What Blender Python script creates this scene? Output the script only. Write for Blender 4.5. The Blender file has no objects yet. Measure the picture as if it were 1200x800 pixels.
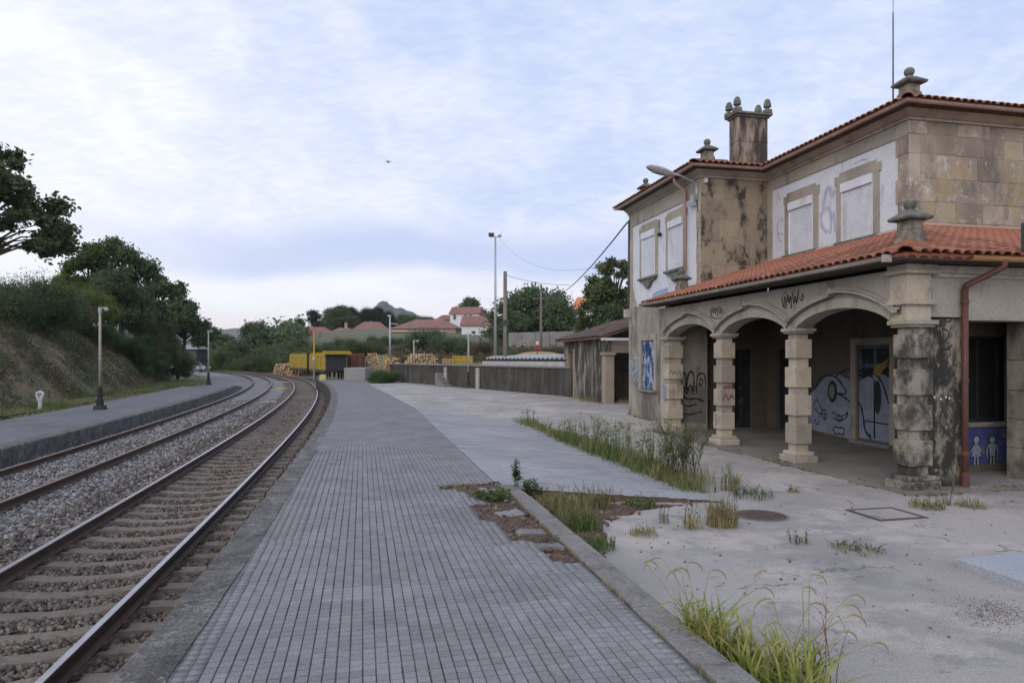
import bpy, math, random
import numpy as np
from mathutils import Vector, Matrix, noise as mnoise
R_ = math.radians
rnd = random.Random(7)
sc = bpy.context.scene
COL = sc.collection
PI = math.pi

# ---------------------------------------------------------------- camera, sky, sun, exposure
EYE = 1.75
cam_d = bpy.data.cameras.new('camera'); cam_o = bpy.data.objects.new('camera', cam_d); COL.objects.link(cam_o)
cam_o.location = (0, 0, EYE); cam_o.rotation_euler = (R_(90), 0, 0)
cam_d.sensor_width = 36; cam_d.lens = 24.0; cam_d.shift_y = 20/1200
cam_d.clip_start = 0.05; cam_d.clip_end = 9000
sc.camera = cam_o
sc.view_settings.view_transform = 'Standard'; sc.view_settings.look = 'None'
sc.view_settings.exposure = 0.22; sc.view_settings.gamma = 1

SUN_EL, SUN_AZ = R_(30), R_(205)      # low dusk light from behind the camera, veiled by cloud
world = bpy.data.worlds.new('World'); sc.world = world; world.use_nodes = True
def build_world():
    nt = world.node_tree; N = nt.nodes; L = nt.links; N.clear()
    def n(t, **k):
        o = N.new(t)
        for a, b in k.items(): setattr(o, a, b)
        return o
    def val(node, i, v): node.inputs[i].default_value = v
    out = n('ShaderNodeOutputWorld'); bg = n('ShaderNodeBackground'); val(bg, 1, 0.1)
    sky = n('ShaderNodeTexSky'); sky.sky_type = 'NISHITA'; sky.sun_disc = False
    sky.sun_elevation = SUN_EL; sky.sun_rotation = SUN_AZ; sky.dust_density = 1.0; sky.air_density = 1.0
    tc = n('ShaderNodeTexCoord'); sep = n('ShaderNodeSeparateXYZ'); L.new(tc.outputs['Generated'], sep.inputs[0])
    def math_(op, a, b=None, c=None):
        m = n('ShaderNodeMath', operation=op)
        for i, v in enumerate((a, b, c)):
            if v is None: continue
            if hasattr(v, 'links'): L.new(v, m.inputs[i])
            else: m.inputs[i].default_value = v
        return m.outputs[0]
    z = math_('MAXIMUM', sep.outputs[2], 0.0)
    # vertical gradient of the veiled evening sky
    gr = n('ShaderNodeValToRGB'); L.new(z, gr.inputs[0]); cr = gr.color_ramp
    cr.elements[0].position = 0.0; cr.elements[0].color = (.84, .75, .81, 1)
    cr.elements[1].position = 1.0; cr.elements[1].color = (.42, .53, .80, 1)
    for p, c in ((.05, (.88, .79, .84, 1)), (.12, (.68, .71, .86, 1)), (.22, (.50, .60, .86, 1)), (.4, (.47, .58, .86, 1))):
        e = cr.elements.new(p); e.color = c
    # cloud deck: the direction laid on a plane overhead
    zz = math_('ADD', z, 0.26)
    px = math_('DIVIDE', sep.outputs[0], zz); py = math_('DIVIDE', sep.outputs[1], zz)
    cmb = n('ShaderNodeCombineXYZ'); L.new(px, cmb.inputs[0]); L.new(py, cmb.inputs[1])
    def noise_(scale, det, rough, dist, mp=(1, 1, 1), rot=0, off=(0, 0, 0)):
        m = n('ShaderNodeMapping'); m.inputs['Scale'].default_value = mp; m.inputs['Rotation'].default_value = (0, 0, rot)
        m.inputs['Location'].default_value = off
        L.new(cmb.outputs[0], m.inputs[0]); t = n('ShaderNodeTexNoise'); L.new(m.outputs[0], t.inputs['Vector'])
        t.inputs['Scale'].default_value = scale; t.inputs['Detail'].default_value = det
        t.inputs['Roughness'].default_value = rough; t.inputs['Distortion'].default_value = dist
        return t.outputs['Fac']
    def ramp(v, a, b, ca=0, cb=1):
        m = n('ShaderNodeMapRange', interpolation_type='SMOOTHSTEP'); L.new(v, m.inputs[0])
        m.inputs[1].default_value = a; m.inputs[2].default_value = b; m.inputs[3].default_value = ca; m.inputs[4].default_value = cb
        return m.outputs[0]
    big = ramp(noise_(.42, 4, .5, .5, (1, 1.6, 1), .5, (1.1, -.6, 0)), .40, .62)
    fine = ramp(noise_(4.6, 8, .58, .5, (1, .8, 1), .75), .36, .70)
    rip = ramp(noise_(26, 5, .55, .6, (.7, 1.5, 1), .5), .40, .64)
    # whiter veil towards the west, on the left of the view
    side = ramp(math_('MULTIPLY_ADD', sep.outputs[0], -1.0, math_('MULTIPLY', sep.outputs[2], -.55)), -.25, .38)
    cov = math_('MULTIPLY_ADD', fine, .34, math_('MULTIPLY', big, .30))
    cov = math_('ADD', cov, math_('MULTIPLY', rip, .12))
    cov = math_('ADD', cov, math_('MULTIPLY', side, .62))
    bandlow = ramp(z, .0, .10)                    # distinct clouds dissolve into haze near the horizon
    cov = math_('MULTIPLY', cov, bandlow); cov = math_('MINIMUM', cov, 1.0)
    mix = n('ShaderNodeMix', data_type='RGBA'); L.new(cov, mix.inputs[0]); L.new(gr.outputs[0], mix.inputs[6])
    mix.inputs[7].default_value = (.90, .92, .98, 1)
    # a darker blue-grey band of cloud low over the hills
    nb = noise_(1.1, 5, .5, .6, (1, .6, 1), .1, (3.3, 0, 0))
    zb = math_('MULTIPLY_ADD', nb, .10, math_('ADD', z, -.05))
    b1 = ramp(zb, .105, .135); b2 = ramp(zb, .20, .15)
    band = math_('MULTIPLY', math_('MULTIPLY', b1, b2), .75)
    band = math_('MULTIPLY', band, ramp(sep.outputs[0], -.62, -.30))
    mix2 = n('ShaderNodeMix', data_type='RGBA'); L.new(band, mix2.inputs[0]); L.new(mix.outputs[2], mix2.inputs[6])
    mix2.inputs[7].default_value = (.47, .56, .83, 1)
    # scale to the physical sky's units, keep a share of the clear sky
    sc10 = n('ShaderNodeMix', data_type='RGBA', blend_type='MULTIPLY'); sc10.inputs[0].default_value = 1
    L.new(mix2.outputs[2], sc10.inputs[6]); sc10.inputs[7].default_value = (10, 10, 10, 1)
    fin = n('ShaderNodeMix', data_type='RGBA'); fin.inputs[0].default_value = .94
    L.new(sky.outputs[0], fin.inputs[6]); L.new(sc10.outputs[2], fin.inputs[7])
    L.new(fin.outputs[2], bg.inputs[0]); L.new(bg.outputs[0], out.inputs[0])
build_world()
sun_d = bpy.data.lights.new('sun', 'SUN'); sun_d.energy = 1.3; sun_d.angle = R_(60); sun_d.color = (1, .90, .80)
sun_o = bpy.data.objects.new('sun', sun_d); COL.objects.link(sun_o)
_sd = Vector((math.sin(SUN_AZ)*math.cos(SUN_EL), math.cos(SUN_AZ)*math.cos(SUN_EL), math.sin(SUN_EL)))
sun_o.rotation_euler = _sd.to_track_quat('Z', 'Y').to_euler()

# ---------------------------------------------------------------- helpers
class MB:
    """collects shapes into one mesh"""
    def __init__(s): s.v = []; s.f = []; s.mi = []; s.m = 0
    def quad(s, *p):
        i = len(s.v); s.v += [tuple(q) for q in p]; s.f.append(tuple(range(i, i+len(p)))); s.mi.append(s.m)
    def box(s, x0, x1, y0, y1, z0, z1):
        i = len(s.v)
        s.v += [(x, y, z) for z in (z0, z1) for x, y in ((x0, y0), (x1, y0), (x1, y1), (x0, y1))]
        for f in ((0, 3, 2, 1), (4, 5, 6, 7), (0, 1, 5, 4), (1, 2, 6, 5), (2, 3, 7, 6), (3, 0, 4, 7)):
            s.f.append(tuple(i+a for a in f)); s.mi.append(s.m)
    def frust(s, cx, cy, z0, z1, a0, b0, a1, b1):
        i = len(s.v)
        s.v += [(cx+sx*a0, cy+sy*b0, z0) for sx, sy in ((-1, -1), (1, -1), (1, 1), (-1, 1))]
        s.v += [(cx+sx*a1, cy+sy*b1, z1) for sx, sy in ((-1, -1), (1, -1), (1, 1), (-1, 1))]
        for f in ((0, 3, 2, 1), (4, 5, 6, 7), (0, 1, 5, 4), (1, 2, 6, 5), (2, 3, 7, 6), (3, 0, 4, 7)):
            s.f.append(tuple(i+a for a in f)); s.mi.append(s.m)
    def prism(s, poly, fn0, fn1):
        """poly list of 2d points; fn0/fn1 map a point to 3d at either end"""
        i = len(s.v); k = len(poly)
        s.v += [tuple(fn0(*p)) for p in poly] + [tuple(fn1(*p)) for p in poly]
        s.f.append(tuple(i+j for j in range(k))[::-1]); s.f.append(tuple(i+k+j for j in range(k)))
        for j in range(k): s.f.append((i+j, i+(j+1) % k, i+k+(j+1) % k, i+k+j))
        s.mi += [s.m]*(k+2)
    def tube(s, path, r, n=8, cap=True, flat=1.0):
        path = [Vector(p) for p in path]
        rr = r if isinstance(r, (list, tuple)) else [r]*len(path)
        i = len(s.v); up = None
        for k, p in enumerate(path):
            d = (path[min(k+1, len(path)-1)]-path[max(k-1, 0)]).normalized()
            if up is None: up = Vector((0, 0, 1)) if abs(d.z) < .9 else Vector((1, 0, 0))
            a = d.cross(up); a = a.normalized() if a.length > 1e-6 else Vector((1, 0, 0)); b = a.cross(d).normalized(); up = b
            for j in range(n):
                t = 2*PI*j/n; s.v.append(tuple(p+a*(math.cos(t)*rr[k])+b*(math.sin(t)*rr[k]*flat)))
        for k in range(len(path)-1):
            for j in range(n):
                q = i+k*n; s.f.append((q+j, q+(j+1) % n, q+n+(j+1) % n, q+n+j)); s.mi.append(s.m)
        if cap:
            s.f.append(tuple(i+j for j in range(n))[::-1]); s.f.append(tuple(i+(len(path)-1)*n+j for j in range(n))); s.mi += [s.m]*2
    def lathe(s, prof, c, n=12):
        i = len(s.v)
        for r, z in prof:
            for j in range(n):
                t = 2*PI*(j+.5)/n; s.v.append((c[0]+r*math.cos(t), c[1]+r*math.sin(t), c[2]+z))
        for k in range(len(prof)-1):
            for j in range(n):
                q = i+k*n; s.f.append((q+j, q+(j+1) % n, q+n+(j+1) % n, q+n+j)); s.mi.append(s.m)
        s.f.append(tuple(i+j for j in range(n))[::-1]); s.f.append(tuple(i+(len(prof)-1)*n+j for j in range(n))); s.mi += [s.m]*2
    def sweep(s, prof, path, closed=False):
        """profile (side, up) swept along a 3d path that lies roughly level; side = to the right of travel"""
        path = [Vector(p) for p in path]; i = len(s.v); k = len(prof)
        for a, p in enumerate(path):
            d0 = (p-path[a-1]) if a else (path[1]-p); d1 = (path[a+1]-p) if a < len(path)-1 else (p-path[a-1])
            d0 = Vector((d0.x, d0.y, 0)).normalized(); d1 = Vector((d1.x, d1.y, 0)).normalized()
            d = (d0+d1).normalized(); sc_ = 1/max(.4, d.dot(d1)); r = Vector((d.y, -d.x, 0))*sc_
            for q in prof: s.v.append(tuple(p+r*q[0]+Vector((0, 0, q[1]))))
        for a in range(len(path)-1):
            for j in range(k if closed else k-1):
                q = i+a*k; s.f.append((q+j, q+(j+1) % k, q+k+(j+1) % k, q+k+j)); s.mi.append(s.m)
        if closed:
            s.f.append(tuple(i+j for j in range(k))[::-1]); s.f.append(tuple(i+(len(path)-1)*k+j for j in range(k))); s.mi += [s.m]*2
    def mesh(s, name, mat, smooth=False):
        me = bpy.data.meshes.new(name); me.from_pydata(s.v, [], s.f)
        for m in (mat if isinstance(mat, (list, tuple)) else [mat]): me.materials.append(m)
        if isinstance(mat, (list, tuple)): me.polygons.foreach_set('material_index', s.mi)
        if smooth: me.polygons.foreach_set('use_smooth', [True]*len(s.f))
        me.validate(); me.update(); return me
    def build(s, name, mat, parent=None, smooth=False, bev=0, **tags):
        o = bpy.data.objects.new(name, s.mesh(name, mat, smooth)); COL.objects.link(o)
        if parent is not None: o.parent = parent
        if bev:
            b = o.modifiers.new('bevel', 'BEVEL'); b.width = bev; b.segments = 1; b.limit_method = 'ANGLE'; b.angle_limit = R_(40)
        for k, w in tags.items(): o[k] = w
        return o
def recalc(o):
    import bmesh
    bm = bmesh.new(); bm.from_mesh(o.data); bmesh.ops.recalc_face_normals(bm, faces=bm.faces); bm.to_mesh(o.data); bm.free()
    return o
def np_mesh(name, verts, faces, mat, smooth=False):
    """verts Nx3, faces MxK arrays, all the same K"""
    me = bpy.data.meshes.new(name); verts = np.asarray(verts, dtype=np.float32); faces = np.asarray(faces, dtype=np.int32)
    m, k = faces.shape
    me.vertices.add(len(verts)); me.vertices.foreach_set('co', verts.ravel())
    me.loops.add(m*k); me.loops.foreach_set('vertex_index', faces.ravel())
    me.polygons.add(m); me.polygons.foreach_set('loop_start', np.arange(0, m*k, k, dtype=np.int32))
    me.polygons.foreach_set('loop_total', np.full(m, k, dtype=np.int32))
    if smooth: me.polygons.foreach_set('use_smooth', np.ones(m, dtype=bool))
    me.update(calc_edges=True); me.materials.append(mat); return me
def link(name, me, parent=None, loc=(0, 0, 0), rot=(0, 0, 0), scale=(1, 1, 1), **tags):
    o = bpy.data.objects.new(name, me); COL.objects.link(o)
    if parent is not None: o.parent = parent
    o.location = loc; o.rotation_euler = rot; o.scale = scale
    for k, w in tags.items(): o[k] = w
    return o
def thing(name, label, cat, loc=(0, 0, 0), rz=0, group=None):
    o = bpy.data.objects.new(name, None); COL.objects.link(o); o.location = loc; o.rotation_euler = (0, 0, rz)
    o['label'] = label; o['category'] = cat
    if group: o['group'] = group
    o.empty_display_size = .2
    return o
def tag(o, label, cat, group=None):
    o['label'] = label; o['category'] = cat
    if group: o['group'] = group
    return o
def copy_tree(o, loc=None, rz=None, scale=None, label=None, parent=None, group=None):
    c = o.copy(); COL.objects.link(c)
    if parent is not None: c.parent = parent
    if loc is not None: c.location = loc
    if rz is not None: c.rotation_euler = (c.rotation_euler[0], c.rotation_euler[1], rz)
    if scale is not None: c.scale = scale if isinstance(scale, (tuple, list)) else (scale,)*3
    if label: c['label'] = label
    if group: c['group'] = group
    for ch in list(o.children): copy_tree(ch, parent=c)
    return c

# ---------------------------------------------------------------- materials (procedural)
def M(name, c1, c2=None, scale=2.0, rough=.9, bump=.25, bscale=30, grain=.25, gscale=60, stains=(), rand=0.0, metal=0.0,
      contrast=.25, spec=.3, world=False, stretch=(1, 1, 1), extra=None, trans=0):
    m = bpy.data.materials.new(name); m.use_nodes = True; nt = m.node_tree; N = nt.nodes; L = nt.links
    b = N['Principled BSDF']; b.inputs['Roughness'].default_value = rough; b.inputs['Metallic'].default_value = metal
    b.inputs['Specular IOR Level'].default_value = spec
    if world: co = N.new('ShaderNodeNewGeometry').outputs['Position']
    else: co = N.new('ShaderNodeTexCoord').outputs['Object']
    def tex(sc_, det=5, r=.6, st=(1, 1, 1), off=0.0, dist=0.0):
        mp = N.new('ShaderNodeMapping'); mp.inputs['Scale'].default_value = st; mp.inputs['Location'].default_value = (off, off*1.7, off*.6)
        L.new(co, mp.inputs[0]); t = N.new('ShaderNodeTexNoise'); L.new(mp.outputs[0], t.inputs['Vector'])
        t.inputs['Scale'].default_value = sc_; t.inputs['Detail'].default_value = det; t.inputs['Roughness'].default_value = r
        t.inputs['Distortion'].default_value = dist
        return t.outputs['Fac']
    def rmp(v, a, bb, lo=0., hi=1.):
        q = N.new('ShaderNodeMapRange'); q.interpolation_type = 'SMOOTHSTEP'; L.new(v, q.inputs[0])
        q.inputs[1].default_value = a; q.inputs[2].default_value = bb; q.inputs[3].default_value = lo; q.inputs[4].default_value = hi
        return q.outputs[0]
    def mixc(f, a, bb, mode='MIX'):
        x = N.new('ShaderNodeMix'); x.data_type = 'RGBA'; x.blend_type = mode
        for i, w in ((0, f), (6, a), (7, bb)):
            if hasattr(w, 'links'): L.new(w, x.inputs[i])
            elif i == 0: x.inputs[0].default_value = w
            else: x.inputs[i].default_value = (*w[:3], 1)
        return x.outputs[2]
    def mth(op, a, bb):
        x = N.new('ShaderNodeMath'); x.operation = op
        for i, w in enumerate((a, bb)):
            if hasattr(w, 'links'): L.new(w, x.inputs[i])
            else: x.inputs[i].default_value = w
        return x.outputs[0]
    c2 = c2 or tuple(v*.8 for v in c1)
    col = mixc(rmp(tex(scale, 6, .6, stretch), .5-contrast, .5+contrast), c1, c2)
    for k, st in enumerate(stains):     # (colour, scale, threshold, softness, strength, stretch)
        sc_, sscale, th, soft, stg, sst = st
        f = rmp(tex(sscale, 9, .70, sst, 11.3+7.7*k, .12), th-.06, th-.06+soft, 0, stg)
        col = mixc(f, col, sc_)
    if extra: col = extra(N, L, co, col, mixc, rmp, tex, mth)
    if rand:
        oi = N.new('ShaderNodeObjectInfo'); v = rmp(oi.outputs['Random'], 0, 1, 1-rand, 1+rand)
        cb = N.new('ShaderNodeCombineXYZ'); [L.new(v, cb.inputs[i]) for i in range(3)]
        col = mixc(1.0, col, cb.outputs[0], 'MULTIPLY')
    g = rmp(tex(gscale, 3, .7, stretch), .25, .75, 1-grain, 1+grain)
    cb = N.new('ShaderNodeCombineXYZ'); [L.new(g, cb.inputs[i]) for i in range(3)]
    col = mixc(1.0, col, cb.outputs[0], 'MULTIPLY')
    L.new(col, b.inputs['Base Color'])
    if bump:
        bp = N.new('ShaderNodeBump'); bp.inputs['Strength'].default_value = bump; bp.inputs['Distance'].default_value = .02
        L.new(tex(bscale, 6, .65), bp.inputs['Height']); L.new(bp.outputs[0], b.inputs['Normal'])
    if trans:
        tb = N.new('ShaderNodeBsdfTranslucent'); L.new(col, tb.inputs[0]); ms = N.new('ShaderNodeMixShader'); ms.inputs[0].default_value = trans
        L.new(b.outputs[0], ms.inputs[1]); L.new(tb.outputs[0], ms.inputs[2]); L.new(ms.outputs[0], N['Material Output'].inputs[0])
    return m
V3 = (1, 1, .22)          # vertical streaks
BLK = (.030, .030, .028)
stone = M('sandstone', (.40, .35, .29), (.275, .245, .205), 1.3, bump=.35, bscale=22, rand=.13, world=True, contrast=.22,
          stains=(((.12, .11, .10), 3.0, .56, .18, .60, (1, 1, .35)), ((.46, .38, .25), 2.0, .60, .08, .4, (1, 1, 1))))
stone_grime = M('grimy sandstone', (.31, .275, .225), (.205, .185, .158), 1.4, bump=.6, bscale=25, rand=.14, world=True,
          stains=((BLK, 3.2, .44, .20, .90, (1, 1, .7)), ((.30, .30, .26), 28, .68, .05, .5, (1, 1, 1))))
stone_dark = M('lichen covered stone', (.17, .17, .145), (.09, .09, .085), 4, bump=.6, bscale=30, world=True,
          stains=(((.30, .31, .27), 14, .60, .08, .6, (1, 1, 1)),))
mortar = M('mortar', (.47, .43, .36), (.37, .33, .28), 3, bump=.3, world=True, stains=((BLK, 3.5, .60, .10, .5, V3),))
render_tan = M('weathered render', (.365, .332, .285), (.262, .24, .208), .9, bump=.2, bscale=35, world=True,
          stains=(((.09, .085, .078), 2.2, .58, .16, .55, V3), ((.42, .385, .32), 1.2, .62, .06, .4, (1, 1, 1))))
render_low = M('damp stained render', (.345, .315, .27), (.23, .21, .182), 1.2, bump=.25, bscale=35, world=True,
          stains=(((.07, .068, .062), 1.5, .50, .18, .75, (1, 1, .4)),))
black_wall = M('blackened wall', (.31, .27, .21), (.20, .175, .145), 2, bump=.5, bscale=28, world=True,
          stains=(((.022, .022, .020), 3.4, .42, .16, .95, (1, 1, .55)), ((.33, .32, .27), 9, .66, .04, .65, (1, 1, .6))))
inner_wall = M('porch inner wall', (.125, .105, .080), (.085, .072, .057), .9, bump=.15, world=True,  # even colour lowered to put the dimness of the porch into the walls
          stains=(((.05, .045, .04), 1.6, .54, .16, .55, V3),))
white_pl = M('white plaster', (.62, .64, .70), (.52, .545, .62), 1.3, bump=.12, bscale=30, world=True,
          stains=(((.36, .33, .28), 2.4, .64, .06, .55, (1, 1, .7)), ((.25, .25, .27), 4.5, .68, .05, .45, V3)))
shutter_m = M('white roller shutter', (.66, .69, .76), (.57, .60, .67), 2, rough=.55, bump=.03, grain=.05,
          stains=(((.36, .34, .31), 3, .56, .14, .5, V3),))
tile_m = M('clay roof tile', (.285, .115, .070), (.20, .085, .056), 2.5, bump=.25, rand=.34, world=True,
          stains=(((.20, .085, .06), 5, .58, .10, .6, (1, 1, 1)), ((.42, .27, .18), 9, .68, .06, .4, (1, 1, 1))))
tile_old = M('old dark roof tile', (.17, .105, .085), (.10, .07, .062), 4, bump=.4, rand=.3, world=True,
          stains=(((.06, .055, .05), 6, .52, .1, .7, (1, 1, 1)),))
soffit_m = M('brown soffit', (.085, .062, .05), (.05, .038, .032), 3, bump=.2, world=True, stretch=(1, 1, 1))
gut_pale = M('pale painted gutter', (.40, .355, .31), (.28, .235, .20), 3, rough=.5, bump=.05, world=True)
gut_brown = M('brown gutter', (.40, .29, .24), (.27, .185, .15), 3, rough=.5, bump=.05, world=True)
gut_copper = M('ochre gutter', (.44, .235, .10), (.34, .17, .075), 3, rough=.45, bump=.05, world=True)
pipe_red = M('rusty red pipe', (.125, .055, .040), (.085, .04, .032), 3, rough=.6, bump=.15, world=True,
          stains=(((.30, .24, .20), 8, .66, .05, .5, (1, 1, .3)),))
pipe_pink = M('faded pink pipe', (.44, .305, .25), (.36, .235, .19), 3, rough=.6, bump=.05, world=True)
dark_backing = M('black window backing', (.012, .012, .013), (.008, .008, .009), 2, bump=0, grain=.1)  # near-black panel colour standing in for unlit rooms behind windows
dark_door = M('dark painted door', (.028, .034, .042), (.018, .020, .026), 2, bump=.1, world=True,
          stains=(((.10, .12, .16), 5, .64, .06, .5, (1, 1, .6)),))
blue_wood = M('flaking blue paint', (.035, .075, .20), (.022, .05, .13), 4, bump=.3, world=True,
          stains=(((.42, .47, .55), 6, .53, .07, .8, (1, 1, .4)),))
spray_black = M('black spray paint', (.022, .022, .026), (.035, .035, .040), 6, bump=0, grain=.15, world=True)
spray_grey = M('grey spray paint', (.13, .125, .13), (.19, .175, .165), 6, bump=0, grain=.3, world=True)
spray_white = M('pale blue white spray paint', (.25, .285, .36), (.17, .19, .25), 3, bump=0, grain=.15, world=True,
          stains=(((.16, .15, .15), 3, .60, .10, .5, (1, 1, 1)),))
spray_lav = M('faded lavender spray paint', (.34, .36, .50), (.45, .47, .58), 5, bump=0, grain=.2, world=True)
spray_blue = M('blue spray paint', (.055, .065, .22), (.035, .04, .12), 2.5, bump=0, grain=.15, world=True,
          stains=(((.20, .19, .20), 3, .60, .12, .6, (1, 1, 1)),))
spray_cyan = M('light blue spray paint', (.22, .32, .46), (.33, .42, .55), 6, bump=0, grain=.2, world=True)
spray_yel = M('yellow spray paint', (.20, .16, .04), (.30, .22, .05), 6, bump=0, grain=.2, world=True)
spray_red = M('dull red spray paint', (.16, .055, .045), (.20, .10, .08), 6, bump=0, grain=.25, world=True)
# concrete and ground
def paver_extra(N, L, co, col, mixc, rmp, tex, mth):
    mp = N.new('ShaderNodeMapping'); mp.vector_type = 'TEXTURE'; mp.inputs['Rotation'].default_value = (0, 0, R_(12.356))
    mp.inputs['Location'].default_value = (5.64, 9.74, 0); L.new(co, mp.inputs[0])
    s = N.new('ShaderNodeVectorMath'); s.operation = 'SCALE'; s.inputs['Scale'].default_value = 1/.292; L.new(mp.outputs[0], s.inputs[0])
    fl = N.new('ShaderNodeVectorMath'); fl.operation = 'FLOOR'; L.new(s.outputs[0], fl.inputs[0])
    sx = N.new('ShaderNodeSeparateXYZ'); L.new(fl.outputs[0], sx.inputs[0]); cx = N.new('ShaderNodeCombineXYZ')
    L.new(sx.outputs[0], cx.inputs[0]); L.new(sx.outputs[1], cx.inputs[1])
    wn = N.new('ShaderNodeTexWhiteNoise'); wn.noise_dimensions = '3D'; L.new(cx.outputs[0], wn.inputs['Vector'])
    v = rmp(wn.outputs['Value'], 0, 1, .94, 1.06); cb = N.new('ShaderNodeCombineXYZ'); [L.new(v, cb.inputs[i]) for i in range(3)]
    col = mixc(1.0, col, cb.outputs[0], 'MULTIPLY')
    s2 = N.new('ShaderNodeVectorMath'); s2.operation = 'SCALE'; s2.inputs['Scale'].default_value = 1/.073; L.new(mp.outputs[0], s2.inputs[0])
    f2 = N.new('ShaderNodeVectorMath'); f2.operation = 'FLOOR'; L.new(s2.outputs[0], f2.inputs[0])
    sy = N.new('ShaderNodeSeparateXYZ'); L.new(f2.outputs[0], sy.inputs[0]); cy = N.new('ShaderNodeCombineXYZ'); L.new(sy.outputs[0], cy.inputs[0]); L.new(sy.outputs[1], cy.inputs[1])
    w2 = N.new('ShaderNodeTexWhiteNoise'); L.new(cy.outputs[0], w2.inputs['Vector']); v2 = rmp(w2.outputs['Value'], 0, 1, .92, 1.08)
    c2_ = N.new('ShaderNodeCombineXYZ'); [L.new(v2, c2_.inputs[i]) for i in range(3)]
    return mixc(1.0, col, c2_.outputs[0], 'MULTIPLY')
paver_m = M('grey cement tile', (.245, .243, .248), (.19, .188, .193), .9, bump=.35, bscale=90, grain=.30, gscale=110, world=True, extra=paver_extra,
          stains=(((.29, .285, .29), 2.1, .60, .14, .35, (1, 1, 1)), ((.10, .10, .105), 5, .66, .08, .5, (1, 1, 1)), ((.11, .115, .07), 3, .72, .05, .5, (1, 1, 1))))
joint_m = M('dark joint dirt', (.15, .145, .138), (.075, .072, .07), 4, bump=.4, bscale=60, grain=.4, world=True)
ramp_m = M('pale worn cement tile', (.36, .355, .37), (.27, .27, .29), .5, bump=.3, bscale=80, grain=.2, gscale=90, world=True,
          stains=(((.42, .41, .41), .9, .58, .12, .5, (1, 1, 1)), ((.17, .17, .175), 3, .66, .06, .4, (1, 1, 1))))
def cracks(N, L, co, col, mixc, rmp, tex, mth):
    v = N.new('ShaderNodeTexVoronoi'); v.feature = 'DISTANCE_TO_EDGE'; v.inputs['Scale'].default_value = .42
    nz = N.new('ShaderNodeTexNoise'); nz.inputs['Scale'].default_value = 2.2; nz.inputs['Detail'].default_value = 6; L.new(co, nz.inputs['Vector'])
    ad = N.new('ShaderNodeVectorMath'); ad.operation = 'MULTIPLY_ADD'; L.new(nz.outputs['Color'], ad.inputs[0]); ad.inputs[1].default_value = (.7, .7, .7); L.new(co, ad.inputs[2])
    L.new(ad.outputs[0], v.inputs['Vector'])
    f = rmp(v.outputs['Distance'], .002, .009, .75, 0); f = mth('MULTIPLY', f, rmp(tex(1.2, 3), .5, .6))
    return mixc(f, col, (.10, .095, .085))
apron_m = M('worn pale concrete', (.36, .335, .315), (.27, .252, .245), .45, bump=.45, bscale=45, grain=.24, gscale=70, world=True, extra=cracks, contrast=.18,
          stains=(((.46, .42, .38), .7, .56, .10, .6, (1, 1, 1)), ((.19, .185, .19), 1.0, .60, .10, .55, (1, 1, 1)), ((.12, .10, .085), 2.1, .68, .05, .6, (1, 1, 1)),
                  ((.20, .17, .14), 9, .70, .04, .5, (1, 1, 1))))
edge_m = M('rough platform edge concrete', (.165, .155, .15), (.075, .07, .07), 2.2, bump=1.0, bscale=22, grain=.6, gscale=60, world=True,
          stains=(((.24, .225, .21), 6, .58, .08, .7, (1, 1, 1)), ((.05, .05, .05), 9, .62, .06, .7, (1, 1, 1)), ((.10, .12, .05), 4, .72, .04, .5, (1, 1, 1))))
kerb_m = M('kerb concrete', (.235, .225, .215), (.165, .155, .15), 2.2, bump=.5, bscale=45, grain=.3, world=True,
          stains=(((.10, .095, .085), 5, .60, .07, .6, (1, 1, 1)), ((.32, .30, .27), 8, .64, .05, .4, (1, 1, 1))))
face_m = M('dark damp concrete', (.085, .082, .075), (.05, .05, .046), 1.5, bump=.5, bscale=25, world=True, stains=(((.14, .135, .12), 4, .6, .1, .5, V3),))
asph_m = M('old dark asphalt', (.165, .165, .175), (.115, .115, .125), .7, bump=.4, bscale=60, grain=.35, world=True,
          stains=(((.22, .215, .21), 1.6, .6, .1, .4, (1, 1, 1)), ((.10, .12, .05), 5, .74, .03, .5, (1, 1, 1))))
dirt_m = M('reddish brown dirt', (.125, .075, .05), (.07, .048, .036), 5, bump=.9, bscale=30, grain=.5, world=True,
          stains=(((.22, .18, .14), 14, .6, .06, .5, (1, 1, 1)), ((.05, .075, .02), 3, .6, .08, .5, (1, 1, 1))))
soil_m = M('yard soil', (.15, .13, .105), (.09, .085, .065), .4, bump=.6, bscale=12, world=True,
          stains=(((.09, .12, .04), .35, .5, .1, .7, (1, 1, 1)), ((.20, .17, .12), 1.3, .6, .1, .5, (1, 1, 1))))
bank_m = M('bank of dry grass and earth', (.20, .135, .080), (.105, .115, .052), .55, bump=1, bscale=5, grain=.45, gscale=14, world=True, contrast=.14,
          stains=(((.21, .115, .065), .8, .60, .07, .7, (1, 1, .7)), ((.045, .052, .025), 1.7, .55, .09, .75, (1, 1, 1)), ((.19, .165, .095), 2.5, .64, .05, .5, (1, 1, 1))))
bal_grey = M('grey ballast', (.245, .235, .24), (.135, .125, .13), .9, bump=1, bscale=24, grain=.5, gscale=26, world=True)
bal_brown = M('rust stained ballast', (.135, .108, .09), (.085, .068, .058), .9, bump=1, bscale=24, grain=.5, gscale=26, world=True)
def stone_rand(amt):
    def f(N, L, co, col, mixc, rmp, tex, mth):
        at = N.new('ShaderNodeAttribute'); at.attribute_name = 'shade'
        v = rmp(at.outputs['Fac'], 0, 1, 1-amt, 1+amt); cb = N.new('ShaderNodeCombineXYZ'); [L.new(v, cb.inputs[i]) for i in range(3)]
        return mixc(1.0, col, cb.outputs[0], 'MULTIPLY')
    return f
st_grey = M('grey ballast stone', (.225, .215, .215), (.155, .145, .14), 1.2, bump=.2, world=True, extra=stone_rand(.68))
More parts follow.
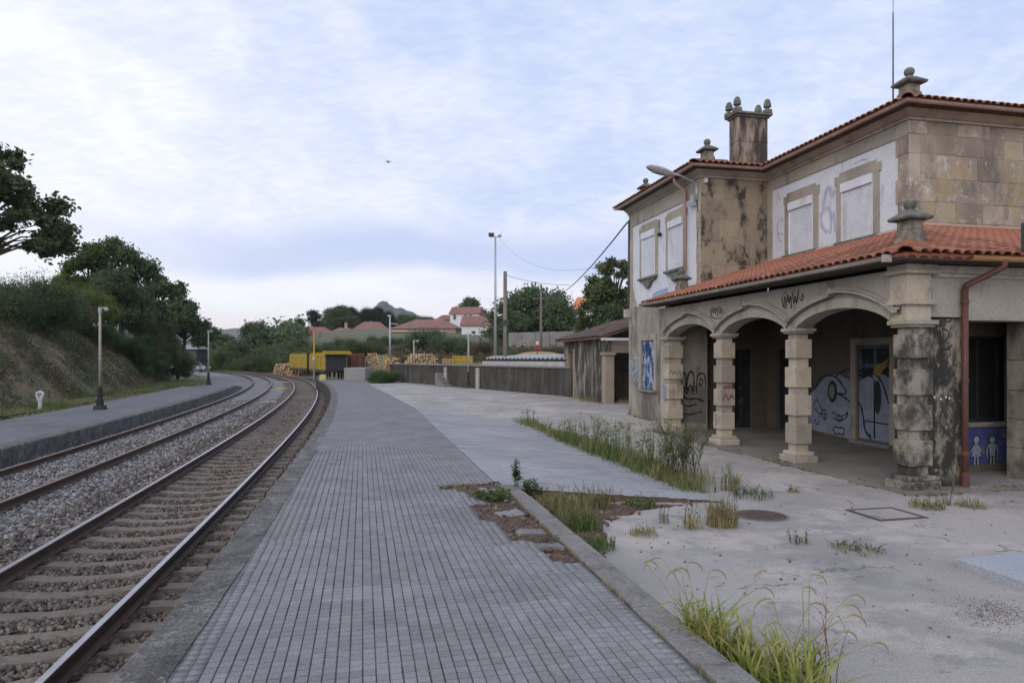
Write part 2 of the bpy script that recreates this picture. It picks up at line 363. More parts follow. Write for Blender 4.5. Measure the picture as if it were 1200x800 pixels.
st_brown = M('brown ballast stone', (.155, .125, .105), (.10, .085, .075), 1.2, bump=.2, world=True, extra=stone_rand(.55))
rail_m = M('rusty rail steel', (.085, .050, .036), (.055, .036, .028), 3, rough=.75, bump=.2, world=True, metal=.0)
rail_top = M('polished rail head', (.46, .46, .49), (.38, .38, .41), 4, rough=.36, bump=.02, metal=.95, grain=.08, world=True)
rail_dull = M('dull rail head', (.30, .22, .17), (.22, .155, .12), 4, rough=.5, bump=.05, metal=.4, grain=.15, world=True)
sleeper_m = M('dusty concrete sleeper', (.205, .175, .15), (.14, .118, .10), 2.5, bump=.4, bscale=40, rand=.12, world=True,
          stains=(((.09, .07, .055), 6, .58, .08, .6, (1, 1, 1)),))
galv = M('galvanised steel', (.42, .44, .47), (.33, .35, .38), 3, rough=.5, bump=.05, metal=.3)
post_m = M('weathered concrete post', (.42, .39, .35), (.30, .28, .25), 3, bump=.3)
wood_pole = M('grey wooden pole', (.20, .175, .155), (.13, .115, .10), 3, bump=.5, stretch=(1, 1, .1))
blackm = M('black metal', (.02, .02, .022), (.03, .03, .032), 3, rough=.5, bump=.05)
darkgrey = M('dark grey paint', (.05, .055, .06), (.035, .04, .045), 3, rough=.5, bump=.05)
yellow_p = M('yellow wagon paint', (.50, .36, .04), (.38, .26, .03), 2, rough=.5, bump=.1, stains=(((.20, .13, .04), 5, .6, .08, .5, V3),))
rust_p = M('brown wagon rust', (.17, .075, .048), (.11, .052, .036), 2, bump=.2)
log_bark = M('pine log bark', (.27, .165, .095), (.17, .105, .065), 2, bump=.4, rand=.3)
log_end = M('sawn log end', (.60, .43, .26), (.46, .31, .18), 5, bump=.2, rand=.2)
wall_dark = M('mossy dark concrete wall', (.085, .083, .076), (.045, .045, .041), .8, bump=.4, bscale=16, world=True,
          stains=(((.19, .18, .165), 1.3, .64, .08, .6, (1, 1, .15)), ((.03, .03, .028), 2.2, .52, .1, .6, V3)))
white_w = M('white house wall', (.66, .66, .68), (.58, .58, .60), .3, bump=0, grain=.05)
tan_w = M('tan house wall', (.36, .295, .235), (.28, .23, .185), .3, bump=0, grain=.1)
roof_far = M('distant clay roof', (.27, .135, .105), (.19, .105, .09), .35, bump=.6, bscale=3, grain=.25, gscale=4)
roof_org = M('orange clay roof', (.56, .22, .11), (.48, .18, .09), .6, bump=.4, bscale=3)
glass_far = M('dark window', (.04, .05, .06), (.06, .07, .08), 2, rough=.2, bump=0)
bark_m = M('tree bark', (.11, .09, .07), (.07, .058, .045), 4, bump=.6, stretch=(1, 1, .3))
def leafm(name, a, b_, sc_=.9, trans=.25):
    return M(name, a, b_, sc_, rough=.75, bump=0, grain=.35, gscale=9, world=True, contrast=.12, spec=.2, trans=trans)
lf_dark = leafm('dark green leaves', (.062, .098, .050), (.115, .16, .07))
lf_mid = leafm('mid green leaves', (.065, .105, .038), (.105, .150, .055))
lf_oliv = leafm('olive green leaves', (.075, .098, .046), (.12, .14, .065))
lf_yel = leafm('yellow green leaves', (.10, .135, .030), (.16, .19, .050))
lf_pine = leafm('pine needles', (.028, .045, .032), (.050, .070, .045))
lf_brown = leafm('brown scrub', (.13, .10, .062), (.085, .085, .045))
gr_green = leafm('green weed', (.085, .14, .035), (.15, .19, .065), 4)
gr_dry = leafm('dry grass', (.30, .25, .13), (.20, .19, .09), 4)
gr_fox = leafm('yellow green grass blade', (.22, .27, .06), (.36, .34, .12), 5, .35)
gr_head = leafm('grass seed head', (.42, .36, .19), (.34, .30, .12), 9, .3)
# ---------------------------------------------------------------- the lie of the land
def C(t):
    if t < 4: return C(4)+(t-4)*dC(4)
    return ((-7.4209e-06*t-3.78682e-04)*t-.196953)*t-3.442698
def dC(t):
    t = max(t, 4); return -2.22628e-05*t*t-7.57363e-04*t-.196953
def CP(t, d):
    s = dC(t); n = math.hypot(1, s); return (C(t)+d/n, t-d*s/n)
def E_(Y):                                   # platform edge
    Y0 = max(Y, 3.0); v = ((-9.5395e-06*Y0-7.74368e-04)*Y0-.184339)*Y0-1.483973
    return v+(Y-Y0)*(-.19)
BA = R_(12.356); BO = (5.64, 9.74)
def W(v, u): return (BO[0]+.9768*v-.2140*u, BO[1]+.2140*v+.9768*u)
def LOC(X, Y):
    a, b = X-BO[0], Y-BO[1]; return (.9768*a+.2140*b, -.2140*a+.9768*b)
def sstep(a, b, x):
    t = min(1, max(0, (x-a)/(b-a))); return t*t*(3-2*t)
WA, WB = (2.75, 31.6), (-9.6, 53.4)           # loading dock wall
def behind_wall(X, Y):
    nx, ny = (WB[1]-WA[1]), -(WB[0]-WA[0]); L = math.hypot(nx, ny); return ((X-WA[0])*nx+(Y-WA[1])*ny)/L
def fz(x, y, s, seed=0.0): return mnoise.noise((x*s+seed, y*s-seed, seed*.37))
def terrain(X, Y):
    s = dC(min(Y, 150)); d = (X-C(min(Y, 170)))/math.hypot(1, s)
    z = -1.2
    k = sstep(11, 16, d) if Y > 56 else (sstep(5, 9, behind_wall(X, Y))*sstep(30, 40, Y+max(0, X-3)))
    if Y <= 56 and X > 28: k = 1
    z += k*2.5
    if Y > 95: z += sstep(9, 30, d)*min((Y-95)*.075, 11)*1.0
    if Y > 150: z += (1-sstep(9, 30, d))*min((Y-150)*.06, 7)
    if Y > 60: z += fz(X, Y, .05, 3)*.5*k
    if k > .5 and Y > 100: z += fz(X, Y, .015, 9)*1.6
    return z
def grid(xs, ys, fn, name, mat, **tags):
    V = [(x, y, fn(x, y)) for y in ys for x in xs]; n = len(xs)
    F = [(j*n+i, j*n+i+1, (j+1)*n+i+1, (j+1)*n+i) for j in range(len(ys)-1) for i in range(n-1)]
    return link(name, np_mesh(name, V, F, mat, True), **tags)
def rng(a, b, s): return [a+s*i for i in range(int(round((b-a)/s))+1)]
grid([-3000, -1500, -800, -400]+rng(-250, 260, 4)+[330, 450, 800, 1500, 3000],
     [-400, -100, -30]+rng(-20, 250, 3)+[270, 300, 340, 400, 500, 700, 1000, 2000, 3050], terrain, 'ground', soil_m, kind='structure')

def strip(name, prof, ts, mat, parent=None, nz=0, smooth=True, **tags):
    V = []; k = len(prof)
    for t in ts:
        for d, z in prof:
            x, y = CP(t, d); V.append((x, y, z+(fz(x, y, 1.3, 5)*nz if nz else 0)))
    F = [(j*k+i, j*k+i+1, (j+1)*k+i+1, (j+1)*k+i) for j in range(len(ts)-1) for i in range(k-1)]
    return link(name, np_mesh(name, V, F, mat, smooth), parent, **tags)
TS = rng(-4, 30, .5)+rng(31, 60, 1)+rng(62, 168, 2)
dv = MB()
_n = math.hypot(WB[0]-WA[0], WB[1]-WA[1]); _nx, _ny = (WB[1]-WA[1])/_n, -(WB[0]-WA[0])/_n
for i in range(24):
    for j in range(6):
        def q_(a, b):
            t = -.28+a/24*1.36; d = (0.2, 1, 4, 9, 20, 60, 60)[b]; x, y = WA[0]+(WB[0]-WA[0])*t+_nx*d, WA[1]+(WB[1]-WA[1])*t+_ny*d; return (x, y, 1.30+fz(x, y, .4, 3)*.05*min(1, d))
        dv.quad(q_(i, j), q_(i, j+1), q_(i+1, j+1), q_(i+1, j))
dv.build('dock_ground', soil_m, kind='structure')
strip('track_bed', [(-10.2, -.95), (-5.4, -.95), (-5.0, -.93), (-4.7, -.885), (-2.8, -.88), (-2.2, -.90), (-1.7, -.93)], TS, bal_grey, nz=.02, kind='structure')
strip('rusty_track_bed', [(-1.7, -.93), (-1.4, -.955), (1.4, -.955), (1.7, -.985), (2.9, -1.0)], TS, bal_brown, nz=.02, kind='structure')
strip('siding_ground', [(-14.9, -.84), (-13, -.86), (-11, -.86), (-9.6, -.87), (-9.2, -.9)], TS, soil_m, nz=.05, kind='structure')

# ---- arc length table along the near track
_t = -4.0; _s = 0.0; STAB = [(0.0, -4.0)]
while _t < 168: _s += math.hypot(1, dC(_t))*.1; _t += .1; STAB.append((_s, _t))
def t_at(s):
    i = min(len(STAB)-1, max(0, int(s/ (STAB[-1][0]/len(STAB))))); 
    while i > 0 and STAB[i][0] > s: i -= 1
    while i < len(STAB)-1 and STAB[i+1][0] < s: i += 1
    return STAB[i][1]
# ---- tracks
def sleeper_mesh():
    m = MB(); xs = [(-1.3, -.015), (-.62, 0), (-.42, -.03), (0, -.045), (.42, -.03), (.62, 0), (1.3, -.015)]
    for x, z in xs: m.v += [(x, -.14, -.2), (x, -.105, z), (x, .105, z), (x, .14, -.2)]
    for a in range(6):
        for j in range(3): q = a*4; m.f.append((q+j, q+4+j, q+5+j, q+1+j)); m.mi.append(0)
    m.f += [(0, 1, 2, 3), (27, 26, 25, 24)]; m.mi += [0, 0]
    return m.mesh('sleeper', sleeper_m)
SLP = sleeper_mesh()
RAILTOP = -.70
rail_prof = [(-.07, -.16), (-.07, -.148), (-.014, -.125), (-.009, -.05), (-.035, -.038), (-.035, -.008), (.035, -.008), (.035, -.038), (.009, -.05), (.014, -.125), (.07, -.148), (.07, -.16)]
head_prof = [(-.034, -.007), (-.031, 0.0), (.031, 0.0), (.034, -.007)]
def track(label, off, t0, t1, head, ztop, sl0, sl1, dz, clips):
    root = thing('railway_track', label, 'railway track', (0, 0, 0))
    for sgn in (-1, 1):
        path = [CP(t, off+sgn*.87)+(ztop,) for t in rng(t0, 30, .5)+rng(31, 60, 1)+rng(62, t1, 2)]
        m = MB(); m.sweep(rail_prof, path, True); r = m.build('rail', rail_m, root); recalc(r)
        h = MB(); h.sweep(head_prof, path, False); h.build('rail_head', head, r)
    cm = MB(); s = 0.0; n = 0
    while s < STAB[-1][0]:
        t = t_at(s); s += .6
        if t < sl0 or t > sl1: continue
        x, y = CP(t, off); a = math.atan2(-dC(t), 1)
        link('sleeper', SLP, root, (x+rnd.uniform(-.01, .01), y, ztop-.16+dz+rnd.uniform(-.008, .008)), (0, rnd.uniform(-.006, .006), a+rnd.uniform(-.012, .012)))
        if t < clips:
            for sg in (-1, 1):
                for e in (-.10, .10):
                    px, py = CP(t, off+sg*.87+e); cm.frust(px, py, ztop-.165, ztop-.125, .03, .04, .018, .025)
    if cm.v: cm.build('rail_clip', rail_m, root, kind='stuff')
    return root
track('polished curving railway track beside the paved platform', 0, -3.5, 166, rail_top, RAILTOP, -3, 166, -.012, 34)
track('dull rusty middle track in grey ballast next to the low left platform', -3.75, 2, 166, rail_dull, RAILTOP, 6, 60, -.028, 0)
track('overgrown siding track at the foot of the earth bank', -11.2, 14, 120, rail_dull, -.74, 20, 21, -.05, 0)
# ---- third track that leads to the timber wagons
def stones(name, pts, sizes, mat, seed=1, **tags):
    r = np.random.RandomState(seed); n = len(pts)
    cube = np.array([(-1, -1, -1), (1, -1, -1), (1, 1, -1), (-1, 1, -1), (-1, -1, 1), (1, -1, 1), (1, 1, 1), (-1, 1, 1)], float)*.5
    v = cube[None]*(1+r.uniform(-.38, .38, (n, 8, 3)))*np.stack([np.ones(n), r.uniform(.6, 1, n), r.uniform(.45, .8, n)], 1)[:, None, :]
    q = r.normal(size=(n, 4)); q /= np.linalg.norm(q, axis=1)[:, None]; w, x, y, z = q.T
    Rm = np.stack([1-2*(y*y+z*z), 2*(x*y-z*w), 2*(x*z+y*w), 2*(x*y+z*w), 1-2*(x*x+z*z), 2*(y*z-x*w), 2*(x*z-y*w), 2*(y*z+x*w), 1-2*(x*x+y*y)], 1).reshape(n, 3, 3)
    v = np.einsum('nij,nkj->nki', Rm, v)*np.asarray(sizes)[:, None, None]+np.asarray(pts)[:, None, :]
    f = np.array([(0, 3, 2, 1), (4, 5, 6, 7), (0, 1, 5, 4), (1, 2, 6, 5), (2, 3, 7, 6), (3, 0, 4, 7)])
    F = (f[None]+8*np.arange(n)[:, None, None]).reshape(-1, 4)
    me = np_mesh(name, v.reshape(-1, 3), F, mat); at = me.attributes.new('shade', 'FLOAT', 'POINT')
    at.data.foreach_set('value', np.repeat(r.rand(n), 8).astype(np.float32))
    return link(name, me, kind='stuff', **tags)
def scatter_ballast():
    r = random.Random(3); G = []; B = []
    for y0, y1, dens, sz in ((3, 9, 900, .045), (9, 15, 620, .050), (15, 24, 330, .056), (24, 44, 120, .07)):
        t = y0
        while t < y1:
            dt = .25
            for d0 in rng(-5.4, 1.8, .2):
                x, y = CP(t, d0)
                if x < -.92*y-1.5: continue
                nn = dens*dt*.2; nn = int(nn)+(r.random() < nn % 1)
                for _ in range(nn):
                    tt = t+r.random()*dt; d = d0+r.random()*.2; x, y = CP(tt, d)
                    if min(abs(abs(d)-.87), abs(abs(d+3.75)-.87)) < .08: continue
                    if d > -1.55:
                        # crib between sleepers only
                        G_ = B if (d > -1.3 or r.random() < .6) else G
                        sfr = (s_of(tt) % .6)/.6
                        if abs(d) < 1.33 and min(sfr, 1-sfr) < .21 and r.random() < .96: continue
                        zz = -.955+r.uniform(0, .03)-(.03 if d > 1.4 else 0)
                        G_.append((x, y, zz, sz*r.uniform(.7, 1.25)))
                    else:
                        if -4.7 < d < -2.8: zz = -.880
                        elif d >= -2.8: zz = -.895-.03*(d+2.8)
                        else: zz = -.93
                        brown = .5 if min(abs(abs(d+3.75)-.87), 9) < .22 else (.75 if d > -1.9 else .06)
                        (B if r.random() < brown else G).append((x, y, zz+r.uniform(-.005, .03), sz*r.uniform(.7, 1.3)))
            t += dt
    for nm, A, m, sd in (('ballast', G, st_grey, 1), ('rust_stained_ballast', B, st_brown, 2)):
        A = np.array(A); stones(nm, A[:, :3], A[:, 3], m, sd)
def s_of(t):
    i = int((t+4.0)*10); f = (t+4.0)*10-i; i = max(0, min(len(STAB)-2, i)); return STAB[i][0]*(1-f)+STAB[i+1][0]*f
scatter_ballast()
# wooden boards and painted marks lying between the rails far off
def small(name, label, cat, mat, x, y, z, a, b, c, rz):
    m = MB(); m.frust(0, 0, 0, c, a, b, a*.92, b*.85); o = m.build(name, mat, loc=(0, 0, 0)) if False else m.build(name, mat)
    o.location = (x, y, z); o.rotation_euler = (0, 0, rz); return tag(o, label, cat)
x, y = CP(42, -1.9); small('cable_cover', 'pale concrete cable cover in the ballast between the two tracks', 'cable cover', post_m, x, y, -.90, .45, .18, .07, .2)
x, y = CP(60, -1.9); small('track_marker', 'yellow marker lying between the tracks near the bend', 'track marker', yellow_p, x, y, -.90, .45, .3, .10, .2)
x, y = CP(57, -2.5); small('cable_cover', 'white board lying between the tracks left of the yellow marker', 'cable cover', post_m, x, y, -.90, .7, .16, .06, .3)
x, y = CP(76, -1.6); small('cable_cover', 'white board farthest round the bend between the tracks', 'cable cover', post_m, x, y, -.90, .9, .3, .09, .3)
x, y = CP(21.5, -3.75); small('old_board', 'dark flat board lying across between the rails of the middle track', 'board', blackm, x, y, -.855, .6, .09, .03, .15)

# ---- low platform on the left
def low_platform():
    ts = rng(4, 56, 1)
    o = strip('low_platform', [(-9.3, -.95), (-9.3, -.45), (-9.2, -.42), (-5.8, -.42)], ts, asph_m, kind='structure')
    for i in range(26):
        t0, t1 = 4+i*2.02, 6+i*2.02
        m = MB(); z0 = -.413+rnd.uniform(-.006, .006); pr = [(-5.8, z0), (-5.40, z0), (-5.36, z0-.04), (-5.38, -1.02), (-5.8, -1.02)]
        a = [CP(t0, d)+(z,) for d, z in pr]; b = [CP(t1, d)+(z,) for d, z in pr]
        m.v += a+b; k = 5
        for j in range(k): m.f.append((j, (j+1) % k, k+(j+1) % k, k+j)); m.mi.append(0)
        m.f += [tuple(range(k))[::-1], tuple(range(k, 2*k))]; m.mi += [0, 0]
        recalc(m.build('edge_slab', edge_m, o))
    # the far end slopes down to the ballast
    m = MB()
    def row(t, z): return [CP(t, -9.3)+(z-.5,), CP(t, -9.3)+(z,), CP(t, -5.4)+(z,), CP(t, -5.4)+(z-.6,)]
    m.v += row(56, -.42)+row(61, -.62)+row(66, -.92); 
    for a in (0, 4):
        for j in range(3): m.f.append((a+j, a+j+1, a+5+j, a+4+j)); m.mi.append(0)
    m.build('end_ramp', asph_m, o)
low_platform()

# ---------------------------------------------------------------- main platform
YR = [(-3.3, 23.7), (-5.9, 33), (-8.5, 42), (-10.6, 50), (-11.6, 54), (-12.4, 57)]
def RB(Y):
    for a, b in zip(YR, YR[1:]):
        if Y <= b[1]: return a[0]+(b[0]-a[0])*(Y-a[1])/(b[1]-a[1])
    return YR[-1][0]
PITCH = .073; VK = -5.75
HOLE = [(-6.57, 1.12), (-5.72, 1.22), (-5.72, -2.75), (-6.02, -2.6), (-6.02, -1.95), (-6.20, -1.9), (-6.20, -1.1), (-6.38, -1.0), (-6.38, -.2), (-6.12, -.15), (-6.12, .15), (-6.30, .2), (-6.32, .78), (-6.57, .8)]
def in_poly(p, P):
    c = False; x, y = p
    for i in range(len(P)):
        a, b = P[i], P[i-1]
        if (a[1] > y) != (b[1] > y) and x < (b[0]-a[0])*(y-a[1])/(b[1]-a[1])+a[0]: c = not c
    return c
def paved(v, u):
    """None outside, else the height of the paving"""
    X, Y = W(v, u)
    if Y < 1.5 or Y > 56.5 or X < E_(Y)+.20: return None
    if in_poly((v, u), HOLE): return None
    if v <= VK:
        if u <= 15.5 or X < RB(Y): return 0.0
        return None
    if u > 15.5 or Y > 23.7: return 0.0 if X < RB(Y) and Y > 23.7 else None
    if v > -2.95 or u < .75-.27*(v+5.7): return None
    if u > 11.5 and v > VK+(15.5-u)/4*2.8: return None
    return -(v-VK)/2.8*.15
def platform():
    base = thing_struct = None
    # slab under the tiles
    m = MB(); ys = rng(1.0, 57, 1)
    for a, b in zip(ys, ys[1:]):
        def xr(Y):
            if Y > 23.7: return RB(Y)
            u = (Y-BO[1]-.214*VK)/.9768; return BO[0]+.9768*VK-.214*u
        cells = 1 if a > 13 or b < 5.5 else 12; cy = 1 if cells == 1 else 12
        for i in range(cells):
            for j in range(cy):
                def pt(s, t):
                    y = a+(b-a)*t; return (E_(y)+.15+(xr(y)-E_(y)-.15)*s, y, -.0095)
                q = [pt(i/cells, j/cy), pt((i+1)/cells, j/cy), pt((i+1)/cells, (j+1)/cy), pt(i/cells, (j+1)/cy)]
                if cells > 1:
                    c = LOC((q[0][0]+q[2][0])/2, (q[0][1]+q[2][1])/2)
                    if -6.85 < c[0] and -3.0 < c[1] < 1.5: continue
                m.quad(*q)
    st = .08; nvv = int((VK+7.2)/st); 
    for i in range(nvv+1):
        for j in range(int(5.0/st)):
            v, u = -7.2+i*st, -3.25+j*st
            if v > VK-.03: continue
            if all(in_poly((v+a, u+b), HOLE) for a in (0, st) for b in (0, st)): continue
            w = min(st, VK-v+.02); m.quad(W(v, u)+(-.0105,), W(v+w, u)+(-.0105,), W(v+w, u+st)+(-.0105,), W(v, u+st)+(-.0105,))
    m.quad(*[W(v, u)+(-.07,) for v, u in ((-7.2, -3.25), (VK, -3.25), (VK, 1.75), (-7.2, 1.75))])
    plat = m.build('platform', joint_m, kind='structure')
    # ramp bed
    m = MB(); us = rng(-.2, 15.4, .4)
    for a, b in zip(us, us[1:]):
        def vr(u): return -2.96 if u <= 11.5 else VK+(15.5-u)/4*2.8
        def lo(v): return .75-.27*(v+5.7)
        P = []
        for u in (a, b):
            P.append([(v, max(u, lo(v))) for v in [VK+(vr(u)-VK)*i/6 for i in range(7)]])
        for i in range(6):
            q = [P[0][i], P[0][i+1], P[1][i+1], P[1][i]]
            if q[2][1] <= lo(q[2][0])+1e-6 and q[3][1] <= lo(q[3][0])+1e-6: continue
            m.quad(*[W(*p)+(-(p[0]-VK)/2.8*.15-.008,) for p in q])
    # broken front of the ramp bed, standing a hand's breadth above the lower concrete
    fm = MB()
    for i in range(12):
        v0, v1 = VK+.1+i*.23, VK+.1+(i+1)*.23
        z0, z1 = -(v0-VK)/2.8*.15-.004, -(v1-VK)/2.8*.15-.004
        a, b = W(v0, .75-.27*(v0+5.7)), W(v1, .75-.27*(v1+5.7))
        a2, b2 = W(v0, .70-.27*(v0+5.7)), W(v1, .70-.27*(v1+5.7)); fm.quad(a2+(-.26,), b2+(-.26,), b+(z1,), a+(z0,))
    m.build('ramp_bed', joint_m, plat)
    fm.build('ramp_front', dirt_m, plat)
    # tiles: the nearest 300 one by one
    cand = []
    nv0, nu0 = int(-11.7/.292)-1, int(-9/.292)-1
    single = set()
    for i in range(nv0, int(VK/.292)):
        for j in range(nu0, 20):
            v0, u0 = i*.292, j*.292
            if v0+.292 > VK+.001: continue
            if all(paved(v0+a, u0+b) is not None for a in (.02, .272) for b in (.02, .272)):
                X, Y = W(v0+.146, u0+.146)
                if X < E_(Y)+.55: continue
                if Y < 2.6 or abs(X)/Y > .85: continue
                cand.append((math.hypot(X, Y), i, j))
    cand.sort(); cand = cand[:300]
    tmes = []
    for var in range(6):
     tm = MB(); gr = [rnd.uniform(.0014, .0042) for _ in range(5)]
     for a in range(4):
        for b in range(4):
            j1 = rnd.uniform(.0012, .0032)
            x0, y0 = a*PITCH+gr[a], b*PITCH+j1; x1, y1 = (a+1)*PITCH-gr[a+1], (b+1)*PITCH-.0016; e = .002
            k = len(tm.v)
            tm.v += [(x0, y0, -.014), (x1, y0, -.014), (x1, y1, -.014), (x0, y1, -.014), (x0+e, y0+e, 0), (x1-e, y0+e, 0), (x1-e, y1-e, 0), (x0+e, y1-e, 0)]
            for f in ((4, 5, 6, 7), (0, 1, 5, 4), (1, 2, 6, 5), (2, 3, 7, 6), (3, 0, 4, 7)): tm.f.append(tuple(k+q for q in f)); tm.mi.append(0)
     tmes.append(tm.mesh('tile', paver_m))
    for _, i, j in cand:
        single.add((i, j)); X, Y = W(i*.292, j*.292)
        link('tile', rnd.choice(tmes), plat, (X, Y, rnd.uniform(-.003, .003)), (rnd.uniform(-.006, .006), rnd.uniform(-.006, .006), BA))
    # all the others joined
    rs = np.random.RandomState(5)
    for nm, isramp in (('tile_field', False), ('worn_tile_field', True)):
        V = []; F = []; Vt = []; Ft = []
        for i in range(int(-11.7/PITCH), int(-2.9/PITCH)):
            v = (i+.5)*PITCH
            if (v > VK) != isramp and not (not isramp and v > VK): pass
            for j in range(int(-9/PITCH), int(48.5/PITCH)):
                u = (j+.5)*PITCH
                X = BO[0]+.9768*v-.2140*u; Y = BO[1]+.2140*v+.9768*u
                if X < E_(Y)+.19 or Y > 57: continue
                if (i//4, j//4) in single: continue
                ramp = v > VK and u < 15.5 and Y < 23.7+6
                if ramp != isramp: continue
                z = paved(v, u)
                if z is None: continue
                h = hash((i//4, j//4)); jz = ((h % 97)/97-.5)*.005; 
                hh = (i*7919+(j//3)*104729) % 101/101; a, b = ((.0330+.0030*hh**.6, .0336+.0018*((j*31+i//3*17) % 7)/7) if not isramp else (.0350, .0352))
                c = []
                sl = (-.15/2.8 if isramp else 0)
                for sx, sy in ((-1, -1), (1, -1), (1, 1), (-1, 1)):
                    vv, uu = v+sx*a, u+sy*b
                    c.append((BO[0]+.9768*vv-.2140*uu, BO[1]+.2140*vv+.9768*uu, z+jz+sl*sx*a))
                if Y < 13 and not isramp:
                    k = len(V); V += [(p[0], p[1], p[2]-.016) for p in c]+c
                    F += [(k+4, k+5, k+6, k+7), (k, k+1, k+5, k+4), (k+1, k+2, k+6, k+5), (k+2, k+3, k+7, k+6), (k+3, k, k+4, k+7)]
                else:
                    k = len(V); V += c; F.append((k, k+1, k+2, k+3))
        link(nm, np_mesh(nm, V, F, ramp_m if isramp else paver_m), plat, kind='stuff')
    # rough edge slabs and the platform face
    Y = 1.2; i = 0
    while Y < 56:
        L = 2.4 if Y < 30 else 3.5; n = 20; m = MB(); dz = rnd.uniform(-.004, .006)
        for k in range(n+1):
            y = Y+(L-.012)*k/n; x = E_(y); z = .008+dz+fz(x, y, 3, 2)*.006; j = fz(x, y, 4, 1)*.022-.02*max(0, fz(x, y, 9, 6))
            pr = [(x+.31+j*.4, -.05), (x+.31+j*.4, z-.002), (x+.03+j, z), (x+j, z-.02), (x+.005+j, -.13), (x+.06, -.14), (x+.06, -1.1)]
            m.v += [(a, y, b) for a, b in pr]
            if k:
                q = (k-1)*7
                for a in range(6): m.f.append((q+a, q+7+a, q+8+a, q+1+a)); m.mi.append(0 if a < 4 else 1)
        m.f += [tuple(range(7)), tuple(range(n*7, n*7+7))[::-1]]; m.mi += [0, 0]
        o = m.build('edge_slab', [edge_m, face_m], plat); recalc(o)
        Y += L; i += 1
    m = MB(); x = E_(56.5); m.box(x, RB(56.5)+.3, 56, 57, -1.1, -.01); m.build('end_wall', face_m, plat)
    # kerb stones along the right side
    u = -8.6
    while u < .9:
        L = rnd.choice((.95, 1.0, 1.05)); L = min(L, .95-u+.02)
        if L < .2: break
        m = MB(); m.frust(0, 0, -.32, .0, .115, L/2-.004, .110, L/2-.010)
        o = m.build('kerbstone', kerb_m, plat, bev=.008); X, Y = W(-5.625+rnd.uniform(-.008, .008), u+L/2)
        o.location = (X, Y, .012+rnd.uniform(-.006, .006)); o.rotation_euler = (rnd.uniform(-.006, .006), rnd.uniform(-.01, .01), BA+rnd.uniform(-.006, .006)); u += L
    return plat
plat = platform()
# dirt where tiles are missing, and along the broken ramp front
def dirt(name, P, z0, amp, step, mat, fall=.12, **tags):
    us = [p[1] for p in P]; vs = [p[0] for p in P]; V = []; idx = {}; F = []
    nv = int((max(vs)-min(vs))/step)+2; nu = int((max(us)-min(us))/step)+2
    def edge_d(p):
        best = 9
        for i in range(len(P)):
            a, b = Vector(P[i]), Vector(P[i-1]); q = Vector(p); ab = b-a; t = max(0, min(1, (q-a).dot(ab)/max(ab.dot(ab), 1e-9)))
            best = min(best, (q-a-ab*t).length)
        return best
    for i in range(nv):
        for j in range(nu):
            p = (min(vs)+i*step, min(us)+j*step)
            if in_poly(p, P):
                X, Y = W(*p); e = edge_d(p); k = min(1, e/fall)
                idx[i, j] = len(V); V.append((X, Y, z0(p)-(1-k)*.05+(fz(X, Y, 6, 4)*amp+fz(X, Y, 22, 8)*amp*.6)*(.3+.7*k)))
    for (i, j), a in idx.items():
        q = [idx.get((i+1, j)), idx.get((i+1, j+1)), idx.get((i, j+1))]
        if None not in q: F.append((a, *q))
    return link(name, np_mesh(name, V, F, mat, True), kind='stuff', **tags)
dirt('hole_dirt', [(v*1.0+(.02 if v > -6 else -.02), u) for v, u in HOLE], lambda p: -.016, .018, .035, dirt_m, .03)
DP = [(-5.5, .68), (-5.2, .60), (-4.6, .44), (-4.0, .28), (-3.45, .12), (-3.05, .0), (-3.2, -.10), (-3.7, -.22), (-4.15, -.32), (-4.35, -.55), (-4.7, -.75), (-4.9, -1.2), (-5.15, -1.7), (-5.35, -2.3), (-5.5, -3.0)]
dirt('ground_dirt', DP, lambda p: -.142+max(0, (-4.9-p[0]))*.08, .03, .05, dirt_m, .25)
# ---- lower concrete yard in front of the station house
def apz(X, Y):
    v, u = LOC(X, Y); return -.172+.150*sstep(11, 17, u)+fz(X, Y, .6, 6)*.008+fz(X, Y, 3, 2)*.002
def apron():
    ys = rng(-3, 57, .4); V = []; n = 46
    for Y in ys:
        v = -5.53; u = (Y-BO[1]-.214*v)/.9768; xl = BO[0]+.9768*v-.214*u
        if Y > 23.2: xl = min(xl, RB(max(Y, 23.7))-.5)
        if Y > 23.7: xl = RB(Y)-.5
        xr = 20 if Y < 31.4 else WA[0]+(WB[0]-WA[0])*(Y-WA[1])/(WB[1]-WA[1])+.15
        if Y > WB[1]: xr = RB(Y)+1.6
        for i in range(n):
            t = i/(n-1); x = xl+(xr-xl)*t**1.3; V.append((x, Y, apz(x, Y)))
    F = [(j*n+i, j*n+i+1, (j+1)*n+i+1, (j+1)*n+i) for j in range(len(ys)-1) for i in range(n-1)]
    return link('concrete_yard', np_mesh('concrete_yard', V, F, apron_m, True), kind='structure')
apron()
# raised slab at the right edge of the view
m = MB(); m.box(-2.24, 1.4, -6.6, -3.03, -.30, -.085)
o = m.build('raised_slab', M('smooth blue grey concrete', (.34, .36, .40), (.28, .30, .335), 1.2, bump=.2, world=True), bev=.012, kind='structure'); o.location = (BO[0], BO[1], 0); o.rotation_euler = (0, 0, BA)
